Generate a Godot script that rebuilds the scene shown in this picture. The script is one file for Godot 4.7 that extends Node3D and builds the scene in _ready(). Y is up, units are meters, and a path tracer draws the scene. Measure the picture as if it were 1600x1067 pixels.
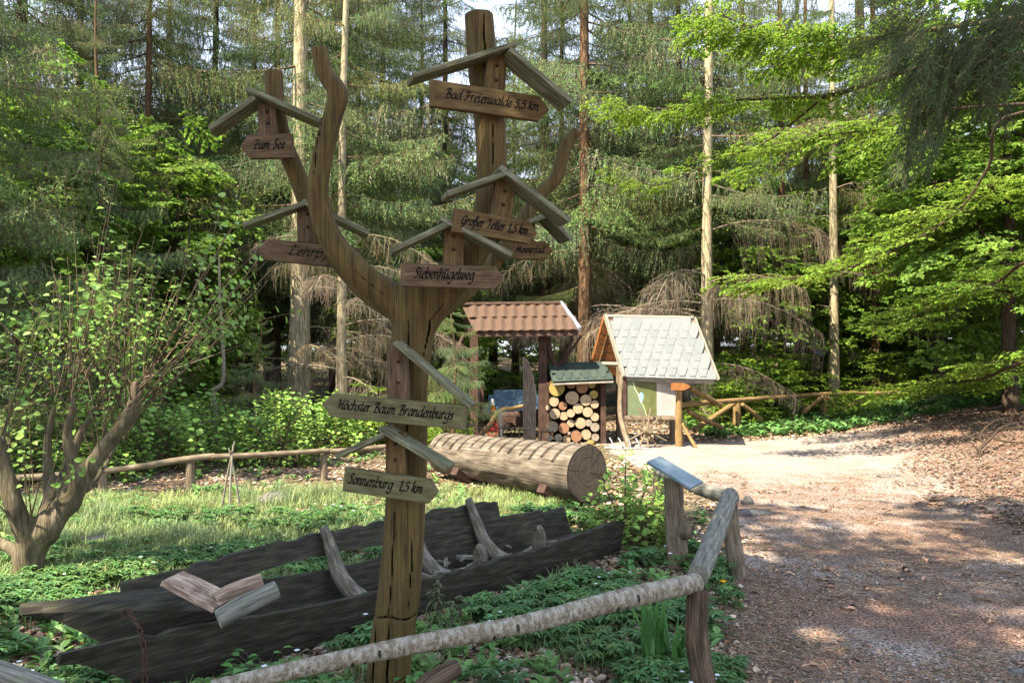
extends Node3D
# Forest clearing with a carved signpost tree, an old dugout boat, a notched log, shelters and a sandy path.
# Metres, y up. The camera stands at the origin, 1.65 m above the ground, and looks along -z.

const EYE := 1.65
const FOCAL := 1144.0          # focal length in photograph pixels (1600 wide)
var sun_dir := Vector3(-0.42, 0.80, 0.42).normalized()   # towards the sun
var rng := RandomNumberGenerator.new()
var noise := FastNoiseLite.new()
var used := {}
var M := {}
var pitch := atan((555.0 - 533.5) / FOCAL)

# ---------------------------------------------------------------- mesh builder
class MB:
	var v := PackedVector3Array()
	var n := PackedVector3Array()
	var uv := PackedVector2Array()
	var c := PackedColorArray()
	var ix := PackedInt32Array()
	var tint := Color(1, 1, 1)
	func vert(p: Vector3, nn: Vector3, t := Vector2.ZERO) -> int:
		v.append(p); n.append(nn); uv.append(t); c.append(tint)
		return v.size() - 1
	func tri(a: Vector3, b: Vector3, d: Vector3) -> void:
		var nn := (d - a).cross(b - a).normalized()
		var i := vert(a, nn, Vector2(a.x, a.y)); vert(b, nn, Vector2(b.x, b.y)); vert(d, nn, Vector2(d.x, d.y))
		ix.append(i); ix.append(i + 1); ix.append(i + 2)
	# flat quad a b c d in order round its edge, facing away from centre; uv in metres, u across (a>d), v along (a>b)
	func quad(a: Vector3, b: Vector3, cc: Vector3, d: Vector3, centre: Vector3) -> void:
		var nn := (cc - a).cross(b - a)
		if nn.length_squared() < 1e-14:
			nn = (d - a).cross(cc - a)
		nn = nn.normalized()
		var la := (b - a).length()
		var lb := (d - a).length()
		var out := nn.dot((a + b + cc + d) * 0.25 - centre) >= 0.0
		if not out: nn = -nn
		var o := Vector2(a.x * 0.7 + a.z, a.y + a.z * 0.37)
		var i := vert(a, nn, o); vert(b, nn, o + Vector2(0, la)); vert(cc, nn, o + Vector2(lb, la)); vert(d, nn, o + Vector2(lb, 0))
		if out:
			for k in [0, 1, 2, 0, 2, 3]: ix.append(i + k)
		else:
			for k in [0, 2, 1, 0, 3, 2]: ix.append(i + k)
	# box with half axes given as vectors; long axis should be ax
	func box(o: Vector3, ax: Vector3, ay: Vector3, az: Vector3) -> void:
		for s in [1.0, -1.0]:
			quad(o + s * ay - ax - az, o + s * ay + ax - az, o + s * ay + ax + az, o + s * ay - ax + az, o)
			quad(o + s * az - ax - ay, o + s * az + ax - ay, o + s * az + ax + ay, o + s * az - ax + ay, o)
			quad(o + s * ax - ay - az, o + s * ax + ay - az, o + s * ax + ay + az, o + s * ax - ay + az, o)
	# bevelled box
	func bbox(o: Vector3, ax: Vector3, ay: Vector3, az: Vector3, bev := 0.004) -> void:
		var bx := ax.normalized() * bev; var by := ay.normalized() * bev; var bz := az.normalized() * bev
		for s in [1.0, -1.0]:
			quad(o + s * ay - ax + bx - az + bz, o + s * ay + ax - bx - az + bz, o + s * ay + ax - bx + az - bz, o + s * ay - ax + bx + az - bz, o)
			quad(o + s * az - ax + bx - ay + by, o + s * az + ax - bx - ay + by, o + s * az + ax - bx + ay - by, o + s * az - ax + bx + ay - by, o)
			quad(o + s * ax - ay + by - az + bz, o + s * ax + ay - by - az + bz, o + s * ax + ay - by + az - bz, o + s * ax - ay + by + az - bz, o)
			for t in [1.0, -1.0]:
				quad(o + s * ay + t * (az - bz) - ax + bx, o + s * ay + t * (az - bz) + ax - bx, o + s * (ay - by) + t * az + ax - bx, o + s * (ay - by) + t * az - ax + bx, o)
				quad(o + s * ax + t * (az - bz) - ay + by, o + s * ax + t * (az - bz) + ay - by, o + s * (ax - bx) + t * az + ay - by, o + s * (ax - bx) + t * az - ay + by, o)
				quad(o + s * ax + t * (ay - by) - az + bz, o + s * ax + t * (ay - by) + az - bz, o + s * (ax - bx) + t * ay + az - bz, o + s * (ax - bx) + t * ay - az + bz, o)
	# outline (points in a plane) given a thickness vector
	func prism(pts: Array, th: Vector3) -> void:
		var mid := Vector3.ZERO
		for p in pts: mid += p
		mid = mid / pts.size() + th * 0.5
		for k in pts.size():
			var a: Vector3 = pts[k]
			var b: Vector3 = pts[(k + 1) % pts.size()]
			quad(a, b, b + th, a + th, mid)
		var cen := mid - th * 0.5
		for k in pts.size():
			var a: Vector3 = pts[k]
			var b: Vector3 = pts[(k + 1) % pts.size()]
			for s in [0.0, 1.0]:
				var q := [cen + th * s, a + th * s, b + th * s]
				var nn: Vector3 = (q[2] - q[0]).cross(q[1] - q[0]).normalized()
				var fw := nn.dot(th * (s - 0.5)) >= 0.0
				if not fw: nn = -nn
				var ax: Vector3 = (pts[1] - pts[0]).normalized()
				var ay: Vector3 = ax.cross(th.normalized())
				var i := v.size()
				for p in q: vert(p, nn, Vector2((p - cen).dot(ay), (p - cen).dot(ax) + cen.x + cen.y))
				if fw:
					for j in [0, 1, 2]: ix.append(i + j)
				else:
					for j in [0, 2, 1]: ix.append(i + j)
	# smooth tube; uv: u around in turns*ucount, v along in metres
	func tube(path: Array, rad: Array, sides := 8, bump := 0.0, caps := true, seedv := 0.0, nz: FastNoiseLite = null, usc := 1.0) -> void:
		var m := path.size()
		var t0: Vector3 = (path[1] - path[0]).normalized()
		var up := Vector3.UP if absf(t0.y) < 0.9 else Vector3.RIGHT
		var nx := up.cross(t0).normalized()
		var start := v.size()
		var along := 0.0
		var last_t := t0
		for i in m:
			var t: Vector3
			if i == 0: t = t0
			elif i == m - 1: t = (path[i] - path[i - 1]).normalized()
			else: t = (path[i + 1] - path[i - 1]).normalized()
			nx = (nx - t * nx.dot(t)).normalized()
			var b := t.cross(nx)
			if i > 0: along += (path[i] - path[i - 1]).length()
			for k in sides + 1:
				var a := TAU * k / sides
				var d := nx * cos(a) + b * sin(a)
				var r: float = rad[i]
				if bump > 0.0 and nz:
					r *= 1.0 + bump * nz.get_noise_3d(cos(a) * 40.0 + seedv, sin(a) * 40.0, along * 160.0)
				vert(path[i] + d * r, d, Vector2(usc * float(k) / sides, along))
		var w := sides + 1
		for i in m - 1:
			for k in sides:
				var a := start + i * w + k
				var b := a + 1
				var cc := a + w + 1
				var d := a + w
				for j in [a, cc, b, a, d, cc]: ix.append(j)
		if caps:
			for e in [0, m - 1]:
				var t: Vector3 = (path[0] - path[1]).normalized() if e == 0 else (path[m - 1] - path[m - 2]).normalized()
				var ci := vert(path[e], t, Vector2(0.5, 0.5))
				for k in sides + 1:
					var src := start + (0 if e == 0 else m - 1) * w + k
					var a := TAU * k / sides
					vert(v[src], t, Vector2(0.5 + 0.5 * cos(a), 0.5 + 0.5 * sin(a)))
				for k in sides:
					if e == 0:
						for j in [ci, ci + 1 + k, ci + 2 + k]: ix.append(j)
					else:
						for j in [ci, ci + 2 + k, ci + 1 + k]: ix.append(j)
	func mesh(mat: Material) -> ArrayMesh:
		var am := ArrayMesh.new()
		var arr := []
		arr.resize(Mesh.ARRAY_MAX)
		arr[Mesh.ARRAY_VERTEX] = v
		arr[Mesh.ARRAY_NORMAL] = n
		arr[Mesh.ARRAY_TEX_UV] = uv
		arr[Mesh.ARRAY_COLOR] = c
		arr[Mesh.ARRAY_INDEX] = ix
		am.add_surface_from_arrays(Mesh.PRIMITIVE_TRIANGLES, arr)
		am.surface_set_material(0, mat)
		return am

# ---------------------------------------------------------------- scene helpers
func numbered(called: String) -> String:
	if not used.has(called):
		used[called] = 0
		return called
	used[called] += 1
	return "%s_%03d" % [called, used[called]]

func tag(o: Node, label: String, category: String, group := "", kind := "") -> Node:
	if label: o.set_meta("label", label)
	if category: o.set_meta("category", category)
	if group: o.set_meta("group", group)
	if kind: o.set_meta("kind", kind)
	return o

func thing(called: String, at: Vector3, label: String, category: String, group := "") -> Node3D:
	var o := Node3D.new()
	o.name = numbered(called)
	add_child(o)
	o.position = at
	tag(o, label, category, group)
	return o

# commits a builder whose points are in world space as one mesh under parent (a thing at position or the root)
func put(called: String, mb: MB, mat: Material, parent: Node3D = null) -> MeshInstance3D:
	var o := MeshInstance3D.new()
	o.mesh = mb.mesh(mat)
	if parent == null:
		o.name = numbered(called)
		add_child(o)
	else:
		o.name = called
		parent.add_child(o, true)
		var q: Node = parent
		while q != self:
			o.position -= q.position
			q = q.get_parent()
	return o

func piece(called: String, m: Mesh, xf: Transform3D, parent: Node3D) -> MeshInstance3D:
	var o := MeshInstance3D.new()
	o.mesh = m
	o.name = called
	parent.add_child(o, true)
	o.transform = xf
	return o

func many(called: String, m: Mesh, xfs: Array, cols: Array, parent: Node3D, stuff := true) -> MultiMeshInstance3D:
	var mm := MultiMesh.new()
	mm.transform_format = MultiMesh.TRANSFORM_3D
	mm.use_colors = true
	mm.mesh = m
	mm.instance_count = xfs.size()
	for i in xfs.size():
		mm.set_instance_transform(i, xfs[i])
		mm.set_instance_color(i, cols[i])
	var o := MultiMeshInstance3D.new()
	o.multimesh = mm
	if parent == null:
		o.name = numbered(called)
		add_child(o)
	else:
		o.name = called
		parent.add_child(o, true)
	if stuff: o.set_meta("kind", "stuff")
	return o

# point seen at photograph pixel (px, py), d metres in front of the camera
func S(px: float, py: float, d: float) -> Vector3:
	var x := (px - 800.0) / FOCAL
	var y := (533.5 - py) / FOCAL
	var dir := Vector3(x, y * cos(pitch) + sin(pitch), y * sin(pitch) - cos(pitch))
	return Vector3(0, EYE, 0) + dir * (d / -dir.z)

# ground point under pixel (px, py) on flat ground
func G(px: float, py: float) -> Vector3:
	return S(px, py, EYE * FOCAL / (py - 555.0))

func sm(a: float, b: float, x: float) -> float:
	return smoothstep(a, b, x)

func ground_y(x: float, z: float) -> float:
	var d := -z
	var h := 0.0
	h += 0.8 * sm(4.2, 11.0, x - 0.12 * (d - 9.0)) * sm(5.5, 9.0, d)      # bank right of the path
	h += 0.02 * noise.get_noise_2d(x * 60.0, z * 60.0)
	h += 1.6 * sm(20.0, 60.0, d)                        # the wood rises slowly behind
	h += 0.8 * sm(10.0, 30.0, -x) * sm(6.0, 20.0, d)
	return h

func on_ground(x: float, z: float) -> Vector3:
	return Vector3(x, ground_y(x, z), z)

func rr(a: float, b: float) -> float:
	return rng.randf_range(a, b)

func smooth_path(p: Array, sub := 4) -> Array:
	var out := []
	for i in p.size() - 1:
		var a: Vector3 = p[maxi(i - 1, 0)]
		var b: Vector3 = p[i]
		var c: Vector3 = p[i + 1]
		var d: Vector3 = p[mini(i + 2, p.size() - 1)]
		for k in sub:
			out.append(b.cubic_interpolate(c, a, d, float(k) / sub))
	out.append(p[-1])
	return out

func smooth_num(p: Array, sub := 4) -> Array:
	var out := []
	for i in p.size() - 1:
		for k in sub: out.append(lerpf(p[i], p[i + 1], float(k) / sub))
	out.append(p[-1])
	return out

# a natural round log or pole through points
func pole(called: String, pts: Array, rad: Array, mat: Material, parent: Node3D, sides := 12, bump := 0.06, sub := 4) -> MeshInstance3D:
	var mb := MB.new()
	mb.tube(smooth_path(pts, sub), smooth_num(rad, sub), sides, bump, true, rr(0, 900), noise)
	return put(called, mb, mat, parent)

# ---------------------------------------------------------------- textures and materials
func tex(im: Image) -> ImageTexture:
	return ImageTexture.create_from_image(im)

func ramp(cols: Array, offs: Array) -> Gradient:
	var g := Gradient.new()
	g.offsets = PackedFloat32Array(offs)
	var pc := PackedColorArray()
	for c in cols: pc.append(c)
	g.colors = pc
	return g

func lin(r: float, g: float, b: float) -> Color:
	return Color(r, g, b).linear_to_srgb()

func noise_tex(freq: float, cols: Array, offs: Array, sd := 1, size := 512, oct := 5, type := FastNoiseLite.TYPE_SIMPLEX_SMOOTH) -> NoiseTexture2D:
	var f := FastNoiseLite.new()
	f.noise_type = type
	f.frequency = freq
	f.seed = sd
	f.fractal_octaves = oct
	var t := NoiseTexture2D.new()
	t.width = size; t.height = size
	t.seamless = true
	t.normalize = true
	t.color_ramp = ramp(cols, offs)
	t.noise = f
	return t

# grain that runs along v: streaks, checks and a few knots; tileable enough over its 1 x 1 m
func wood_image(sd: int, lo: Color, mid: Color, hi: Color, crack: Color, cracks: int, moss := Color(0, 0, 0, 0)) -> Image:
	var w := 256
	var h := 512
	var im := Image.create(w, h, false, Image.FORMAT_RGBA8)
	var f := FastNoiseLite.new()
	f.seed = sd; f.frequency = 0.01; f.fractal_octaves = 4
	var grain := func(x: float, y: float) -> float:
		var warp := 6.0 * f.get_noise_2d(x * 0.6, y * 0.5 + 900.0)
		return 0.5 + 0.63 * f.get_noise_2d((x + warp) * 9.0, y * 0.45) + 0.53 * f.get_noise_2d(x * 2.0, y * 0.8 + 300.0)
	for y in h:
		for x in w:
			# the last rows and columns blend into the first, so that tiles meet without a seam
			var ty := clampf((y - h * 0.82) / (h * 0.18), 0.0, 1.0)
			var tx := clampf((x - w * 0.82) / (w * 0.18), 0.0, 1.0)
			var k: float = grain.call(x, y)
			if ty > 0.0: k = lerpf(k, grain.call(x, y - h), ty)
			if tx > 0.0:
				var k2: float = grain.call(x - w, y)
				if ty > 0.0: k2 = lerpf(k2, grain.call(x - w, y - h), ty)
				k = lerpf(k, k2, tx)
			k = clampf(k, 0.0, 1.0)
			var col := lo.lerp(mid, k * 2.0) if k < 0.5 else mid.lerp(hi, k * 2.0 - 1.0)
			if moss.a > 0.0:
				var g := clampf(f.get_noise_2d(x * 1.7 + 77.0, y * 1.2 - 500.0) * 3.0 - 0.1, 0.0, 1.0)
				g *= clampf(0.5 + f.get_noise_2d(x * 11.0, y * 11.0) * 2.5, 0.0, 1.0)
				col = col.lerp(Color(moss.r, moss.g, moss.b), g * moss.a)
			im.set_pixel(x, y, col)
	var r := RandomNumberGenerator.new()
	r.seed = sd
	for i in cracks:
		var x := r.randf() * w
		var y := r.randi_range(0, h)
		for k in r.randi_range(30, 200):
			x += r.randf_range(-0.35, 0.35)
			var p := Vector2i(posmod(int(x), w), posmod(y + k, h))
			im.set_pixel(p.x, p.y, im.get_pixel(p.x, p.y).lerp(crack, 0.8))
			if i % 3 == 0: im.set_pixel((p.x + 1) % w, p.y, im.get_pixel((p.x + 1) % w, p.y).lerp(crack, 0.6))
	return im

func wood(called: String, sd: int, lo: Color, mid: Color, hi: Color, crack: Color, cracks: int, us: float, vs: float, moss := Color(0, 0, 0, 0), rough := 0.85) -> StandardMaterial3D:
	var m := StandardMaterial3D.new()
	m.resource_name = called
	var im := wood_image(sd, lo, mid, hi, crack, cracks, moss)
	m.albedo_texture = tex(im)
	m.uv1_scale = Vector3(us, vs, 1)
	m.roughness = rough
	m.metallic_specular = 0.3
	m.heightmap_enabled = true
	m.heightmap_texture = m.albedo_texture
	m.heightmap_scale = 0.35
	M[called] = m
	return m

func plain_mat(called: String, c: Color, rough := 0.8, metal := 0.0, vcol := false) -> StandardMaterial3D:
	var m := StandardMaterial3D.new()
	m.resource_name = called
	m.albedo_color = c
	m.roughness = rough
	m.metallic = metal
	m.metallic_specular = 0.35
	m.vertex_color_use_as_albedo = vcol
	M[called] = m
	return m

func leaf_mat(called: String, c: Color, back: float, rough := 0.55) -> StandardMaterial3D:
	var m := plain_mat(called, c, rough, 0.0, true)
	m.metallic_specular = 0.35
	m.backlight_enabled = back > 0.0
	m.backlight = Color(back, back, back)
	m.cull_mode = BaseMaterial3D.CULL_DISABLED
	return m

func birch_image() -> Image:
	var w := 512
	var h := 1024
	var im := Image.create(w, h, false, Image.FORMAT_RGBA8)
	var f := FastNoiseLite.new()
	f.seed = 5; f.frequency = 0.01; f.fractal_octaves = 4
	for y in h:
		for x in w:
			var k := clampf(0.55 + 0.9 * f.get_noise_2d(x * 0.7, y * 1.5) + 0.5 * f.get_noise_2d(x * 4.0, y * 12.0), 0.0, 1.0)
			im.set_pixel(x, y, Color(0.37, 0.32, 0.25).lerp(Color(0.58, 0.555, 0.50), k))
	var r := RandomNumberGenerator.new()
	r.seed = 12
	for i in 1100:
		var x0 := r.randi_range(0, w)
		var y0 := r.randf_range(0, h)
		var ln := int(r.randf_range(6, 46) * (0.4 + r.randf()))
		var th := r.randf_range(0.8, 2.6)
		var dk := Color(0.15, 0.135, 0.11).lerp(Color(0.38, 0.33, 0.26), r.randf())
		for k in ln:
			var u := float(k) / ln
			var t := th * sin(PI * u)
			for q in range(int(-t), int(t) + 1):
				im.set_pixel(posmod(x0 + k, w), posmod(int(y0 + q + 3.0 * sin(k * 0.2)), h), dk)
	for i in 4:
		var cx := r.randi_range(0, w)
		var cy := r.randi_range(0, h)
		for y in range(-16, 17):
			for x in range(-40, 41):
				var e := x * x / 1600.0 + y * y / 250.0
				if e < 0.7 + 0.5 * f.get_noise_2d(x * 9.0 + cx, y * 9.0 + cy):
					im.set_pixel(posmod(cx + x, w), posmod(cy + y, h), Color(0.16, 0.14, 0.12))
	return im

# sawn end of a log: rings, a few checks; over the unit square
func rings_image(sd: int, a: Color, b: Color, dark: Color) -> Image:
	var w := 256
	var im := Image.create(w, w, false, Image.FORMAT_RGBA8)
	var f := FastNoiseLite.new()
	f.seed = sd; f.frequency = 0.01; f.fractal_octaves = 4
	var r := RandomNumberGenerator.new()
	r.seed = sd
	var checks := []
	for i in 5: checks.append([r.randf() * TAU, r.randf_range(0.1, 0.5), r.randf_range(0.008, 0.022)])
	for y in w:
		for x in w:
			var p := Vector2(x + 0.5, y + 0.5) / w - Vector2(0.5, 0.5)
			var q := p + Vector2(0.03, -0.02)
			var rad := q.length() * 2.0 + 0.04 * f.get_noise_2d(x * 0.8, y * 0.8)
			var ring := 0.5 + 0.5 * sin(rad * 62.0 + 5.0 * f.get_noise_1d(rad * 300.0))
			var k := clampf(ring * 0.6 + 0.45 * f.get_noise_2d(x * 3.0, y * 3.0) + 0.2, 0.0, 1.0)
			var col := a.lerp(b, k)
			if p.length() > 0.455: col = dark
			for c in checks:
				var da: float = absf(wrapf(q.angle() - c[0], -PI, PI))
				if rad > c[1] * 0.4 and da * q.length() < c[2] * (0.3 + rad) * 0.6: col = dark
			im.set_pixel(x, y, col)
	return im

# ---------------------------------------------------------------- leaves, sprays, branches (prototypes at the origin)
func leaf(mb: MB, base: Vector3, dir: Vector3, up: Vector3, ln: float, wd: float, fold := 0.25, simple := false) -> void:
	dir = dir.normalized()
	var side := dir.cross(up).normalized()
	var nrm := side.cross(dir).normalized()
	var tip := base + dir * ln - nrm * ln * 0.12
	for s in [-1.0, 1.0]:
		var a: Vector3 = base + dir * ln * 0.32 + side * s * wd * 0.5 + nrm * wd * fold
		var b: Vector3 = base + dir * ln * 0.68 + side * s * wd * 0.42 + nrm * wd * fold * 0.8
		if simple:
			var m: Vector3 = base + dir * ln * 0.45 + side * s * wd * 0.5 + nrm * wd * fold
			if s < 0.0: mb.tri(base, m, tip)
			else: mb.tri(base, tip, m)
		elif s < 0.0:
			mb.tri(base, a, b); mb.tri(base, b, tip)
		else:
			mb.tri(base, b, a); mb.tri(base, tip, b)

func rand_dir() -> Vector3:
	var v := Vector3(rr(-1, 1), rr(-1, 1), rr(-1, 1))
	while v.length_squared() > 1.0 or v.length_squared() < 0.01:
		v = Vector3(rr(-1, 1), rr(-1, 1), rr(-1, 1))
	return v.normalized()

func vary(c: Color, a: float) -> Color:
	var k := 1.0 + rr(-a, a)
	return Color(c.r * k * (1.0 + rr(-a, a) * 0.4), c.g * k, c.b * k * (1.0 + rr(-a, a) * 0.4))

func strip(mb: MB, pts: Array, w0: float, w1: float) -> void:
	# thin twig: three-sided tube
	var rad := []
	for i in pts.size(): rad.append(lerpf(w0, w1, float(i) / (pts.size() - 1)))
	mb.tube(pts, rad, 3, 0.0, false)

# flat layered beech spray, 1 m long along +x, leaves face up
func make_spray(count: int, ln: float, wd: float, twig: Color, green: Color, simple := false, spread := 0.45) -> MB:
	var mb := MB.new()
	var axis := [Vector3.ZERO, Vector3(0.35, 0.04, rr(-0.04, 0.04)), Vector3(0.7, 0.02, rr(-0.07, 0.07)), Vector3(1.0, -0.07, rr(-0.1, 0.1))]
	mb.tint = twig
	strip(mb, axis, 0.006, 0.002)
	var twigs := []
	for i in 9:
		var t := 0.12 + 0.095 * i
		var o: Vector3 = (axis[0] as Vector3).lerp(axis[3], t) + Vector3(0, 0.03 * sin(t * PI), 0)
		var s := 1.0 if i % 2 == 0 else -1.0
		var l := spread * (1.05 - t * 0.6) * rr(0.7, 1.2)
		var e := o + Vector3(l * rr(0.5, 0.8), rr(-0.07, 0.05), s * l * rr(0.6, 0.9))
		strip(mb, [o, o.lerp(e, 0.5) + Vector3(0, 0.015, 0), e], 0.003, 0.0012)
		twigs.append([o, e])
	twigs.append([axis[2], axis[3]])
	for i in count:
		var tw: Array = twigs[i % twigs.size()]
		var t := rr(0.1, 1.05)
		var o: Vector3 = (tw[0] as Vector3).lerp(tw[1], t)
		var along: Vector3 = ((tw[1] as Vector3) - (tw[0] as Vector3)).normalized()
		var d := (along + Vector3(rr(-0.9, 0.9), rr(-0.3, 0.15), rr(-0.9, 0.9))).normalized()
		var up := (Vector3.UP + Vector3(rr(-0.55, 0.55), 0, rr(-0.55, 0.55))).normalized()
		mb.tint = vary(green, 0.3)
		var k := rr(0.7, 1.15)
		leaf(mb, o, d, up, ln * k, wd * k, 0.15, simple)
	return mb

# upright leafy shoot along +y, 1 m tall, with roundish leaves (hazel)
func make_shoot(count: int, ln: float, wd: float, twig: Color, green: Color) -> MB:
	var mb := MB.new()
	var b := Vector3(rr(-0.12, 0.12), 0, rr(-0.12, 0.12))
	var axis := []
	for i in 6:
		var t := i / 5.0
		axis.append(Vector3(b.x * t * t + rr(-0.012, 0.012), t, b.z * t * t + rr(-0.012, 0.012)))
	mb.tint = twig
	strip(mb, axis, 0.006, 0.002)
	for i in count:
		var t := lerpf(0.25, 1.0, (i + rr(0, 0.6)) / count)
		var o: Vector3 = (axis[int(t * 4.99)] as Vector3).lerp(axis[mini(int(t * 4.99) + 1, 5)], fposmod(t * 4.99, 1.0))
		var a := i * 2.4 + rr(-0.5, 0.5)
		var d := Vector3(cos(a), rr(-0.35, 0.35), sin(a))
		var st := o + d * rr(0.01, 0.05)
		mb.tint = vary(green, 0.28)
		var k := rr(0.6, 1.15)
		var up := (Vector3.UP + d * rr(-0.2, 0.9) + Vector3(rr(-0.5, 0.5), 0, rr(-0.5, 0.5))).normalized()
		leaf(mb, st, d, up, ln * k, wd * k, 0.12)
	return mb

# spruce branch along +x, 1 unit = branch length of about 2.2 m; needle tufts on drooping side twigs
func make_spruce_branch(hang: float, beige: float, tufts: int, tuft_len: float, tuft_w: float, step: float) -> MB:
	var mb := MB.new()
	var L := 2.2
	var axis := []
	var wob := rr(-0.1, 0.1)
	for i in 7:
		var t := i / 6.0
		axis.append(Vector3(L * t, -0.10 * L * sin(t * 2.2) + 0.13 * L * t * t, wob * sin(t * 5.0)))
	mb.tint = Color(0.13, 0.10, 0.07)
	var rad := [0.022, 0.018, 0.014, 0.011, 0.008, 0.006, 0.003]
	mb.tube(axis, rad, 5, 0.0, false)
	var x := 0.22
	var s := 1.0
	while x < L:
		var t := x / L
		var o: Vector3 = (axis[int(t * 5.99)] as Vector3).lerp(axis[int(t * 5.99) + 1], fposmod(t * 5.99, 1.0))
		var l := (0.75 * sin(PI * minf(t * 0.85 + 0.12, 1.0)) + 0.12) * rr(0.6, 1.15)
		var e := o + Vector3(l * rr(0.35, 0.7), -l * rr(0.05, 0.35), s * l * rr(0.55, 0.95))
		var mid := o.lerp(e, 0.5) + Vector3(0, 0.04, 0)
		mb.tint = Color(0.12, 0.09, 0.06)
		strip(mb, [o, mid, e], 0.005, 0.002)
		var lines := [[o, mid, e]]
		var hn := int(3 + l * 7)
		for j in hn:
			var u := (j + rr(0.1, 0.9)) / hn
			var ho := o.lerp(mid, u * 2.0) if u < 0.5 else mid.lerp(e, u * 2.0 - 1.0)
			var hl := hang * rr(0.45, 1.2)
			var he := ho + Vector3(rr(-0.09, 0.14), -hl, rr(-0.09, 0.09) + s * 0.05)
			lines.append([ho, ho.lerp(he, 0.5) + Vector3(0.015, 0, s * 0.02), he])
			mb.tint = Color(0.12, 0.10, 0.07)
			strip(mb, [ho, he], 0.0035, 0.0015)
		for ln in lines:
			var a: Vector3 = ln[0]
			var b: Vector3 = ln[1]
			var c: Vector3 = ln[2]
			var tot := (b - a).length() + (c - b).length()
			var cnt := int(maxf(3.0, tufts * tot / 0.4))
			var is_beige := rr(0, 1) < beige
			for q in cnt:
				var u := (q + rr(0, 1)) / cnt
				var p := a.lerp(b, u * 2.0) if u < 0.5 else b.lerp(c, u * 2.0 - 1.0)
				var ax := (c - a).normalized()
				var d := (rand_dir() * 0.85 + ax * 0.75 + Vector3(0, 0.12, 0)).normalized()
				var w := d.cross(rand_dir()).normalized() * tuft_w * 0.5
				var g := Color(0.095, 0.165, 0.058) if not is_beige else Color(0.21, 0.215, 0.115)
				if not is_beige and rr(0, 1) < 0.25: g = Color(0.18, 0.26, 0.08)
				mb.tint = vary(g, 0.35)
				var tl := tuft_len * rr(0.6, 1.2)
				mb.tri(p - w, p + d * tl, p + w)
		s = -s
		x += step * rr(0.7, 1.3)
	return mb

# hanging spruce twig seen close, 1 m along +x, with single needles
func make_near_branch() -> MB:
	var mb := MB.new()
	var axis := []
	var wob := rr(-0.06, 0.06)
	for i in 7:
		var t := i / 6.0
		axis.append(Vector3(t, -0.05 * sin(t * 2.0), wob * sin(t * 4.0)))
	var lines := [axis]
	var x := 0.08
	var s := 1.0
	while x < 0.97:
		var o := Vector3(x, -0.05 * sin(x * 2.0), wob * sin(x * 4.0))
		var l := (0.34 * sin(PI * minf(0.18 + x * 0.82, 1.0)) + 0.05) * rr(0.6, 1.15)
		var e := o + Vector3(l * rr(0.7, 0.95), rr(-0.05, 0.06), s * l * rr(0.35, 0.7))
		lines.append([o, o.lerp(e, 0.5) + Vector3(0, 0.012, 0), e])
		if l > 0.15:
			for j in 2:
				var u := rr(0.25, 0.75)
				var q := o.lerp(e, u)
				lines.append([q, q + Vector3(l * 0.3, rr(-0.03, 0.03), -s * l * rr(0.1, 0.3)).lerp(Vector3.ZERO, 0.5), q + Vector3(l * 0.38, rr(-0.04, 0.04), (1.0 if j == 0 else -1.0) * l * rr(0.1, 0.25))])
		s = -s
		x += rr(0.03, 0.06)
	for ln in lines:
		mb.tint = Color(0.09, 0.07, 0.05)
		strip(mb, ln, 0.0035, 0.0014)
		for i in ln.size() - 1:
			var a: Vector3 = ln[i]
			var b: Vector3 = ln[i + 1]
			var n := int((b - a).length() / 0.0042)
			var ax := (b - a).normalized()
			for k in n:
				var p := a.lerp(b, (k + rr(0, 1)) / n)
				var d := (rand_dir() * 0.8 + ax * 0.7).normalized()
				var w := d.cross(rand_dir()).normalized() * 0.0021
				mb.tint = vary(Color(0.095, 0.165, 0.058), 0.3)
				mb.tri(p - w, p + d * rr(0.013, 0.02), p + w)
	return mb

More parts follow.
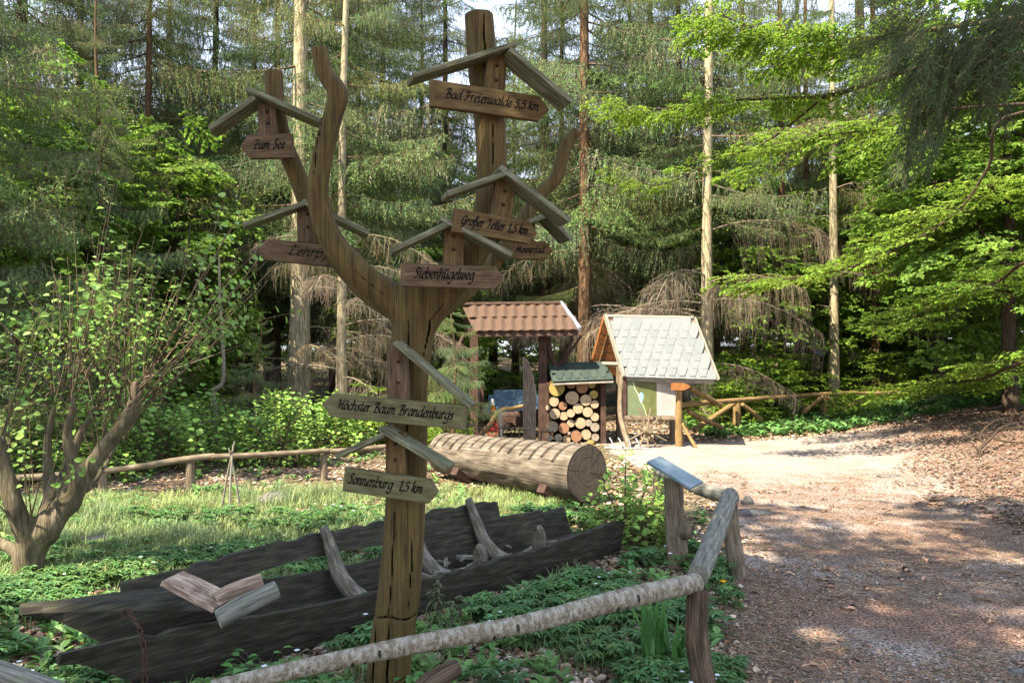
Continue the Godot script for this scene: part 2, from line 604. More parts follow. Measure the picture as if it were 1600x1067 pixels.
# bare, dead spruce branch with hanging fine twigs
func make_dead_branch(hang: float) -> MB:
	var mb := MB.new()
	var L := 2.0
	var axis := []
	var wob := rr(-0.15, 0.15)
	for i in 7:
		var t := i / 6.0
		axis.append(Vector3(L * t, 0.10 * L * sin(t * 2.6) - 0.22 * L * t * t, wob * sin(t * 4.0)))
	mb.tint = Color(0.22, 0.185, 0.135)
	mb.tube(axis, [0.016, 0.013, 0.011, 0.009, 0.007, 0.005, 0.003], 5, 0.0, false)
	var x := 0.3
	var s := 1.0
	while x < L:
		var t := x / L
		var o: Vector3 = (axis[int(t * 5.99)] as Vector3).lerp(axis[int(t * 5.99) + 1], fposmod(t * 5.99, 1.0))
		var l := (0.55 * sin(PI * minf(t * 0.8 + 0.15, 1.0)) + 0.1) * rr(0.5, 1.2)
		var e := o + Vector3(l * rr(0.4, 0.8), -l * rr(0.1, 0.5), s * l * rr(0.4, 0.9))
		mb.tint = vary(Color(0.19, 0.16, 0.115), 0.3)
		strip(mb, [o, o.lerp(e, 0.5) + Vector3(0, 0.05, 0), e], 0.0045, 0.002)
		var hn := int(2 + l * 9)
		for j in hn:
			var u := rr(0.1, 1.0)
			var ho := o.lerp(e, u) + Vector3(0, 0.05 * sin(u * PI), 0)
			var hl := hang * rr(0.3, 1.1)
			var bend := Vector3(rr(0.0, 0.16), -hl, s * rr(-0.03, 0.14))
			mb.tint = vary(Color(0.18, 0.15, 0.11), 0.45)
			strip(mb, [ho, ho + Vector3(bend.x * 0.8, bend.y * 0.35, bend.z * 0.8), ho + bend], 0.0024, 0.0011)
			for w in 2:
				var q := ho + bend * rr(0.3, 0.8)
				strip(mb, [q, q + Vector3(rr(-0.08, 0.1), -hl * rr(0.15, 0.4), rr(-0.08, 0.08))], 0.0017, 0.0008)
		s = -s
		x += 0.06 * rr(0.6, 1.4)
	return mb

var live := []
var dead := []
var near_live := []
var sprays := []
var far_sprays := []
var shoots := []
var bush_shoots := []

func make_prototypes() -> void:
	var nm := leaf_mat("spruce_needles", Color(1, 1, 1), 0.25, 0.6)
	var dm := plain_mat("dead_twigs", Color(1, 1, 1), 0.9, 0.0, true)
	nm.metallic_specular = 0.12
	dm.metallic_specular = 0.15
	var bm := leaf_mat("beech_leaves", Color(1, 1, 1), 1.0, 0.5)
	var hm := leaf_mat("hazel_leaves", Color(1, 1, 1), 0.7, 0.55)
	live.append(make_spruce_branch(0.20, 0.03, 24, 0.05, 0.0105, 0.07).mesh(nm))
	live.append(make_spruce_branch(0.34, 0.10, 21, 0.05, 0.0105, 0.075).mesh(nm))
	live.append(make_spruce_branch(0.15, 0.0, 26, 0.05, 0.011, 0.07).mesh(nm))
	live.append(make_spruce_branch(0.46, 0.25, 19, 0.045, 0.010, 0.075).mesh(nm))
	for i in 4: dead.append(make_dead_branch([0.45, 0.6, 0.35, 0.75][i]).mesh(dm))
	for i in 3: near_live.append(make_near_branch().mesh(nm))
	var tw := Color(0.10, 0.075, 0.05)
	for i in 3: sprays.append(make_spray(120, 0.075, 0.05, tw, Color(0.19, 0.30, 0.045)).mesh(bm))
	for i in 3: far_sprays.append(make_spray(110, 0.12, 0.085, tw, Color(0.18, 0.29, 0.045), true, 0.55).mesh(bm))
	for i in 3: bush_shoots.append(make_shoot(13, 0.165, 0.125, Color(0.20, 0.15, 0.09), Color(0.155, 0.26, 0.05)).mesh(hm))
	for i in 4: shoots.append(make_shoot(15, 0.072, 0.060, Color(0.20, 0.15, 0.09), Color(0.155, 0.26, 0.05)).mesh(hm))

# ---------------------------------------------------------------- trees
# profile: dead_to = height under which branches are bare, low = where branches begin, reach = longest branch
func spruce(label: String, x: float, z: float, height: float, r: float, low: float, dead_to: float, reach: float, bark: Material, group: String, lean := Vector2.ZERO, near := false, density := 1.0, open_front := false) -> Node3D:
	var called := "spruce_tree"
	var g := on_ground(x, z)
	var t := thing(called, g, label, "tree", group)
	var pts := []
	var rad := []
	for i in 9:
		var k := i / 8.0
		pts.append(g + Vector3(lean.x * k + 0.1 * sin(k * 7.0 + x) * k, height * k - 0.1 * (1 if i == 0 else 0), lean.y * k + 0.08 * cos(k * 6.0 + z) * k))
		rad.append(r * ((1.0 - k * 0.86) + (0.35 if i == 0 else 0.0)))
	var mb := MB.new()
	mb.tube(smooth_path(pts, 3), smooth_num(rad, 3), 14, 0.10, false, x * 9.0, noise, 2.0)
	put("trunk", mb, bark, t)
	var lx := [[], [], [], []]
	var dx := [[], [], [], []]
	var lc := [[], [], [], []]
	var dc := [[], [], [], []]
	var y := low
	while y < height - 0.3:
		var k := y / height
		var n := rng.randi_range(3, 5)
		var a0 := rr(0, TAU)
		var o: Vector3 = Vector3(lean.x * k, y, lean.y * k)
		for i in n:
			if rr(0, 1) > density * (1.0 if y < 14.5 else 0.45): continue
			var a := a0 + TAU * i / n + rr(-0.4, 0.4)
			if y < dead_to and rr(0, 1) < 0.42: continue
			if open_front and -sin(a) > 0.45 and rr(0, 1) < 0.8: continue
			var ln := reach * clampf(1.35 * (1.0 - k) + 0.04, 0.06, 1.0) * rr(0.55, 1.12)
			var is_dead := y < dead_to * rr(0.75, 1.15)
			var base := Basis(Vector3.UP, a) * Basis(Vector3(0, 0, 1), rr(-0.28, 0.12) + 0.35 * sm(0.6, 1.0, k))
			var sc := ln / (2.0 if is_dead else 2.2)
			var vi := rng.randi_range(0, 3)
			var xf := Transform3D(base.scaled(Vector3(sc, sc, sc) if sc > 0.6 else Vector3(sc, sc * 1.2, sc)), o + Vector3(0, rr(-0.15, 0.15), 0))
			var c := Color(1, 1, 1) * rr(0.75, 1.25)
			if is_dead:
				dx[vi].append(xf); dc[vi].append(Color(c.r, c.r * rr(0.93, 1.0), c.r * rr(0.86, 1.0)))
			else:
				lx[vi].append(xf); lc[vi].append(Color(c.r * rr(0.85, 1.15), c.r, c.r * rr(0.8, 1.1)))
		y += rr(0.24, 0.42) * (1.0 if height > 6.0 else 0.6)
	for i in 4:
		if lx[i].size(): many("needle_branches", live[i], lx[i], lc[i], t)
		if dx[i].size(): many("dead_branches", dead[i], dx[i], dc[i], t)
	return t

# broadleaf tree: trunk, limbs, crown of sprays in a lumpy ellipsoid
func broadleaf(label: String, x: float, z: float, trunk_h: float, r: float, crown_c: Vector3, crown_r: Vector3, count: int, size: float, bark: Material, tint: Color, group: String, far := true, hollow := 0.35, called := "beech_tree") -> Node3D:
	var g := on_ground(x, z)
	var t := thing(called, g, label, "tree", group)
	var mb := MB.new()
	var c := g + crown_c
	var top := c + Vector3(0, crown_r.y * 0.5, 0)
	var tpts := smooth_path([g - Vector3(0, 0.1, 0), g + Vector3(rr(-0.1, 0.1), trunk_h * 0.5, rr(-0.1, 0.1)), g.lerp(c, 0.5) * Vector3(1, 0, 1) + Vector3(0, g.y + trunk_h, 0), top], 4)
	var tr := smooth_num([r * 1.25, r, r * 0.75, r * 0.2], 4)
	mb.tube(tpts, tr, 10, 0.06, false, x * 5.0, noise, 2.0)
	put("trunk", mb, bark, t)
	var lb := MB.new()
	for i in 14:
		var k := rng.randi_range(6, tpts.size() - 2)
		var o: Vector3 = tpts[k]
		var d := rand_dir()
		var e := c + Vector3(d.x * crown_r.x, absf(d.y) * crown_r.y * 0.7 - crown_r.y * 0.25, d.z * crown_r.z) * rr(0.6, 0.95)
		lb.tube(smooth_path([o, o.lerp(e, 0.5) + Vector3(0, 0.3, 0), e], 4), smooth_num([r * 0.32, r * 0.2, 0.012], 4), 6, 0.0, false)
	put("limbs", lb, bark, t)
	var xs := [[], [], []]
	var cs := [[], [], []]
	var protos: Array = far_sprays if far else sprays
	var made := 0
	while made < count:
		var d := rand_dir() * pow(rr(0, 1), hollow)
		# lumps: keep clumps and leave gaps
		var p := Vector3(d.x * crown_r.x, d.y * crown_r.y, d.z * crown_r.z)
		var f := noise.get_noise_3d((p.x + x * 3.0) * 38.0, p.y * 55.0, (p.z + z * 3.0) * 38.0)
		if f < rr(-0.32, 0.12): 
			if rr(0, 1) < 0.9: continue
		made += 1
		var s := size * rr(0.6, 1.2)
		var a := atan2(-d.z, d.x) + rr(-0.9, 0.9)
		var b := Basis(Vector3.UP, a) * Basis(Vector3(0, 0, 1), rr(-0.5, 0.2)) * Basis(Vector3(1, 0, 0), rr(-0.4, 0.4))
		var vi := rng.randi_range(0, 2)
		xs[vi].append(Transform3D(b.scaled(Vector3(s, s, s)), crown_c + p - b.x * s * 0.5))
		cs[vi].append(vary(tint, 0.18))
	for i in 3: many("crown", protos[i], xs[i], cs[i], t)
	return t

# leafy bush: sprays or shoots over a dome
func bush(called: String, label: String, at: Vector3, r: Vector3, count: int, size: float, tint: Color, upright: bool, group := "", cat := "bush") -> Node3D:
	var t := thing(called, at, label, cat, group)
	var lb := MB.new()
	var xs := [[], [], []]
	var cs := [[], [], []]
	for i in count:
		var d := rand_dir() * pow(rr(0.05, 1), 0.4)
		d.y = absf(d.y)
		var p := Vector3(d.x * r.x, d.y * r.y + 0.08, d.z * r.z)
		var s := size * rr(0.6, 1.25)
		var a := atan2(-d.z, d.x) + rr(-0.8, 0.8)
		var vi := rng.randi_range(0, 2)
		if upright:
			var b := Basis(Vector3.UP, rr(0, TAU)) * Basis(Vector3(0, 0, 1), rr(-0.5, 0.5))
			xs[vi].append(Transform3D(b.scaled(Vector3(s, s, s)), p - Vector3(0, s * 0.6, 0)))
		else:
			var b := Basis(Vector3.UP, a) * Basis(Vector3(0, 0, 1), rr(-0.35, 0.35)) * Basis(Vector3(1, 0, 0), rr(-0.3, 0.3))
			xs[vi].append(Transform3D(b.scaled(Vector3(s, s, s)), p - b.x * s * 0.5))
		cs[vi].append(vary(tint, 0.2))
		if i % maxi(1, count / 18) == 0:
			var e := at + p
			var o := at + Vector3(rr(-0.15, 0.15) * r.x, -0.03, rr(-0.15, 0.15) * r.z)
			lb.tube(smooth_path([o, o.lerp(e, 0.5) + Vector3(0, 0.12 * r.y, 0), e], 3), smooth_num([0.014, 0.009, 0.003], 3), 5, 0.0, false)
	put("stems", lb, M.twig_bark, t)
	for i in 3:
		if xs[i].size(): many("foliage", bush_shoots[i] if upright else sprays[i], xs[i], cs[i], t)
	return t

# a limb through given points with sprays along it
func leafy_limb(parent: Node3D, pts: Array, r0: float, r1: float, bark: Material, count: int, size: float, from: float, spread: float, tint: Color) -> void:
	var path := smooth_path(pts, 6)
	var mb := MB.new()
	var rad := []
	for i in path.size(): rad.append(lerpf(r0, r1, float(i) / (path.size() - 1)))
	mb.tube(path, rad, 7, 0.05, false, 3.0, noise)
	put("limb", mb, bark, parent)
	var xs := [[], [], []]
	var cs := [[], [], []]
	for i in count:
		var u := lerpf(from, 1.0, rr(0, 1))
		var k := mini(int(u * (path.size() - 1)), path.size() - 2)
		var o: Vector3 = path[k]
		var along: Vector3 = ((path[k + 1] as Vector3) - o).normalized()
		var off := Vector3(rr(-spread, spread), rr(-spread * 0.35, spread * 0.25), rr(-spread, spread))
		var d := (along + off * 0.8).normalized()
		var b := Basis(Vector3.UP, atan2(-d.z, d.x) + rr(-0.6, 0.6)) * Basis(Vector3(0, 0, 1), rr(-0.25, 0.15)) * Basis(Vector3(1, 0, 0), rr(-0.2, 0.2))
		var s := size * rr(0.6, 1.15)
		var vi := rng.randi_range(0, 2)
		xs[vi].append(Transform3D(b.scaled(Vector3(s, s, s)), o + off * 0.6 - parent.position))
		cs[vi].append(vary(tint, 0.16))
	for i in 3:
		if xs[i].size(): many("foliage", sprays[i], xs[i], cs[i], parent)

# ---------------------------------------------------------------- general solids
func loft(mb: MB, secs: Array) -> void:
	var n: int = secs[0].size()
	var along := 0.0
	for i in secs.size() - 1:
		var mid := Vector3.ZERO
		for p in secs[i]: mid += p
		for p in secs[i + 1]: mid += p
		mid /= 2.0 * n
		var step: float = ((secs[i + 1][0] as Vector3) - (secs[i][0] as Vector3)).length()
		var around := 0.0
		for k in n:
			var st := mb.v.size()
			mb.quad(secs[i][k], secs[i + 1][k], secs[i + 1][(k + 1) % n], secs[i][(k + 1) % n], mid)
			var wide: float = ((secs[i][(k + 1) % n] as Vector3) - (secs[i][k] as Vector3)).length()
			mb.uv[st] = Vector2(around, along); mb.uv[st + 1] = Vector2(around, along + step)
			mb.uv[st + 2] = Vector2(around + wide, along + step); mb.uv[st + 3] = Vector2(around + wide, along)
			around = 0.31 * (k + 1)
		along += step
	for e in [0, secs.size() - 1]:
		var inner: int = 1 if e == 0 else secs.size() - 2
		var mid := Vector3.ZERO
		for p in secs[inner]: mid += p
		mid /= n
		var s: Array = secs[e]
		if n == 4:
			mb.quad(s[0], s[1], s[2], s[3], mid)
		else:
			var c := Vector3.ZERO
			for p in s: c += p
			c /= n
			for k in n: mb.quad(c, s[k], s[(k + 1) % n], c.lerp(s[(k + 1) % n], 0.001), mid)

# ---------------------------------------------------------------- smooth body from bones (surface nets)
func bones_mesh(bones: Array, cell: float, blend: float, mb: MB, rough: float, carve: Variant = null) -> void:
	var lo := Vector3(1e9, 1e9, 1e9)
	var hi := -lo
	for b in bones:
		var m := Vector3.ONE * (maxf(b[1], b[3]) + 4.0 * cell + blend)
		lo = lo.min((b[0] as Vector3).min(b[2]) - m)
		hi = hi.max((b[0] as Vector3).max(b[2]) + m)
	var nx := int((hi.x - lo.x) / cell) + 2
	var ny := int((hi.y - lo.y) / cell) + 2
	var nz := int((hi.z - lo.z) / cell) + 2
	var f := PackedFloat32Array()
	f.resize(nx * ny * nz)
	f.fill(1.0)
	var g0 := PackedFloat32Array()
	g0.resize(f.size())
	g0.fill(1.0)
	var touched := PackedInt32Array()
	for bi in bones.size() + 1:
		if bi == bones.size() or (bi > 0 and bones[bi][5] != bones[bi - 1][5]):
			for i in touched:       # the finished limb is blended into the rest
				var d := g0[i]
				var o := f[i]
				g0[i] = 1.0
				if o > 0.9: f[i] = d
				else:
					var h := maxf(blend - absf(o - d), 0.0) / blend
					f[i] = minf(o, d) - h * h * blend * 0.25
			touched.clear()
		if bi == bones.size(): break
		var b: Array = bones[bi]
		var a: Vector3 = b[0]
		var ra: float = b[1]
		var e: Vector3 = b[2]
		var rb: float = b[3]
		var flat0: bool = b[4] == 1     # sawn flat at the end e
		var ab := e - a
		var l2 := ab.length_squared()
		var an := ab.normalized()
		var m := Vector3.ONE * (maxf(ra, rb) + 3.0 * cell + blend)
		var p0 := ((a.min(e) - m - lo) / cell).floor().max(Vector3.ZERO)
		var p1 := ((a.max(e) + m - lo) / cell).ceil()
		for z in range(int(p0.z), mini(int(p1.z), nz - 1)):
			for y in range(int(p0.y), mini(int(p1.y), ny - 1)):
				for x in range(int(p0.x), mini(int(p1.x), nx - 1)):
					var p := lo + Vector3(x, y, z) * cell
					var t := clampf((p - a).dot(ab) / l2, 0.0, 1.0)
					var d := (p - a - ab * t).length() - lerpf(ra, rb, t)
					if flat0: d = maxf(d, (p - e).dot(an))
					var i := (z * ny + y) * nx + x
					if g0[i] > 0.9: touched.append(i)
					g0[i] = minf(g0[i], d)
	if rough > 0.0:
		for z in nz:
			for y in ny:
				for x in nx:
					var i := (z * ny + y) * nx + x
					if absf(f[i]) < 0.05:
						var p := lo + Vector3(x, y, z) * cell
						f[i] += rough * noise.get_noise_3d(p.x * 420.0, p.y * 70.0, p.z * 420.0) + rough * 1.3 * noise.get_noise_3d(p.x * 130.0, p.y * 45.0 + 70.0, p.z * 130.0)
						if carve != null: f[i] = carve.call(p, f[i])
	var vid := {}
	var sx := 1
	var sy := nx
	var sz := nx * ny
	var corner := [0, sx, sy, sx + sy, sz, sz + sx, sz + sy, sz + sx + sy]
	var cofs := [Vector3(0, 0, 0), Vector3(1, 0, 0), Vector3(0, 1, 0), Vector3(1, 1, 0), Vector3(0, 0, 1), Vector3(1, 0, 1), Vector3(0, 1, 1), Vector3(1, 1, 1)]
	var edges := [[0, 1], [2, 3], [4, 5], [6, 7], [0, 2], [1, 3], [4, 6], [5, 7], [0, 4], [1, 5], [2, 6], [3, 7]]
	for z in nz - 1:
		for y in ny - 1:
			for x in nx - 1:
				var i := z * sz + y * sy + x
				var q := f[i]
				if absf(q) > 3.0 * cell: continue
				var s := 0
				for k in 8:
					if f[i + corner[k]] < 0.0: s += 1
				if s == 0 or s == 8: continue
				var acc := Vector3.ZERO
				var n := 0
				for e in edges:
					var a := f[i + corner[e[0]]]
					var b := f[i + corner[e[1]]]
					if (a < 0.0) != (b < 0.0):
						acc += (cofs[e[0]] as Vector3).lerp(cofs[e[1]], a / (a - b))
						n += 1
				acc /= n
				var g := Vector3((f[i + sx] + f[i + sx + sy] + f[i + sx + sz] + f[i + sx + sy + sz]) - (f[i] + f[i + sy] + f[i + sz] + f[i + sy + sz]),
					(f[i + sy] + f[i + sx + sy] + f[i + sy + sz] + f[i + sx + sy + sz]) - (f[i] + f[i + sx] + f[i + sz] + f[i + sx + sz]),
					(f[i + sz] + f[i + sx + sz] + f[i + sy + sz] + f[i + sx + sy + sz]) - (f[i] + f[i + sx] + f[i + sy] + f[i + sx + sy]))
				vid[i] = mb.vert(lo + (Vector3(x, y, z) + acc) * cell, g.normalized())
	for i in vid:
		for ax in 3:
			var step: int = [sx, sy, sz][ax]
			var u: int = [sy, sz, sx][ax]
			var w: int = [sz, sx, sy][ax]
			var a := f[i]
			var b := f[i + step]
			if (a < 0.0) == (b < 0.0): continue
			if not (vid.has(i - u) and vid.has(i - w) and vid.has(i - u - w)): continue
			var q := [vid[i], vid[i - u], vid[i - u - w], vid[i - w]]
			if a < 0.0:
				for k in [0, 2, 1, 0, 3, 2]: mb.ix.append(q[k])
			else:
				for k in [0, 1, 2, 0, 2, 3]: mb.ix.append(q[k])

func chain_bones(out: Array, pts: Array, rad: Array, sawn := true) -> void:
	var p := smooth_path(pts, 3)
	var r := smooth_num(rad, 3)
	var id: int = 0 if out.is_empty() else int(out[-1][5]) + 1
	for i in p.size() - 1:
		out.append([p[i], r[i], p[i + 1], r[i + 1], 1 if sawn and i == p.size() - 2 else 0, id])

# ---------------------------------------------------------------- broad-nib lettering
var GLYPH := {
	"a": [0.9, [[0.72, 0.92, 0.42, 1.0, 0.1, 0.6, 0.1, 0.15, 0.3, 0.0, 0.58, 0.3, 0.74, 0.95], [0.74, 0.95, 0.66, 0.3, 0.74, 0.0, 0.9, 0.12]]],
	"b": [0.85, [[0.2, 1.75, 0.12, 0.5, 0.2, 0.06, 0.42, 0.0, 0.7, 0.4, 0.66, 0.88, 0.42, 0.95, 0.14, 0.55]]],
	"c": [0.72, [[0.64, 0.84, 0.42, 1.0, 0.1, 0.55, 0.2, 0.05, 0.5, 0.04, 0.68, 0.22]]],
	"d": [0.92, [[0.72, 0.92, 0.42, 1.0, 0.1, 0.6, 0.1, 0.15, 0.3, 0.0, 0.58, 0.3, 0.74, 0.95], [0.84, 1.75, 0.68, 0.3, 0.76, 0.0, 0.92, 0.12]]],
	"e": [0.74, [[0.1, 0.5, 0.5, 0.58, 0.6, 0.86, 0.38, 1.0, 0.1, 0.52, 0.22, 0.04, 0.48, 0.03, 0.66, 0.2]]],
	"f": [0.68, [[0.86, 1.6, 0.66, 1.76, 0.46, 1.4, 0.3, 0.2, 0.18, -0.5, -0.06, -0.62], [0.08, 0.95, 0.62, 0.97]]],
	"g": [0.88, [[0.72, 0.92, 0.42, 1.0, 0.1, 0.6, 0.1, 0.15, 0.3, 0.0, 0.58, 0.3, 0.74, 0.95], [0.74, 0.95, 0.64, -0.3, 0.4, -0.7, 0.1, -0.62, 0.02, -0.45]]],
	"h": [0.88, [[0.2, 1.75, 0.08, 0.0], [0.12, 0.55, 0.42, 0.98, 0.62, 0.86, 0.58, 0.2, 0.68, 0.0, 0.84, 0.12]]],
	"i": [0.45, [[0.04, 0.84, 0.18, 1.0, 0.14, 0.2, 0.22, 0.0, 0.4, 0.12], [0.22, 1.5, 0.34, 1.34]]],
	"k": [0.82, [[0.2, 1.75, 0.08, 0.0], [0.14, 0.5, 0.4, 0.95, 0.6, 0.95, 0.5, 0.6, 0.2, 0.52], [0.24, 0.52, 0.5, 0.15, 0.78, -0.12]]],
	"l": [0.45, [[0.26, 1.75, 0.13, 0.25, 0.22, 0.0, 0.4, 0.12]]],
	"m": [1.2, [[0.02, 0.84, 0.16, 1.0, 0.08, 0.0], [0.12, 0.55, 0.38, 0.98, 0.52, 0.84, 0.46, 0.0], [0.5, 0.55, 0.76, 0.98, 0.92, 0.84, 0.86, 0.2, 0.96, 0.0, 1.14, 0.12]]],
	"n": [0.88, [[0.02, 0.84, 0.16, 1.0, 0.08, 0.0], [0.12, 0.55, 0.42, 0.98, 0.62, 0.86, 0.58, 0.2, 0.68, 0.0, 0.84, 0.12]]],
	"o": [0.8, [[0.4, 1.0, 0.12, 0.7, 0.12, 0.2, 0.36, 0.0, 0.64, 0.3, 0.66, 0.8, 0.4, 1.0]]],
	"p": [0.88, [[0.02, 0.84, 0.18, 1.0, 0.04, -0.7], [0.14, 0.6, 0.44, 1.0, 0.7, 0.75, 0.56, 0.08, 0.16, 0.06]]],
	"r": [0.64, [[0.02, 0.84, 0.16, 1.0, 0.08, 0.0], [0.12, 0.55, 0.38, 0.98, 0.58, 0.9]]],
	"s": [0.62, [[0.54, 0.86, 0.34, 1.0, 0.16, 0.78, 0.44, 0.4, 0.36, 0.04, 0.04, 0.08]]],
	"t": [0.56, [[0.32, 1.4, 0.2, 0.25, 0.3, 0.0, 0.5, 0.12], [0.04, 1.0, 0.54, 1.02]]],
	"u": [0.9, [[0.02, 0.84, 0.14, 1.0, 0.1, 0.25, 0.28, 0.0, 0.52, 0.25, 0.68, 0.98], [0.7, 1.0, 0.62, 0.2, 0.72, 0.0, 0.88, 0.12]]],
	"w": [1.1, [[0.02, 0.84, 0.14, 1.0, 0.12, 0.25, 0.28, 0.0, 0.48, 0.3, 0.56, 0.98], [0.56, 0.98, 0.5, 0.2, 0.66, 0.0, 0.94, 0.4, 0.88, 1.0]]],
	"ß": [0.82, [[-0.04, -0.62, 0.12, -0.3, 0.24, 1.3, 0.46, 1.72, 0.64, 1.4, 0.42, 1.0, 0.7, 0.6, 0.54, 0.02, 0.3, 0.08]]],
	"B": [1.1, [[0.44, 1.5, 0.3, 0.2, 0.06, 0.02], [0.0, 1.2, 0.2, 1.58, 0.7, 1.58, 0.86, 1.2, 0.44, 0.86], [0.44, 0.86, 0.92, 0.7, 0.8, 0.08, 0.3, 0.02]]],
	"F": [1.0, [[0.0, 1.2, 0.2, 1.55, 0.6, 1.48, 1.04, 1.64], [0.56, 1.48, 0.36, 0.2, 0.04, 0.0, -0.06, 0.2], [0.16, 0.8, 0.78, 0.86]]],
	"G": [1.05, [[0.9, 1.3, 0.6, 1.6, 0.14, 0.9, 0.26, 0.06, 0.66, 0.1, 0.8, 0.7], [0.5, 0.72, 0.98, 0.76], [0.8, 0.7, 0.66, -0.3, 0.2, -0.4]]],
	"H": [1.15, [[0.0, 1.2, 0.2, 1.58, 0.34, 1.4, 0.26, 0.2, 0.06, 0.02], [0.98, 1.62, 0.82, 0.2, 0.94, 0.0, 1.12, 0.1], [0.2, 0.8, 0.9, 0.86]]],
	"L": [0.95, [[0.62, 1.36, 0.46, 1.6, 0.34, 1.2, 0.24, 0.2, 0.02, 0.02], [0.06, 0.1, 0.4, 0.0, 0.86, 0.12]]],
	"M": [1.35, [[0.0, 0.1, 0.2, 0.2, 0.36, 1.5], [0.36, 1.5, 0.62, 0.3], [0.62, 0.3, 1.06, 1.55], [1.06, 1.55, 1.04, 0.2, 1.24, 0.06]]],
	"S": [0.9, [[0.84, 1.36, 0.58, 1.62, 0.34, 1.25, 0.66, 0.6, 0.5, 0.05, 0.02, 0.14]]],
	"T": [0.9, [[-0.02, 1.16, 0.18, 1.55, 0.56, 1.48, 1.04, 1.64], [0.56, 1.48, 0.42, 0.2, 0.14, 0.0]]],
	"Z": [1.0, [[0.04, 1.25, 0.22, 1.55, 0.5, 1.5, 0.92, 1.54], [0.92, 1.54, 0.04, 0.06], [0.04, 0.06, 0.5, 0.06, 0.92, 0.2], [0.24, 0.8, 0.74, 0.84]]],
	"1": [0.62, [[0.1, 1.12, 0.42, 1.42, 0.34, 0.0], [0.1, 0.0, 0.6, 0.02]]],
	"5": [0.8, [[0.74, 1.42, 0.3, 1.4], [0.3, 1.4, 0.2, 0.85], [0.2, 0.85, 0.6, 0.82, 0.62, 0.2, 0.3, -0.04, 0.02, 0.1]]],
	",": [0.42, [[0.12, 0.2, 0.2, 0.0, 0.04, -0.4]]],
	" ": [0.55, []],
}

# strokes of text laid in the plane (o, ex, ey) so that it is wide metres long; depth along ez
func letters(mb: MB, text: String, o: Vector3, ex: Vector3, ey: Vector3, ez: Vector3, wide: float, xh: float, nib: float) -> void:
	var total := 0.0
	for ch in text:
		var k: String = {"ö": "o", "ü": "u"}.get(ch, ch)
		total += GLYPH[k][0]
	var sx := wide / total
	var pen := Vector2(cos(0.7), sin(0.7)) * nib * 0.5
	var x := 0.0
	for ch in text:
		var k: String = {"ö": "o", "ü": "u"}.get(ch, ch)
		var strokes: Array = GLYPH[k][1].duplicate()
		if ch != k: strokes += [[0.20, 1.48, 0.32, 1.30], [0.54, 1.48, 0.66, 1.30]]
		for st in strokes:
			var pts := []
			for i in st.size() / 2: pts.append(Vector3(st[i * 2], st[i * 2 + 1], 0))
			var sp := smooth_path(pts, 5 if pts.size() > 2 else 2)
			var prev := []
			for p in sp:
				var q := Vector2((x + p.x + p.y * 0.22) * sx, p.y * xh)
				var a: Vector3 = o + ex * (q.x - pen.x) + ey * (q.y - pen.y)
				var b: Vector3 = o + ex * (q.x + pen.x) + ey * (q.y + pen.y)
				var e: Vector3 = o + ex * (q.x - pen.y * 0.38) + ey * (q.y + pen.x * 0.38)
				var e2: Vector3 = o + ex * (q.x + pen.y * 0.38) + ey * (q.y - pen.x * 0.38)
				if prev:
					mb.quad(prev[0], prev[1], b, a, o - ez * 50.0)
					mb.quad(prev[2] + ez * 0.0004, prev[3] + ez * 0.0004, e2 + ez * 0.0004, e + ez * 0.0004, o - ez * 50.0)
				prev = [a, b, e, e2]
		x += GLYPH[k][0]

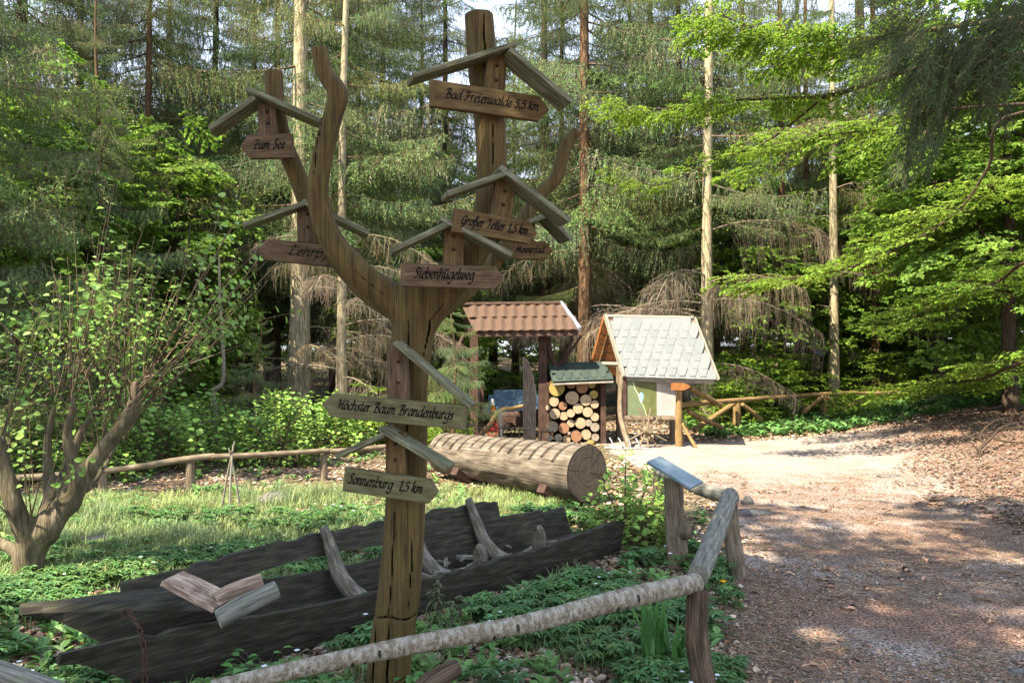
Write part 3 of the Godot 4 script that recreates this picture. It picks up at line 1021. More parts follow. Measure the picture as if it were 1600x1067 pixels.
# ---------------------------------------------------------------- signpost
# One arrow board with its backing plank, bolts and little roof. L and R are [px, py, depth] of the board's two ends.
func sign_arm(t: Node3D, L: Array, R: Array, h: float, tip: int, text: String, u0: float, u1: float, xh: float, plank: Array, roofs: Array, wood_m: Material, vshift := -0.12) -> void:
	var a := S(L[0], L[1], L[2])
	var b := S(R[0], R[1], R[2])
	var ex := (b - a).normalized()
	var ez := Vector3.UP.cross(ex) * -1.0
	ez = ex.cross(Vector3.UP).normalized()
	if ez.z < 0.0: ez = -ez
	var ey := ez.cross(ex).normalized()
	var ln := (b - a).length()
	var th := 0.03
	var hh := h * 0.5
	var tl := h * rr(0.36, 0.5)
	var pts := []
	if tip > 0:
		pts = [a - ey * hh, a + ey * hh, b - ex * tl + ey * hh * 0.97, b, b - ex * tl - ey * hh]
	else:
		pts = [b - ey * hh, b + ey * hh, a + ex * tl + ey * hh, a, a + ex * tl - ey * hh * 0.97]
	var mb := MB.new()
	# along-the-grain uv: build from boards with the long axis first
	var mid := (a + b) * 0.5 - ez * th * 0.5
	var bev := 0.003
	var front := []
	var c2 := Vector3.ZERO
	for p in pts: c2 += p
	c2 /= pts.size()
	for p in pts: front.append(c2 + (p - c2) * (1.0 - bev / hh))
	var off := rr(0, 5.0)
	for i in pts.size():
		var p: Vector3 = pts[i]
		var q: Vector3 = pts[(i + 1) % pts.size()]
		mb.quad(p - ez * bev, q - ez * bev, q - ez * th, p - ez * th, mid)
		mb.quad(p - ez * bev, q - ez * bev, front[(i + 1) % pts.size()], front[i], mid)
	for s in [0, 1]:
		var ring: Array = front if s == 0 else pts
		var dz := Vector3.ZERO if s == 0 else -ez * th
		var nn := ez if s == 0 else -ez
		var st := mb.v.size()
		for p in ring: mb.vert(p + dz, nn, Vector2((p - a).dot(ey) + off, (p - a).dot(ex) + off))
		var cw: bool = ((ring[2] - ring[0]) as Vector3).cross(ring[1] - ring[0]).dot(nn) > 0.0
		for i in range(1, ring.size() - 1):
			for k in ([0, i, i + 1] if cw else [0, i + 1, i]): mb.ix.append(st + k)
	var board := put("sign_board", mb, wood_m, t)
	tag(board, "arrow board lettered %s" % text, "")
	var lt := MB.new()
	letters(lt, text, a + ex * ln * u0 + ey * h * vshift + ez * 0.0015, ex, ey, ez, ln * (u1 - u0), xh, 0.0095)
	put("lettering", lt, M.paint_dark, board)
	# backing plank [px centre, py top, py bottom, width px, lean px]
	var dm: float = (L[2] + R[2]) * 0.5
	var u := clampf(float(plank[0] - L[0]) / float(R[0] - L[0]), -0.2, 1.2)
	var dp: float = lerpf(L[2], R[2], u)
	var p0 := S(plank[0] + plank[4], plank[1], dp) - ez * (th + 0.02)
	var p1 := S(plank[0], plank[2], dp) - ez * (th + 0.02)
	var pb := MB.new()
	var ax := (p0 - p1) * 0.5
	pb.bbox((p0 + p1) * 0.5, ax, ex * (plank[3] * dm / FOCAL * 0.5), ez * 0.019, 0.003)
	var pl := put("backing_plank", pb, M.sign_wood_b if tip > 0 else M.sign_wood, t)
	for k in [0.25, 0.58]:
		var bb := MB.new()
		var o := p0.lerp(p1, k) + ez * 0.018
		bb.tube([o, o + ez * 0.006, o + ez * 0.009], [0.0085, 0.008, 0.004], 8)
		put("bolt", bb, M.rust, pl)
	# roof boards [ax, ay, bx, by] front edges, running back along -ez
	for r in roofs:
		var q0 := S(r[0], r[1], dm - 0.03)
		var q1 := S(r[2], r[3], dm - 0.03)
		var along := (q1 - q0) * 0.5
		var nrm := along.cross(ez).normalized()
		var rb := MB.new()
		rb.bbox((q0 + q1) * 0.5 - ez * 0.06, along, nrm * 0.0125, ez * 0.068, 0.003)
		put("roof_board", rb, M.roof_board, t)

func signpost() -> void:
	var foot := on_ground(S(607, 1090, 3.6).x, -3.6)
	var t := thing("signpost_tree", foot, "tall branching wooden signpost carrying many small roofed arrow boards", "signpost")
	var D := 3.62
	var bones := []
	var k := D / FOCAL
	chain_bones(bones, [S(604, 1100, D), S(610, 1010, D), S(622, 930, D), S(631, 830, D), S(636, 720, D), S(637, 600, D), S(645, 520, D), S(652, 462, D)], [36 * k, 34 * k, 33 * k, 31 * k, 30.5 * k, 31 * k, 33 * k, 33 * k], false)
	# great curved limb on the left, in front
	chain_bones(bones, [S(648, 500, D), S(606, 463, D - 0.02), S(560, 426, D - 0.05), S(521, 380, D - 0.08), S(500, 330, D - 0.1), S(497, 285, D - 0.12), S(507, 230, D - 0.12), S(519, 182, D - 0.12), S(527, 145, D - 0.12), S(506, 112, D - 0.12), S(499, 76, D - 0.12)], [26 * k, 23 * k, 20 * k, 17.5 * k, 16 * k, 15.5 * k, 15.5 * k, 15 * k, 15.5 * k, 13 * k, 13 * k])
	# second limb behind it
	chain_bones(bones, [S(630, 490, D + 0.05), S(575, 455, D + 0.12), S(525, 400, D + 0.2), S(487, 330, D + 0.25), S(462, 270, D + 0.22), S(440, 215, D + 0.18), S(430, 160, D + 0.15), S(427, 113, D + 0.15)], [20 * k, 19 * k, 18 * k, 16.5 * k, 15.5 * k, 15 * k, 14 * k, 13.5 * k])
	# stout upright limb on the right
	chain_bones(bones, [S(655, 500, D), S(700, 452, D), S(742, 390, D - 0.02), S(766, 320, D), S(768, 250, D), S(764, 180, D), S(754, 100, D), S(748, 24, D)], [28 * k, 26 * k, 25 * k, 24 * k, 24 * k, 24 * k, 23.5 * k, 23 * k])
	# thin bent limb far right
	chain_bones(bones, [S(668, 492, D + 0.05), S(720, 458, D + 0.15), S(770, 412, D + 0.28), S(808, 360, D + 0.34), S(843, 305, D + 0.38), S(868, 280, D + 0.4), S(877, 252, D + 0.4), S(886, 224, D + 0.4), S(902, 204, D + 0.4)], [20 * k, 17 * k, 15 * k, 14 * k, 12.5 * k, 12 * k, 12 * k, 11 * k, 10 * k])
	var mb := MB.new()
	# drying cracks: [px, py] from top to bottom, half width; and the sawn step round the foot
	var cracks := []
	for q in [[[643, 500], [640, 620], [641, 735], 0.005], [[622, 770], [616, 905], [612, 960], 0.004], [[612, 958], [611, 1010], [609, 1090], 0.006], [[648, 800], [646, 870], [640, 955], 0.0035], [[592, 965], [589, 1020], [586, 1090], 0.005], [[756, 30], [757, 80], [760, 135], 0.0045], [[770, 195], [772, 235], [770, 285], 0.004], [[519, 180], [509, 235], [503, 290], 0.0035], [[540, 405], [575, 440], [612, 470], 0.0035], [[700, 470], [675, 500], [662, 560], 0.0045]]:
		cracks.append([S(q[0][0], q[0][1], D), S(q[1][0], q[1][1], D), S(q[2][0], q[2][1], D), q[3]])
	var step_y := S(610, 956, D).y
	var carve := func(p: Vector3, v: float) -> float:
		if p.z < -D - 0.01: return v
		var out := v
		if absf(p.y - step_y - 0.01 * sin(p.x * 40.0)) < 0.006 and v > -0.02: out = maxf(out, 0.0055 - absf(p.y - step_y - 0.01 * sin(p.x * 40.0)))
		for c in cracks:
			var a: Vector3 = c[0] if p.y > c[1].y else c[1]
			var b: Vector3 = c[1] if p.y > c[1].y else c[2]
			if p.y > a.y or p.y < b.y: continue
			var u := (a.y - p.y) / (a.y - b.y)
			var whole: float = (c[0].y - p.y) / (c[0].y - c[2].y)
			var x := lerpf(a.x, b.x, u) + 0.006 * noise.get_noise_1d(p.y * 900.0)
			var w: float = c[3] * 0.95 * sqrt(sin(PI * clampf(whole, 0.02, 0.98)))
			if absf(p.x - x) < w + 0.01 and v > -0.03: out = maxf(out, w - absf(p.x - x))
		return out
	bones_mesh(bones, 0.0075, 0.035, mb, 0.006, carve)
	put("trunk", mb, M.post_wood, t)
	sign_arm(t, [673, 144, 3.36], [859, 171, 3.58], 0.124, 1, "Bad Freienwalde 5,5 km", 0.11, 0.90, 0.028, [777, 82, 150, 33, 4], [[645, 118, 806, 68], [796, 76, 894, 159]], M.sign_wood_b)
	sign_arm(t, [374, 229, 3.62], [458, 227, 3.66], 0.122, -1, "Zum See", 0.25, 0.84, 0.030, [417, 158, 212, 29, -3], [[326, 201, 398, 152], [384, 138, 501, 188]], M.sign_wood)
	sign_arm(t, [401, 388, 3.70], [563, 405, 3.86], 0.112, -1, "Lehrpfad", 0.29, 0.82, 0.031, [481, 318, 378, 31, -1], [[379, 351, 482, 315], [472, 314, 577, 364]], M.sign_wood)
	sign_arm(t, [708, 343, 3.30], [840, 365, 3.42], 0.108, 1, "Großer Teller 1,5 km", 0.09, 0.88, 0.026, [786, 280, 345, 34, 8], [[698, 303, 803, 266], [781, 261, 891, 345]], M.sign_wood_b)
	sign_arm(t, [788, 389, 3.80], [865, 392, 3.90], 0.10, 1, "Moospfad", 0.22, 0.80, 0.021, [826, 340, 385, 24, 4], [[812, 352, 866, 332], [858, 338, 893, 374]], M.sign_wood_b)
	sign_arm(t, [626, 429, 3.30], [788, 434, 3.40], 0.106, 1, "Siebenhügelweg", 0.12, 0.70, 0.030, [710, 352, 414, 32, 0], [[612, 391, 708, 346], [688, 340, 800, 398]], M.sign_wood)
	sign_arm(t, [502, 632, 3.42], [728, 653, 3.36], 0.112, -1, "Höchster Baum Brandenburgs", 0.11, 0.91, 0.029, [619, 540, 640, 36, 0], [[616, 535, 737, 636]], M.sign_wood_g)
	sign_arm(t, [536, 749, 3.42], [684, 770, 3.34], 0.112, 1, "Sonnenburg  1,5 km", 0.05, 0.84, 0.030, [614, 676, 752, 33, 0], [[524, 713, 600, 679], [592, 670, 699, 733]], M.sign_wood_g)

# ---------------------------------------------------------------- boat
func boat() -> void:
	var ta := Vector3(0.72, 0, -0.694)      # towards the stern
	var out := Vector3(-0.694, 0, -0.72)    # away from the camera
	var bow := Vector3(-1.98, 0, -3.24)
	var t := thing("dugout_boat", Vector3(-0.6, 0, -4.7), "old dark wooden dugout boat with broken sides lying in the plants", "boat")
	var grain := func(m: MB) -> MB:
		for i in m.v.size(): m.uv[i] = Vector2(m.v[i].y + 0.6 * m.v[i].dot(out), m.v[i].dot(ta) + 0.15 * m.v[i].y)
		return m
	var at := func(s: float, w: float, y: float) -> Vector3: return bow + ta * s + out * w + Vector3(0, y + 0.008 * noise.get_noise_2d(s * 60.0, w * 30.0), 0)
	# near side board
	var mb := MB.new()
	var secs := []
	for i in 61:
		var s := 4.05 * i / 60.0
		var top := lerpf(0.335, 0.245, sm(0.0, 1.6, s)) + 0.055 * sm(3.0, 4.05, s) + 0.008 * noise.get_noise_1d(s * 900.0)
		if noise.get_noise_1d(s * 700.0 + 11.0) > 0.22: top -= 0.016
		var bot := lerpf(0.29, 0.0, sm(0.0, 0.55, s)) + 0.06 * sm(3.3, 4.05, s) - 0.02
		var wob := 0.012 * noise.get_noise_1d(s * 60.0 + 50.0)
		var inn := 0.045 + 0.015 * sm(0.0, 0.6, s)
		secs.append([at.call(s, wob, top), at.call(s, wob + 0.05, bot), at.call(s, wob + 0.05 + inn, bot), at.call(s, wob + inn, top - 0.006)])
	loft(mb, secs)
	put("side_board", grain.call(mb), M.boat_wood, t)
	# bottom
	mb = MB.new(); secs = []
	for i in 19:
		var s := 0.35 + 3.6 * i / 18.0
		var y := 0.10 * (1.0 - sm(0.3, 1.1, s)) + 0.05 * sm(3.2, 3.95, s)
		secs.append([at.call(s, 0.10, y), at.call(s, 0.50, y + 0.03), at.call(s, 0.50, y + 0.07), at.call(s, 0.10, y + 0.045)])
	loft(mb, secs)
	put("bottom_plank", grain.call(mb), M.boat_wood, t)
	# far side: lower and upper planks with a gap between
	mb = MB.new(); secs = []
	for i in 45:
		var s := 0.45 + 3.2 * i / 44.0
		var top := 0.30 + 0.05 * sm(2.0, 2.7, s) - 0.05 * sm(1.0, 1.6, s) * (1.0 - sm(2.0, 2.5, s)) + 0.016 * noise.get_noise_1d(s * 1300.0 + 9.0) + 0.015 * noise.get_noise_1d(s * 180.0)
		secs.append([at.call(s, 0.56, top), at.call(s, 0.50, 0.05), at.call(s, 0.545, 0.05), at.call(s, 0.605, top)])
	loft(mb, secs)
	put("lower_plank", grain.call(mb), M.boat_wood, t)
	mb = MB.new(); secs = []
	for i in 49:
		var s := 0.42 + 2.78 * i / 48.0
		var top := lerpf(0.41, 0.485, sm(0.3, 1.6, s)) + 0.012 * noise.get_noise_1d(s * 1300.0 + 30.0) + 0.012 * noise.get_noise_1d(s * 200.0)
		if noise.get_noise_1d(s * 800.0 + 71.0) > 0.2: top -= 0.02
		var bot := 0.30 + 0.05 * sm(0.9, 1.4, s) + 0.015 * noise.get_noise_1d(s * 900.0 + 400.0) - 0.06 * sm(1.9, 2.4, s)
		secs.append([at.call(s, 0.635, top), at.call(s, 0.585, bot), at.call(s, 0.625, bot), at.call(s, 0.675, top)])
	loft(mb, secs)
	put("upper_plank", grain.call(mb), M.boat_wood, t)
	# low stern piece of the far side
	mb = MB.new(); secs = []
	for i in 8:
		var s := 3.22 + 0.75 * i / 7.0
		secs.append([at.call(s, 0.6, 0.27 + 0.05 * i / 7.0), at.call(s, 0.52, 0.08), at.call(s, 0.57, 0.08), at.call(s, 0.65, 0.27 + 0.05 * i / 7.0)])
	loft(mb, secs)
	put("stern_plank", grain.call(mb), M.boat_wood, t)
	# bow block: long rising wedge
	mb = MB.new(); secs = []
	for i in 12:
		var k := i / 11.0
		var s := -0.07 + 0.92 * k
		var wc := 0.47 - 0.10 * k
		var hw := lerpf(0.028, 0.20, sm(0.0, 0.8, k))
		var top := lerpf(0.445, 0.34, k) - 0.03 * sm(0.6, 1.0, k)
		var bot := lerpf(0.405, 0.10, sm(0.0, 0.6, k))
		var cut := 0.016 * noise.get_noise_1d(i * 70.0)
		secs.append([at.call(s, wc - hw, top - 0.03), at.call(s, wc - hw * 0.55, top + cut), at.call(s, wc + hw * 0.6, top + 0.012), at.call(s, wc + hw, top - 0.02), at.call(s, wc + hw * 0.8, bot), at.call(s, wc - hw * 0.7, bot)])
	loft(mb, secs)
	put("bow_block", grain.call(mb), M.boat_wood, t)
	# bent ribs against the far side
	for r in [[1.62, 0.50], [2.28, 0.49], [2.86, 0.51]]:
		var s: float = r[0]
		var pts := [at.call(s, 0.60, r[1] + 0.03), at.call(s + 0.02, 0.585, r[1] - 0.04), at.call(s + 0.03, 0.53, 0.36), at.call(s + 0.05, 0.46, 0.22), at.call(s + 0.10, 0.34, 0.12), at.call(s + 0.18, 0.20, 0.09)]
		pole("rib", pts, [0.028, 0.034, 0.042, 0.05, 0.055, 0.035], M.rib_wood, t, 9, 0.12, 4)
	# near rib stumps
	for r in [[2.55, 0.30], [3.15, 0.33]]:
		var s: float = r[0]
		pole("rib_stump", [at.call(s + 0.1, 0.32, 0.10), at.call(s + 0.06, 0.18, 0.16), at.call(s, 0.12, r[1]), at.call(s - 0.02, 0.13, r[1] + 0.03)], [0.05, 0.06, 0.045, 0.015], M.rib_wood, t, 9, 0.2, 4)
	# decayed wood and moss lying inside
	mb = MB.new()
	for i in 34:
		var p: Vector3 = at.call(rr(1.9, 3.7), rr(0.1, 0.46), rr(0.09, 0.16))
		var d := Vector3(rr(-1, 1), rr(-0.1, 0.1), rr(-1, 1)).normalized() * rr(0.03, 0.11)
		mb.bbox(p, d, d.cross(Vector3.UP).normalized() * rr(0.01, 0.025), Vector3(0, rr(0.006, 0.014), 0), 0.003)
	put("decayed_wood", mb, M.rib_wood, t).set_meta("kind", "stuff")
	# supports under the hull
	pole("support_block", [at.call(2.75, -0.03, 0.02), at.call(2.55, 0.6, 0.02)], [0.07, 0.075], M.boat_wood, t, 8, 0.15)
	# things lying in the bow
	var o1 := S(308, 925, 3.75)
	var pl := thing("broken_plank", o1, "broken reddish-grey plank lying across the boat's bow", "plank")
	mb = MB.new()
	var pa := S(268, 903, 3.85); var pb := S(350, 944, 3.6)
	var al := pb - pa
	secs = []
	for i in 9:
		var k := i / 8.0
		var c := pa + al * k
		var w := Vector3(0.30, 0.05, -0.95).normalized() * (0.075 + 0.008 * noise.get_noise_1d(i * 90.0))
		var e := 0.03 * noise.get_noise_1d(i * 200.0)
		var up := Vector3(0.45, 0.85, 0.2).normalized() * 0.018
		secs.append([c - w + up * (0.7 + e), c + w + up + al * e * 0.4, c + w - up, c - w - up])
	loft(mb, secs)
	put("board", mb, M.grey_red, pl)
	for q in [[[336, 938, 3.62], [408, 908, 3.74], 0.042, "short hollow split log, farther of the pair in the boat", M.grey_red], [[340, 968, 3.40], [432, 921, 3.55], 0.046, "weathered grey hollow log resting on the boat's near side", M.rail_grey]]:
		var a := S(q[0][0], q[0][1], q[0][2]); var b := S(q[1][0], q[1][1], q[1][2])
		var lg := thing("hollow_log", a.lerp(b, 0.5), q[3], "log", "hollow logs in the boat")
		var r: float = q[2]
		mb = MB.new()
		mb.tube(smooth_path([a, a.lerp(b, 0.35) + Vector3(0, 0.006, 0), b], 5), smooth_num([r * 0.95, r * 1.05, r], 5), 14, 0.10, false, r * 900.0, noise)
		put("shell", mb, q[4], lg)
		mb = MB.new()
		var ax := (b - a).normalized()
		var ux := ax.cross(Vector3.UP).normalized(); var uy := ux.cross(ax)
		for e in [0, 1]:
			var c := a if e == 0 else b
			var sg := 1.0 if e == 0 else -1.0
			for j in 14:
				var a0 := TAU * j / 14; var a1 := TAU * (j + 1) / 14
				var d0 := ux * cos(a0) + uy * sin(a0); var d1 := ux * cos(a1) + uy * sin(a1)
				var rr0 := r * 0.97; var ri := r * 0.55
				mb.quad(c + d0 * rr0, c + d1 * rr0, c + d1 * ri + ax * 0.004 * sg, c + d0 * ri + ax * 0.004 * sg, c + ax * sg)
				mb.quad(c + d0 * ri + ax * 0.004 * sg, c + d1 * ri + ax * 0.004 * sg, c + d1 * ri * 0.6 + ax * 0.07 * sg, c + d0 * ri * 0.6 + ax * 0.07 * sg, c - ax * sg)
				mb.quad(c + d0 * ri * 0.6 + ax * 0.07 * sg, c + d1 * ri * 0.6 + ax * 0.07 * sg, c + ax * 0.071 * sg + d1 * 0.001, c + ax * 0.071 * sg, c + ax * sg)
		put("hollow_end", mb, M.log_end_grey, lg)
	# chain
	var cp := smooth_path([S(197, 958, 3.42), S(213, 975, 3.33), S(222, 1000, 3.30), S(226, 1035, 3.29), S(226, 1068, 3.28), S(232, 1085, 3.25)], 8)
	var ch := thing("rusty_chain", cp[0], "rusty iron chain hanging over the boat's bow", "chain")
	var dist := 0.0
	var link := 0
	for i in cp.size() - 1:
		dist += (cp[i + 1] - cp[i]).length()
		if dist < 0.026: continue
		dist = 0.0
		var ax: Vector3 = (cp[i + 1] - cp[i]).normalized()
		var sd := ax.cross(Vector3(0, 0, 1) if link % 2 == 0 else Vector3(1, 0.2, 0)).normalized()
		var ring := []
		for j in 11:
			var an := TAU * j / 10
			ring.append(cp[i] + ax * cos(an) * 0.020 + sd * sin(an) * 0.011)
		mb = MB.new()
		var rad := []; rad.resize(11); rad.fill(0.0038)
		mb.tube(ring, rad, 5, 0.0, false)
		put("link", mb, M.rust, ch)
		link += 1
	mb = MB.new()
	var hp := smooth_path([S(193, 966, 3.40), S(190, 958, 3.40), S(196, 951, 3.40), S(204, 955, 3.40), S(206, 964, 3.40)], 4)
	var hr := []; hr.resize(hp.size()); hr.fill(0.0055)
	mb.tube(hp, hr, 6)
	put("hook", mb, M.rust, ch)

# ---------------------------------------------------------------- notched log on trestles
func notched_log() -> void:
	var a := S(694, 708, 10.0)
	var b := S(918, 740, 8.0)
	var t := thing("notched_log", Vector3((a.x + b.x) * 0.5, 0, (a.z + b.z) * 0.5), "thick barkless log with curved saw cuts and iron hooks on top", "log")
	var ax := (b - a).normalized()
	var ln := (b - a).length()
	var nx := ax.cross(Vector3.UP).normalized()
	if nx.z < 0.0: nx = -nx
	var ny := Vector3.UP - ax * ax.y
	ny = ny.normalized()
	var cuts := []
	for i in 13: cuts.append([0.16 + i * (ln - 0.36) / 12.0 + rr(-0.015, 0.015), rr(-0.2, 0.1), rr(0.55, 0.95)])
	var zs := [0.0]
	for c in cuts:
		for d in [-0.06, -0.03, -0.024, -0.019, 0.019, 0.024, 0.03, 0.06]: zs.append(c[0] + d)
	zs.append(ln)
	zs.sort()
	var mb := MB.new()
	var sides := 56
	var rows := []
	for z in zs:
		var row := []
		for k in sides + 1:
			var an := TAU * k / sides            # 0 = towards the camera side, 90 deg = up
			var r: float = lerpf(0.275, 0.315, z / ln)
			r *= 1.0 + 0.035 * noise.get_noise_3d(cos(an) * 45.0, sin(an) * 45.0, z * 55.0) + 0.012 * noise.get_noise_3d(cos(an) * 320.0, sin(an) * 320.0, z * 14.0)
			if sin(an) < -0.35: r *= 1.0 - 0.10 * absf(noise.get_noise_3d(cos(an) * 90.0, z * 150.0, 5.0)) * 2.0
			var bend := 0.0
			# cuts lean: their ends on the camera side curve towards the left end
			for c in cuts:
				var zz: float = z
				var dz := absf(zz - c[0])
				if dz < 0.0215:
					var up := wrapf(an - PI * 0.5, -PI, PI)
					if up > -c[2] - 0.35 and up < c[2] + 0.6: r -= 0.06
			bend = -0.10 * (1.0 - sin(an)) * (1.0 if sin(an) > 0.0 else 1.0) * sm(0.0, 0.2, z) * sm(0.0, 0.2, ln - z)
			if cos(an) > 0.0: pass
			else: bend *= 0.4
			row.append(a + ax * (z + bend) + (nx * cos(an) + ny * sin(an)) * r)
		rows.append(row)
	var w := sides + 1
	for i in rows.size():
		for k in w:
			var p: Vector3 = rows[i][k]
			var pu: Vector3 = rows[i][(k + 1) % sides] - rows[i][(k + sides - 1) % sides]
			var pi := maxi(i - 1, 0); var ni := mini(i + 1, rows.size() - 1)
			var pv: Vector3 = rows[ni][k] - rows[pi][k]
			var nn := pu.cross(pv).normalized()
			var an := TAU * k / sides
			if nn.dot(nx * cos(an) + ny * sin(an)) < 0.0: nn = -nn
			mb.vert(p, nn, Vector2(2.0 * float(k) / sides, zs[i]))
	var flip := (((rows[1][1] - rows[0][0]) as Vector3).cross(rows[0][1] - rows[0][0])).dot(nx) < 0.0
	for i in rows.size() - 1:
		for k in sides:
			var q := [i * w + k, i * w + k + 1, (i + 1) * w + k + 1, (i + 1) * w + k]
			for j in ([0, 2, 1, 0, 3, 2] if flip else [0, 1, 2, 0, 2, 3]): mb.ix.append(q[j])
	put("trunk", mb, M.log_side, t)
	for e in [0, rows.size() - 1]:
		var em := MB.new()
		var nn := -ax if e == 0 else ax
		var c := (a if e == 0 else b)
		var ci := em.vert(c, nn, Vector2(0.5, 0.5))
		for k in w:
			var an := TAU * k / sides
			em.vert(rows[e][k] + nn * 0.001, nn, Vector2(0.5 + 0.47 * cos(an), 0.5 + 0.47 * sin(an)))
		for k in sides:
			var p := em.v[ci]; var q := em.v[ci + 1 + k]; var s := em.v[ci + 2 + k]
			if (s - p).cross(q - p).dot(nn) > 0.0:
				for j in [ci, ci + 1 + k, ci + 2 + k]: em.ix.append(j)
			else:
				for j in [ci, ci + 2 + k, ci + 1 + k]: em.ix.append(j)
		put("sawn_end", em, M.log_end_dark, t)
	# iron hooks on top
	for z in [0.52, 0.86, 1.18, 1.55, 1.93]:
		var o: Vector3 = a + ax * z + ny * 0.285
		var hb := MB.new()
		hb.tube(smooth_path([o - ny * 0.03, o + ny * 0.11, o + ny * 0.13 + ax * 0.03, o + ny * 0.135 + ax * 0.2], 3), smooth_num([0.009, 0.009, 0.009, 0.008], 3), 6)
		put("iron_hook", hb, M.iron, t)
	# trestle timbers and the log underneath
	var ga := Vector3(a.x, 0, a.z); var gb := Vector3(b.x, 0, b.z)
	for q in [[0.26, M.dark_brown], [0.86, M.dark_brown]]:
		var c := ga.lerp(gb, q[0])
		var bm := MB.new()
		bm.bbox(c + nx * 0.14 + Vector3(0, 0.06, 0), (nx * 0.2 + ny * 0.13), ax * 0.06, (nx * 0.5 - ny * 0.8).normalized() * 0.05, 0.006)
		put("trestle_timber", bm, q[1], t)
		bm = MB.new()
		bm.bbox(c - nx * 0.14 + Vector3(0, 0.06, 0), (-nx * 0.2 + ny * 0.13), ax * 0.06, (-nx * 0.5 - ny * 0.8).normalized() * 0.05, 0.006)
		put("trestle_timber", bm, q[1], t)
	pole("ground_log", [ga.lerp(gb, 0.1) + Vector3(0, 0.07, -0.12), ga.lerp(gb, 0.92) + Vector3(0, 0.07, -0.05)], [0.09, 0.095], M.log_side, t, 12, 0.1)

# ---------------------------------------------------------------- railing in the foreground
func railing() -> void:
	var A := S(1091, 912, 3.5)
	var t := thing("log_railing", Vector3(A.x, 0, A.z), "low railing of a birch pole and grey poles along the path", "railing")
	var e := S(330, 1076, 2.72)
	pole("birch_rail", [A + Vector3(0.005, 0, -0.02), A.lerp(e, 0.2) + Vector3(0, 0.004, 0), A.lerp(e, 0.42) + Vector3(0, -0.012, 0), A.lerp(e, 0.7) + Vector3(0, 0.004, 0), e], [0.046, 0.046, 0.041, 0.036, 0.030], M.birch, t, 20, 0.05, 6)
	var B := S(1141, 776, 5.55)
	pole("rail", [A + Vector3(0.01, 0.03, -0.03), A.lerp(B, 0.45) + Vector3(0, 0.012, 0), B + Vector3(0, 0.01, 0)], [0.05, 0.058, 0.062], M.rail_grey, t, 14, 0.06, 5)
	var C := S(1063, 750, 6.2)
	pole("rail", [B + Vector3(0.02, -0.01, 0.02), B.lerp(C, 0.5) + Vector3(0, -0.02, 0), C, S(1030, 738, 7.0)], [0.056, 0.054, 0.05, 0.046], M.rail_grey, t, 12, 0.07, 4)
	pole("post", [A + Vector3(0.0, -0.03, 0.0), S(1090, 1000, 3.48), S(1108, 1110, 3.45)], [0.050, 0.053, 0.058], M.post_dark, t, 14, 0.10, 5)
	pole("post", [B + Vector3(0.0, 0.0, 0.0), S(1143, 830, 5.58), S(1156, 915, 5.5)], [0.055, 0.062, 0.075], M.rail_wood, t, 14, 0.10, 4)
	pole("post", [S(1031, 738, 7.0), S(1030, 800, 7.0)], [0.06, 0.07], M.rail_wood, t, 12, 0.10, 3)
	var f := S(-60, 1030, 2.6)
	var rr2 := thing("grey_rail", Vector3(f.x, 0, f.z), "smooth grey log rail crossing the bottom left corner", "rail")
	pole("rail", [f, S(30, 1060, 2.55), S(140, 1100, 2.5)], [0.036, 0.035, 0.034], M.rail_grey, rr2, 16, 0.06, 5)
	pole("post", [S(150, 1098, 2.5), Vector3(S(150, 1085, 2.5).x, -0.05, -2.48)], [0.05, 0.055], M.post_dark, rr2, 10, 0.1, 3)
	# thick post with a slanting plaque
	var p := G(1060, 888)
	var l := thing("plaque_post", p, "thick knotty post topped by a slanting pale panel", "information plaque")
	pole("post", [p - Vector3(0, 0.06, 0), S(1058, 850, 5.7), S(1055, 800, 5.7), S(1053, 748, 5.7)], [0.085, 0.08, 0.075, 0.072], M.rail_wood, l, 16, 0.14, 5)
	var kb := MB.new()
	var kc := S(1069, 827, 5.66)
	for i in 11:
		for k in 17:
			var la := PI * i / 10.0; var lo := TAU * k / 16.0
			var dd := Vector3(sin(la) * cos(lo), cos(la), sin(la) * sin(lo))
			var r := 0.066 * (1.0 + 0.5 * noise.get_noise_3d(dd.x * 70.0, dd.y * 70.0, dd.z * 70.0) + 0.35 * noise.get_noise_3d(dd.x * 230.0, dd.y * 230.0, dd.z * 230.0))
			kb.vert(kc + dd * r, dd, Vector2(lo / TAU, la * 0.1))
	for i in 10:
		for k in 16:
			var a := i * 17 + k
			for q in [a, a + 18, a + 1, a, a + 17, a + 18]: kb.ix.append(q)
	put("knot", kb, M.rail_wood, l)
	var pb := MB.new()
	var c0 := S(1054, 738, 5.62)
	var ex := (S(1090, 757, 5.50) - S(1018, 714, 5.78)).normalized()
	var ey := Vector3(0.42, 0.35, -1.0); ey = (ey - ex * ey.dot(ex)).normalized()
	var ez := ex.cross(ey)
	pb.bbox(c0, ex * 0.205, ey * 0.085, ez * 0.012, 0.003)
	put("panel", pb, M.plaque, l)

# ---------------------------------------------------------------- roofs with single shingles
func hex_mesh(w: float, h: float, th: float, mat: Material) -> ArrayMesh:
	var mb := MB.new()
	mb.prism([Vector3(-w * 0.25, -h * 0.5, 0), Vector3(w * 0.25, -h * 0.5, 0), Vector3(w * 0.5, 0, 0), Vector3(w * 0.5, h * 0.5, 0), Vector3(-w * 0.5, h * 0.5, 0), Vector3(-w * 0.5, 0, 0)], Vector3(0, 0, th))
	return mb.mesh(mat)

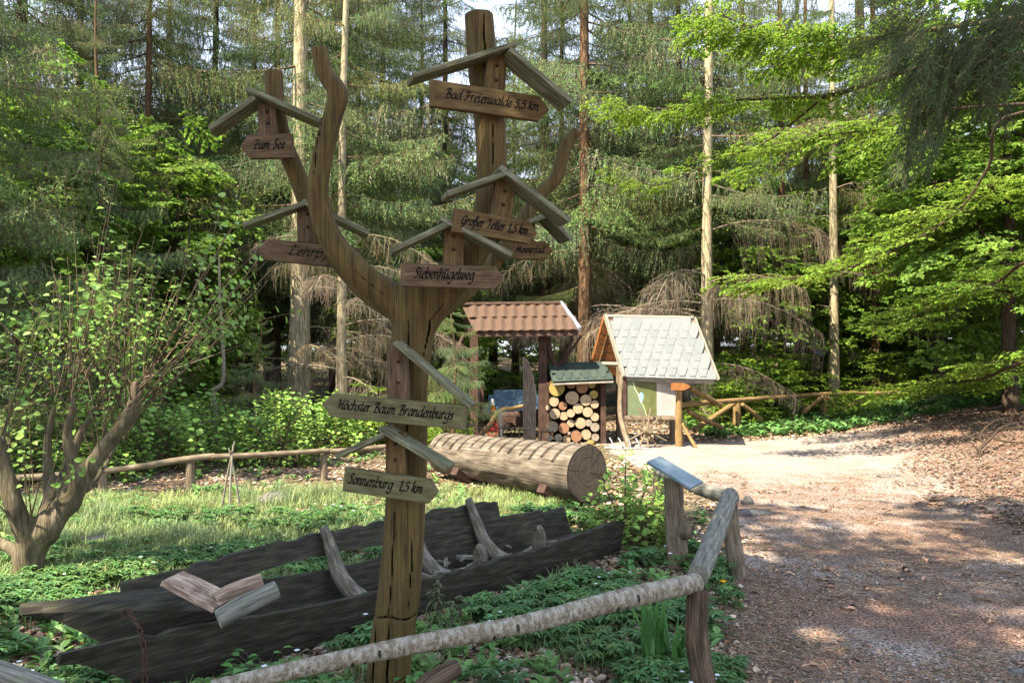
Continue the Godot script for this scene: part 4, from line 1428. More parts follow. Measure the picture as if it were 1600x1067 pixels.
# shingles over the slope with corners ridge-left, ridge-right, eave-right, eave-left
func shingled(parent: Node3D, rl: Vector3, rt: Vector3, er: Vector3, el: Vector3, rows: int, cols: int, mats: Array) -> void:
	var w := (er - el).length() / cols
	var h := (el - rl).length() / rows
	var meshes := []
	for m in mats: meshes.append(hex_mesh(w * 1.0, h * 1.9, 0.02, m))
	var ex := (er - el).normalized()
	var ey := (rl - el); ey = (ey - ex * ey.dot(ex)).normalized()
	var ez := ex.cross(ey).normalized()
	if ez.y < 0.0: ez = -ez
	var first := []                 # the lowest course is cut straight along the eave
	for m in mats:
		var fb := MB.new()
		fb.prism([Vector3(-w * 0.49, -h * 0.3, 0), Vector3(w * 0.49, -h * 0.3, 0), Vector3(w * 0.49, h * 0.85, 0), Vector3(-w * 0.49, h * 0.85, 0)], Vector3(0, 0, 0.012))
		first.append(fb.mesh(m))
	for r in rows:
		var n := cols if r % 2 == 0 else cols - 1
		for c in n:
			var u := (c + 0.5) / cols if r % 2 == 0 else (c + 1.0) / cols
			var v := (r + 0.25) / rows
			var p := el.lerp(er, u).lerp(rl.lerp(rt, u), v) + ez * (0.006 + 0.0015 * (c % 3) + rr(0, 0.001))
			var tilt := Basis(ex, ey, ex.cross(ey)) * Basis(Vector3.RIGHT, -0.035 + rr(-0.012, 0.006)) * Basis(Vector3(0, 0, 1), rr(-0.015, 0.015))
			piece("shingle", (first if r == 0 else meshes)[rng.randi_range(0, meshes.size() - 1)], Transform3D(tilt, p - parent.global_position + ez * 0.012), parent)

func slab(mb: MB, a: Vector3, b: Vector3, c: Vector3, d: Vector3, th: float) -> void:
	var n := (b - a).cross(d - a).normalized()
	if n.y < 0.0: n = -n
	mb.prism([a, b, c, d], -n * th)

func beam(called: String, a: Vector3, b: Vector3, w: float, h: float, mat: Material, parent: Node3D) -> MeshInstance3D:
	var mb := MB.new()
	var ax := (b - a) * 0.5
	var up := Vector3.UP if absf(ax.normalized().y) < 0.9 else Vector3(0, 0, 1)
	var side := ax.cross(up).normalized()
	var ny := side.cross(ax).normalized()
	mb.bbox((a + b) * 0.5, ax, side * w * 0.5, ny * h * 0.5, 0.005)
	return put(called, mb, mat, parent)

# ---------------------------------------------------------------- materials
func make_materials() -> void:
	var m: StandardMaterial3D
	m = wood("post_wood", 3, Color(0.225, 0.18, 0.10), Color(0.305, 0.245, 0.135), Color(0.375, 0.31, 0.19), Color(0.10, 0.08, 0.05), 30, 1, 1, Color(0.31, 0.30, 0.13, 0.6))
	m.uv1_triplanar = true
	m.uv1_scale = Vector3(3.0, 0.8, 3.0)
	m.uv1_triplanar_sharpness = 4.0
	wood("sign_wood", 11, Color(0.235, 0.18, 0.13), Color(0.335, 0.265, 0.195), Color(0.415, 0.34, 0.265), Color(0.16, 0.12, 0.09), 10, 4.5, 1.6, Color(0.32, 0.34, 0.20, 0.4))
	wood("sign_wood_b", 12, Color(0.235, 0.18, 0.11), Color(0.335, 0.265, 0.165), Color(0.41, 0.335, 0.22), Color(0.16, 0.12, 0.09), 8, 4.5, 1.6, Color(0.36, 0.34, 0.17, 0.4))
	wood("sign_wood_g", 13, Color(0.275, 0.25, 0.165), Color(0.36, 0.335, 0.235), Color(0.43, 0.405, 0.305), Color(0.2, 0.17, 0.12), 8, 4.5, 1.6, Color(0.36, 0.42, 0.23, 0.6))
	wood("roof_board", 14, Color(0.26, 0.25, 0.19), Color(0.38, 0.37, 0.29), Color(0.50, 0.49, 0.41), Color(0.15, 0.14, 0.1), 20, 5, 1.5, Color(0.36, 0.39, 0.24, 0.6))
	wood("boat_wood", 15, Color(0.145, 0.13, 0.105), Color(0.205, 0.188, 0.155), Color(0.30, 0.275, 0.235), Color(0.05, 0.05, 0.05), 60, 4, 1.2, Color(0.19, 0.24, 0.10, 0.55))
	wood("boat_grey", 16, Color(0.20, 0.18, 0.16), Color(0.31, 0.28, 0.25), Color(0.45, 0.41, 0.37), Color(0.08, 0.07, 0.06), 40, 4, 1.2, Color(0.2, 0.24, 0.12, 0.5))
	wood("rib_wood", 17, Color(0.25, 0.23, 0.20), Color(0.41, 0.38, 0.34), Color(0.55, 0.52, 0.47), Color(0.12, 0.1, 0.09), 40, 1, 1.5, Color(0.30, 0.34, 0.14, 0.5))
	wood("grey_red", 18, Color(0.37, 0.30, 0.25), Color(0.55, 0.46, 0.39), Color(0.68, 0.60, 0.52), Color(0.2, 0.15, 0.12), 30, 2, 1.5)
	wood("rail_grey", 19, Color(0.31, 0.30, 0.275), Color(0.42, 0.41, 0.375), Color(0.52, 0.505, 0.46), Color(0.16, 0.15, 0.13), 34, 1, 1.2, Color(0.38, 0.42, 0.30, 0.5))
	wood("rail_wood", 20, Color(0.29, 0.25, 0.20), Color(0.41, 0.36, 0.295), Color(0.51, 0.455, 0.38), Color(0.15, 0.12, 0.09), 36, 1, 1.2, Color(0.44, 0.44, 0.30, 0.3))
	wood("post_dark", 21, Color(0.19, 0.15, 0.11), Color(0.30, 0.24, 0.19), Color(0.42, 0.35, 0.28), Color(0.07, 0.06, 0.05), 40, 1, 1.2)
	wood("fence_wood", 22, Color(0.35, 0.27, 0.17), Color(0.46, 0.37, 0.24), Color(0.56, 0.46, 0.32), Color(0.2, 0.15, 0.1), 24, 1, 1.2, Color(0.40, 0.42, 0.20, 0.4))
	wood("log_side", 23, Color(0.245, 0.215, 0.18), Color(0.36, 0.325, 0.28), Color(0.46, 0.425, 0.375), Color(0.2, 0.16, 0.12), 60, 1, 0.8)
	wood("dark_brown", 24, Color(0.18, 0.13, 0.11), Color(0.27, 0.20, 0.17), Color(0.34, 0.26, 0.22), Color(0.08, 0.06, 0.05), 20, 3, 1)
	wood("black_wood", 25, Color(0.10, 0.09, 0.085), Color(0.16, 0.145, 0.14), Color(0.23, 0.21, 0.2), Color(0.04, 0.04, 0.04), 20, 3, 1)
	wood("orange_wood", 26, Color(0.40, 0.24, 0.13), Color(0.50, 0.32, 0.18), Color(0.57, 0.40, 0.25), Color(0.25, 0.14, 0.08), 12, 3, 1)
	wood("pale_wood", 27, Color(0.38, 0.355, 0.31), Color(0.49, 0.465, 0.42), Color(0.57, 0.545, 0.50), Color(0.3, 0.27, 0.22), 30, 3, 1)
	wood("bark_pale", 30, Color(0.42, 0.38, 0.29), Color(0.60, 0.55, 0.44), Color(0.71, 0.67, 0.56), Color(0.16, 0.13, 0.1), 60, 1, 0.7, Color(0.42, 0.44, 0.28, 0.5))
	wood("bark_brown", 31, Color(0.24, 0.17, 0.12), Color(0.37, 0.28, 0.20), Color(0.49, 0.39, 0.29), Color(0.10, 0.07, 0.05), 60, 1, 0.7, Color(0.34, 0.34, 0.2, 0.4))
	wood("bark_dark", 32, Color(0.15, 0.12, 0.09), Color(0.25, 0.20, 0.16), Color(0.34, 0.28, 0.23), Color(0.06, 0.05, 0.04), 60, 1, 0.7, Color(0.26, 0.28, 0.17, 0.4))
	wood("bark_hazel", 33, Color(0.19, 0.16, 0.12), Color(0.34, 0.30, 0.235), Color(0.50, 0.455, 0.375), Color(0.1, 0.08, 0.06), 60, 1, 0.9, Color(0.36, 0.38, 0.2, 0.55))
	m = M.bark_hazel
	m.uv1_triplanar = true
	m.uv1_scale = Vector3(2.2, 1.1, 2.2)
	for k in ["bark_pale", "bark_brown", "bark_dark", "bark_hazel", "log_side", "rib_wood"]: M[k].heightmap_scale = 1.2
	plain_mat("twig_bark", Color(0.33, 0.285, 0.21), 0.9)
	plain_mat("paint_dark", Color(0.06, 0.048, 0.04), 1.0)
	plain_mat("rust", Color(0.27, 0.19, 0.15), 0.75, 0.3)
	plain_mat("iron", Color(0.14, 0.13, 0.13), 0.55, 0.6)
	plain_mat("steel", Color(0.72, 0.72, 0.74), 0.4, 0.8)
	plain_mat("white_paint", Color(0.86, 0.86, 0.85), 0.6)
	plain_mat("paper", Color(0.86, 0.84, 0.80), 0.7)
	plain_mat("zinc", Color(0.62, 0.66, 0.72), 0.45, 0.5)
	plain_mat("red_wheel", Color(0.45, 0.10, 0.08), 0.7)
	plain_mat("amber", Color(0.75, 0.42, 0.10), 0.5)
	m = plain_mat("plaque", Color(0.55, 0.57, 0.575), 0.35)
	m.albedo_texture = noise_tex(0.02, [Color(0.70, 0.78, 0.80), Color(0.92, 0.95, 0.95)], [0.2, 0.8], 4, 256)
	m = plain_mat("birch", Color(1, 1, 1), 0.6)
	m.albedo_texture = tex(birch_image())
	m.uv1_scale = Vector3(1, 1.7, 1)
	m.heightmap_enabled = true; m.heightmap_texture = m.albedo_texture; m.heightmap_scale = 0.2
	for q in [["log_end_pale", 40, Color(0.50, 0.43, 0.33), Color(0.66, 0.59, 0.48)], ["log_end_orange", 41, Color(0.44, 0.31, 0.22), Color(0.55, 0.41, 0.30)], ["log_end_olive", 42, Color(0.48, 0.42, 0.22), Color(0.60, 0.53, 0.30)], ["log_end_grey", 43, Color(0.42, 0.38, 0.32), Color(0.58, 0.54, 0.47)], ["log_end_dark", 44, Color(0.26, 0.22, 0.17), Color(0.38, 0.33, 0.26)]]:
		m = plain_mat(q[0], Color(1, 1, 1), 0.85)
		m.albedo_texture = tex(rings_image(q[1], q[2], q[3], Color(0.17, 0.13, 0.10)))
	for q in [["shingle_white", Color(0.365, 0.375, 0.375), Color(0.43, 0.44, 0.44)], ["shingle_white_b", Color(0.345, 0.36, 0.36), Color(0.415, 0.43, 0.43)], ["shingle_green", Color(0.14, 0.175, 0.155), Color(0.22, 0.265, 0.235)], ["shingle_green_b", Color(0.155, 0.185, 0.16), Color(0.25, 0.295, 0.26)], ["shingle_blue", Color(0.24, 0.31, 0.35), Color(0.35, 0.43, 0.47)], ["shingle_blue_b", Color(0.21, 0.28, 0.32), Color(0.32, 0.40, 0.45)]]:
		m = plain_mat(q[0], Color(1, 1, 1), 0.9)
		m.albedo_texture = noise_tex(0.06, [q[1], q[2]], [0.2, 0.8], 50 + M.size(), 256)
		m.uv1_triplanar = true; m.uv1_scale = Vector3(3, 3, 3)
	for q in [["tile_brown", Color(0.26, 0.195, 0.15), Color(0.345, 0.27, 0.215)], ["tile_red", Color(0.46, 0.24, 0.23), Color(0.58, 0.34, 0.32)]]:
		m = plain_mat(q[0], Color(1, 1, 1), 0.55)
		m.albedo_texture = noise_tex(0.03, [q[1], q[2]], [0.2, 0.8], 70 + M.size(), 256)
		m.uv1_triplanar = true; m.uv1_scale = Vector3(2, 2, 2)
	m = plain_mat("stone", Color(1, 1, 1), 0.9)
	m.albedo_texture = noise_tex(0.02, [Color(0.22, 0.21, 0.195), Color(0.34, 0.325, 0.305), Color(0.44, 0.425, 0.40)], [0.15, 0.5, 0.85], 80, 256)
	m.uv1_triplanar = true; m.uv1_scale = Vector3(3, 3, 3)
	m = plain_mat("soil", Color(1, 1, 1), 0.95, 0.0, true)
	m.albedo_texture = noise_tex(0.02, [Color(0.42, 0.40, 0.38), Color(0.80, 0.78, 0.76), Color(1, 1, 1)], [0.1, 0.5, 0.9], 81, 1024, 6)
	m.uv1_scale = Vector3(0.7, 0.7, 1)
	m.heightmap_enabled = true; m.heightmap_texture = m.albedo_texture; m.heightmap_scale = 1.2
	m = plain_mat("sand", Color(1, 1, 1), 0.95, 0.0, true)
	m.albedo_texture = noise_tex(0.05, [Color(0.30, 0.26, 0.24), Color(0.74, 0.71, 0.69), Color(1, 1, 1)], [0.15, 0.45, 0.85], 82, 1024, 7)
	m.uv1_scale = Vector3(0.8, 0.8, 1)
	m.heightmap_enabled = true; m.heightmap_texture = m.albedo_texture; m.heightmap_scale = 0.9
	leaf_mat("litter", Color(1, 1, 1), 0.15, 0.75)
	leaf_mat("herb", Color(1, 1, 1), 0.6, 0.5)
	leaf_mat("petal", Color(0.9, 0.9, 0.88), 0.6, 0.6)
	leaf_mat("yellow_petal", Color(0.92, 0.72, 0.05), 0.4, 0.6)
	m = plain_mat("print", Color(1, 1, 1), 0.5)
	m.albedo_texture = tex(map_image())
	m = plain_mat("notice_print", Color(1, 1, 1), 0.6)
	m.albedo_texture = tex(list_image(96, 128, 9))

func list_image(w: int, h: int, rows: int) -> Image:
	var im := Image.create(w, h, false, Image.FORMAT_RGBA8)
	im.fill(Color(0.56, 0.535, 0.51))
	var r := RandomNumberGenerator.new()
	r.seed = 5
	for i in rows:
		var y := int(h * (0.1 + 0.8 * i / rows))
		var x := int(w * 0.24)
		im.fill_rect(Rect2i(int(w * 0.12), y, 3, 2), Color(0.25, 0.22, 0.2))
		var e := int(w * r.randf_range(0.5, 0.86))
		while x < e:
			var l := r.randi_range(2, 6)
			im.fill_rect(Rect2i(x, y, l, 2), Color(0.32, 0.29, 0.27))
			x += l + 2
	return im

func map_image() -> Image:
	var w := 320
	var h := 240
	var im := Image.create(w, h, false, Image.FORMAT_RGBA8)
	var f := FastNoiseLite.new()
	f.seed = 2; f.frequency = 0.012
	var split := int(w * 0.60)
	for y in h:
		for x in split:
			var k := f.get_noise_2d(x, y)
			var c := Color(0.29, 0.305, 0.165).lerp(Color(0.345, 0.36, 0.21), 0.5 + k)
			if x < 70.0 + y * 0.32 - 30.0: c = Color(0.33, 0.37, 0.26).lerp(Color(0.37, 0.41, 0.30), 0.5 + k)
			var lake := Vector2((x - 90.0) / 13.0, (y - 120.0) / 34.0).length()
			if lake < 1.0 + 0.3 * k: c = Color(0.45, 0.64, 0.72)
			if absf(x - (20.0 + y * 0.45) - 8.0 * k) < 2.0: c = Color(0.78, 0.80, 0.62)
			if absf(y - 190.0 - 26.0 * k) < 1.2 and x > 90: c = Color(0.34, 0.36, 0.14)
			if absf(x - 150.0 - 40.0 * k) < 1.0: c = Color(0.37, 0.40, 0.15)
			im.set_pixel(x, y, c)
	im.blit_rect(list_image(w - split, h, 20), Rect2i(0, 0, w - split, h), Vector2i(split, 0))
	im.fill_rect(Rect2i(split + 6, 12, 14, 22), Color(0.55, 0.50, 0.46))
	return im

# ---------------------------------------------------------------- shelters behind the log
func gate() -> void:
	var d := 14.0
	var lp := S(741, 640, d); var rp := S(848, 640, d)
	lp.y = 0; rp.y = 0
	var t := thing("roofed_gate", (lp + rp) * 0.5, "open gateway of dark posts under a small brown tiled roof", "gate")
	var ex := (rp - lp).normalized()
	var fz := Vector3(0, 0, 1)
	var top := S(741, 524, d).y
	for p in [lp, rp]: beam("post", p - Vector3(0, 0.05, 0), Vector3(p.x, top, p.z), 0.16, 0.16, M.dark_brown, t)
	beam("lintel", Vector3(lp.x - 0.12, top + 0.07, lp.z + 0.03), Vector3(rp.x + 0.5, top + 0.07, rp.z + 0.03), 0.12, 0.14, M.dark_brown, t)
	# natural forked braces
	var bt := Vector3(rp.x, 1.35, rp.z)
	pole("brace", [bt + Vector3(0.28, 0.05, 0), bt + Vector3(0.42, 0.28, 0.05), bt + Vector3(0.56, 0.62, 0.1)], [0.05, 0.045, 0.035], M.dark_brown, t, 8)
	pole("brace", [bt + Vector3(0.28, 0.05, 0), bt + Vector3(0.16, 0.3, 0), bt + Vector3(0.08, 0.65, 0)], [0.05, 0.05, 0.05], M.dark_brown, t, 8)
	pole("brace", [Vector3(lp.x - 0.02, 1.4, lp.z), Vector3(lp.x - 0.3, 1.7, lp.z + 0.05), Vector3(lp.x - 0.2, top, lp.z)], [0.05, 0.05, 0.04], M.dark_brown, t, 8)
	# tiled slope facing the camera, and the back slope
	var rl := S(722, 478, d + 0.25); var rt := S(874, 476, d + 0.25)
	var el := S(742, 519, d - 0.55); var er := el + (rt - rl)
	var roof := MB.new()
	slab(roof, rl, rt, er, el, 0.03)
	var rn := put("roof", roof, M.tile_brown, t)
	var bl := rl + Vector3(0, el.y - rl.y, -0.8); var br := rt + Vector3(0, el.y - rl.y, -0.8)
	var back := MB.new()
	slab(back, rl + Vector3(0, 0, -0.002), rt + Vector3(0, 0, -0.002), br, bl, 0.03)
	put("back_slope", back, M.tile_brown, t)
	var cols := 10
	var rows := 2
	var tm := MB.new()
	var w := (er - el).length() / cols
	var h := (el - rl).length() / rows
	for k in 10:
		var u0 := k / 10.0; var u1 := (k + 1) / 10.0
		var f := func(u: float) -> float: return 0.03 * pow(sin(PI * u), 2.0) * (1.0 if u < 0.62 else 1.0) + 0.012
		var dy := func(u: float) -> float: return -0.03 * sin(PI * u)
		var a := Vector3((u0 - 0.5) * w, dy.call(u0), f.call(u0) + 0.012); var b := Vector3((u1 - 0.5) * w, dy.call(u1), f.call(u1) + 0.012)
		var c := Vector3((u1 - 0.5) * w, h, f.call(u1)); var e := Vector3((u0 - 0.5) * w, h, f.call(u0))
		tm.quad(a, b, c, e, Vector3(0, 0, -9))
		tm.quad(a, b, b - Vector3(0, 0, 0.02), a - Vector3(0, 0, 0.02), Vector3(0, 9, 0))
	var tmesh := tm.mesh(M.tile_brown)
	var ey := (rl - el); ey = (ey - ex * ey.dot((er - el).normalized())).normalized()
	var exx := (er - el).normalized()
	var ezz := exx.cross(ey).normalized()
	for r in rows:
		for c in cols:
			var p := el.lerp(er, (c + 0.5) / cols).lerp(rl.lerp(rt, (c + 0.5) / cols), float(r) / rows) + ezz * (0.004 + 0.003 * (c % 2))
			piece("roof_tile", tmesh, Transform3D(Basis(exx, ey, ezz), p - t.position - rn.position), rn)
	beam("ridge_cap", rl + Vector3(-0.02, 0.04, 0), rt + Vector3(0.02, 0.04, 0), 0.14, 0.05, M.tile_brown, t)
	beam("verge_flashing", rt + Vector3(0.03, 0.03, 0), er + Vector3(0.03, 0.03, 0), 0.05, 0.10, M.zinc, t)
	beam("eave_board", el + Vector3(0, -0.05, -0.02), er + Vector3(0, -0.05, -0.02), 0.03, 0.08, M.dark_brown, t)
	pole("downpipe", [er + Vector3(0.05, -0.06, 0), er + Vector3(0.02, -0.16, -0.1), bt + Vector3(0.34, 0.1, 0.05)], [0.025, 0.025, 0.025], M.dark_brown, t, 8, 0.0)
	# stepped black palisade in the opening
	var fx := S(826, 640, 13.2)
	var pal := thing("black_palisade", Vector3(fx.x, 0, fx.z), "upright bundle of black boards with stepped tops inside the gateway", "palisade")
	var hts := [557, 559, 562, 566, 572, 580, 588, 600]
	for i in 8:
		var top_p := S(818.5 + i * 2.55, hts[i], 13.2 - 0.018 * i)
		var mb := MB.new()
		mb.bbox(Vector3(top_p.x, top_p.y * 0.5 - 0.02, top_p.z), Vector3(0, top_p.y * 0.5 + 0.02, 0), Vector3(0.0135, 0, 0.003), Vector3(0, 0, 0.02), 0.004)
		put("board", mb, M.black_wood, pal)

func ordinal(n: int) -> String:
	return ["first", "second", "third", "fourth", "fifth", "sixth", "seventh", "eighth"][n]

func woodpile() -> void:
	var d := 13.7
	var rp := S(943, 640, d)
	var t := thing("firewood_shelter", Vector3(S(900, 640, d).x, 0, -d), "open firewood shelter with a dark green shingle roof", "shelter")
	beam("post", Vector3(rp.x, -0.05, rp.z - 0.05), Vector3(rp.x, S(943, 598, d).y, rp.z - 0.05), 0.10, 0.12, M.dark_brown, t)
	var lp := S(858, 640, d)
	beam("post", Vector3(lp.x - 0.02, -0.05, lp.z - 0.12), Vector3(lp.x - 0.02, S(943, 598, d).y, lp.z - 0.12), 0.06, 0.10, M.dark_brown, t)
	beam("post", Vector3(rp.x, -0.05, rp.z - 0.75), Vector3(rp.x, 1.35, rp.z - 0.75), 0.10, 0.10, M.dark_brown, t)
	beam("post", Vector3(lp.x, -0.05, lp.z - 0.75), Vector3(lp.x, 1.35, lp.z - 0.75), 0.10, 0.10, M.dark_brown, t)
	var bw := MB.new()
	bw.box(Vector3((lp.x + rp.x) * 0.5, 0.66, -d - 0.72), Vector3((rp.x - lp.x) * 0.5 - 0.06, 0, 0), Vector3(0, 0.64, 0), Vector3(0, 0, 0.012))
	put("back_wall", bw, M.dark_brown, t)
	var rl := S(856, 571, d + 0.0); var rt := S(950, 569, d + 0.0)
	rl.z = -d - 0.35; rt.z = -d - 0.35
	rl = S(856, 571, d + 0.35); rt = S(948, 569, d + 0.35)
	var el := S(864, 598, d - 0.22); var er := S(959, 594, d - 0.22)
	var mb := MB.new()
	slab(mb, rl, rt, er, el, 0.025)
	var roof := put("roof", mb, M.shingle_green, t)
	shingled(roof, rl, rt, er, el, 3, 7, [M.shingle_green, M.shingle_green_b])
	mb = MB.new()
	slab(mb, rl, rt, rt + Vector3(0, -0.25, -0.5), rl + Vector3(0, -0.25, -0.5), 0.025)
	put("back_slope", mb, M.shingle_green, t)
	beam("eave_strip", el + Vector3(0, -0.03, 0.012), er + Vector3(0, -0.03, 0.012), 0.016, 0.035, M.pale_wood, t)
	# firewood, each a log; [x, y, r] as seen at the pile's front
	var zl := [[150, 352, 88, 3], [325, 305, 50, 2], [455, 345, 64, 1], [570, 300, 48, 3], [595, 430, 47, 3], [120, 515, 52, 0], [225, 565, 46, 2], [335, 470, 74, 0], [497, 495, 62, 0], [603, 545, 45, 0], [48, 588, 26, 0], [128, 660, 59, 0], [237, 687, 47, 0], [318, 652, 45, 0], [407, 597, 56, 0], [520, 637, 55, 0], [605, 697, 46, 0], [105, 815, 62, 4], [235, 830, 58, 2], [320, 775, 43, 0], [438, 772, 60, 0], [532, 768, 38, 4], [607, 818, 50, 4], [385, 925, 60, 2], [503, 908, 55, 0], [612, 940, 42, 4], [172, 945, 43, 4], [272, 960, 44, 0], [70, 945, 33, 4], [300, 890, 18, 4], [552, 1012, 44, 3]]
	var tone := ["pale", "reddish", "orange", "olive", "grey"]
	var mats := [M.log_end_pale, M.log_end_orange, M.log_end_orange, M.log_end_olive, M.log_end_grey]
	var order := {}
	var sorted := zl.duplicate()
	sorted.sort_custom(func(p, q): return p[1] < q[1])
	var rows := []
	for q in sorted:
		if rows.size() == 0 or q[1] - rows[-1][0][1] > 75: rows.append([q])
		else: rows[-1].append(q)
	for ri in rows.size():
		rows[ri].sort_custom(func(p, q): return p[0] < q[0])
		for ci in rows[ri].size():
			var q: Array = rows[ri][ci]
			var c := S(850 + q[0] / 7.62, 560 + q[1] / 7.62, d - 0.02)
			var r: float = q[2] / 7.62 * d / FOCAL * 1.14
			var big := "large" if q[2] > 58 else ("small" if q[2] < 42 else "round")
			var lg := thing("firewood_log", c, "%s %s-ended log in the woodpile, %s row down, %s from its left" % [big, tone[q[3]], ordinal(ri), ordinal(ci)], "log", "logs in the firewood pile")
			var back := Vector3(rr(-0.02, 0.02), rr(-0.02, 0.02), -rr(0.5, 0.62))
			var fr := Vector3(0, 0, rr(-0.03, 0.03))
			mb = MB.new()
			mb.tube([c + fr, c + fr + back * 0.5, c + back], [r, r * 1.02, r], 14, 0.08, false, q[0] * 3.0, noise)
			put("bark", mb, M.bark_brown, lg)
			mb = MB.new()
			var tw := rr(0, TAU)
			var ci2 := mb.vert(c + fr + Vector3(0, 0, 0.002), Vector3(0, 0, 1), Vector2(0.5, 0.5))
			for k in 15:
				var an := TAU * k / 14
				var rr3 := r * (1.0 + 0.04 * noise.get_noise_2d(cos(an) * 40.0 + q[0], sin(an) * 40.0))
				mb.vert(c + fr + Vector3(cos(an) * rr3, sin(an) * rr3, 0.002), Vector3(0, 0, 1), Vector2(0.5 + 0.49 * cos(an + tw), 0.5 + 0.49 * sin(an + tw)))
			for k in 14:
				for j in [ci2, ci2 + 2 + k, ci2 + 1 + k]: mb.ix.append(j)
			put("sawn_end", mb, mats[q[3]], lg)

func kiosk() -> void:
	var rl := S(948, 497, 13.9); var rt := S(1084, 499, 13.55)
	var el := S(977, 589, 13.25)
	var er := el + (rt - rl)
	var hz := (el - rl) * Vector3(1, 0, 1)
	var ex := (rt - rl).normalized()
	var f := hz.normalized()
	var t := thing("map_kiosk", Vector3((el.x + er.x) * 0.5, 0, el.z), "roofed map board with a steep pale shingle roof beside the path", "notice board")
	var mb := MB.new()
	slab(mb, rl, rt, er, el, 0.03)
	var roof := put("front_slope", mb, M.shingle_white, t)
	shingled(roof, rl, rt, er, el, 8, 9, [M.shingle_white, M.shingle_white_b, M.shingle_white])
	var bl := el - hz * 2.0; var br := er - hz * 2.0
	mb = MB.new()
	slab(mb, rl - hz * 0.003, rt - hz * 0.003, br, bl, 0.02)
	var bs := put("back_slope", mb, M.shingle_white_b, t)
	# sheathing boards under the back slope
	for i in 7:
		var k0 := i / 7.0 + 0.01; var k1 := (i + 1) / 7.0 - 0.01
		mb = MB.new()
		var dn := (ex.cross(bl - rl)).normalized()
		if dn.y > 0.0: dn = -dn
		var a := rl.lerp(bl, k0) + dn * 0.023 - ex * 0.02; var b := rt.lerp(br, k0) + dn * 0.023
		var c := rt.lerp(br, k1) + dn * 0.023; var e := rl.lerp(bl, k1) + dn * 0.023 - ex * 0.02
		mb.prism([a, b, c, e], dn * 0.018)
		put("sheathing_board", mb, M.orange_wood, bs)
	for i in 7:
		var k0 := i / 7.0 + 0.01; var k1 := (i + 1) / 7.0 - 0.01
		mb = MB.new()
		var dn := (ex.cross(el - rl)).normalized()
		if dn.y > 0.0: dn = -dn
		mb.prism([rl.lerp(el, k0) + dn * 0.034, rt.lerp(er, k0) + dn * 0.034, rt.lerp(er, k1) + dn * 0.034, rl.lerp(el, k1) + dn * 0.034], dn * 0.018)
		put("sheathing_board", mb, M.orange_wood, roof)
	pole("ridge_pole", [rl + Vector3(0, 0.035, 0) - ex * 0.02, rl.lerp(rt, 0.5) + Vector3(0, 0.03, 0), rt + Vector3(0, 0.03, 0)], [0.035, 0.035, 0.03], M.pale_wood, t, 8)
	beam("bargeboard", rl + Vector3(0, 0.06, 0) - ex * 0.03, el + f * 0.02 - ex * 0.03, 0.05, 0.09, M.pale_wood, t)
	beam("bargeboard", rt + Vector3(0, 0.03, 0) + ex * 0.02, er + f * 0.02 + ex * 0.02, 0.03, 0.06, M.pale_wood, t)
	beam("bargeboard", rl + Vector3(0, 0.05, 0) - ex * 0.03 - hz * 0.02, bl - ex * 0.03, 0.04, 0.07, M.orange_wood, t)
	# ties of the gable
	var tie_y := lerpf(rl.y, el.y, 0.72)
	var l1 := rl.lerp(el, 0.72) - ex * 0.0; var l2 := rl.lerp(bl, 0.72)
	pole("tie_beam", [l1 + Vector3(0, -0.08, 0), l2 + Vector3(0, -0.08, 0)], [0.04, 0.04], M.pale_wood, t, 8)
	beam("rafter", rl + Vector3(0, -0.06, 0) - hz * 0.05 + ex * 0.1, bl + Vector3(0, -0.06, 0) + ex * 0.1, 0.05, 0.07, M.fence_wood, t)
	# posts
	var pl := S(971, 640, 13.3); var pr := S(1061, 640, 13.2)
	pole("post", [S(985, 700, 12.9), S(975, 672, 13.15), S(969, 640, 13.3), S(972, 585, 13.35)], [0.06, 0.055, 0.05, 0.05], M.rail_wood, t, 10, 0.1)
	pole("post", [Vector3(pr.x, -0.05, pr.z), Vector3(pr.x, 0.6, pr.z), Vector3(pr.x + 0.01, 1.35, pr.z)], [0.075, 0.06, 0.055], M.fence_wood, t, 10, 0.1)
	pole("prop", [Vector3(pr.x + 0.28, -0.05, pr.z + 0.25), Vector3(pr.x + 0.05, 0.42, pr.z + 0.02)], [0.035, 0.03], M.fence_wood, t, 8, 0.1)
	pole("post", [Vector3(pl.x + 0.1, -0.05, pl.z - 1.0), Vector3(pl.x + 0.1, 1.5, pl.z - 1.0)], [0.06, 0.05], M.rail_wood, t, 8, 0.1)
	pole("post", [Vector3(pr.x + 0.1, -0.05, pr.z - 1.0), Vector3(pr.x + 0.1, 1.5, pr.z - 1.0)], [0.06, 0.05], M.rail_wood, t, 8, 0.1)
	beam("eave_rail", el + Vector3(0.0, -0.04, 0) - f * 0.08, er + Vector3(0.0, -0.04, 0) - f * 0.08, 0.07, 0.07, M.pale_wood, t)
	# map board in its frame
	var b0 := S(981, 649, 13.30); var b1 := S(1057, 646, 13.22); var top := S(981, 591, 13.3).y
	var up := Vector3(0, top - b0.y, 0)
	var bx := (b1 - b0)
	bx.y = 0.0
	var fn := Vector3(-bx.z, 0, bx.x).normalized()
	if fn.z < 0.0: fn = -fn
	mb = MB.new()
	mb.box(b0 + bx * 0.5 + up * 0.5 - fn * 0.014, bx * 0.52, up * 0.51, fn * 0.012)
	put("back_panel", mb, M.dark_brown, t)
	mb = MB.new()
	var i0 := mb.vert(b0, fn, Vector2(0, 1)); mb.vert(b0 + up, fn, Vector2(0, 0)); mb.vert(b0 + up + bx, fn, Vector2(1, 0)); mb.vert(b0 + bx, fn, Vector2(1, 1))
	for j in [0, 1, 2, 0, 2, 3]: mb.ix.append(i0 + j)
	put("map_sheet", mb, M.print, t)
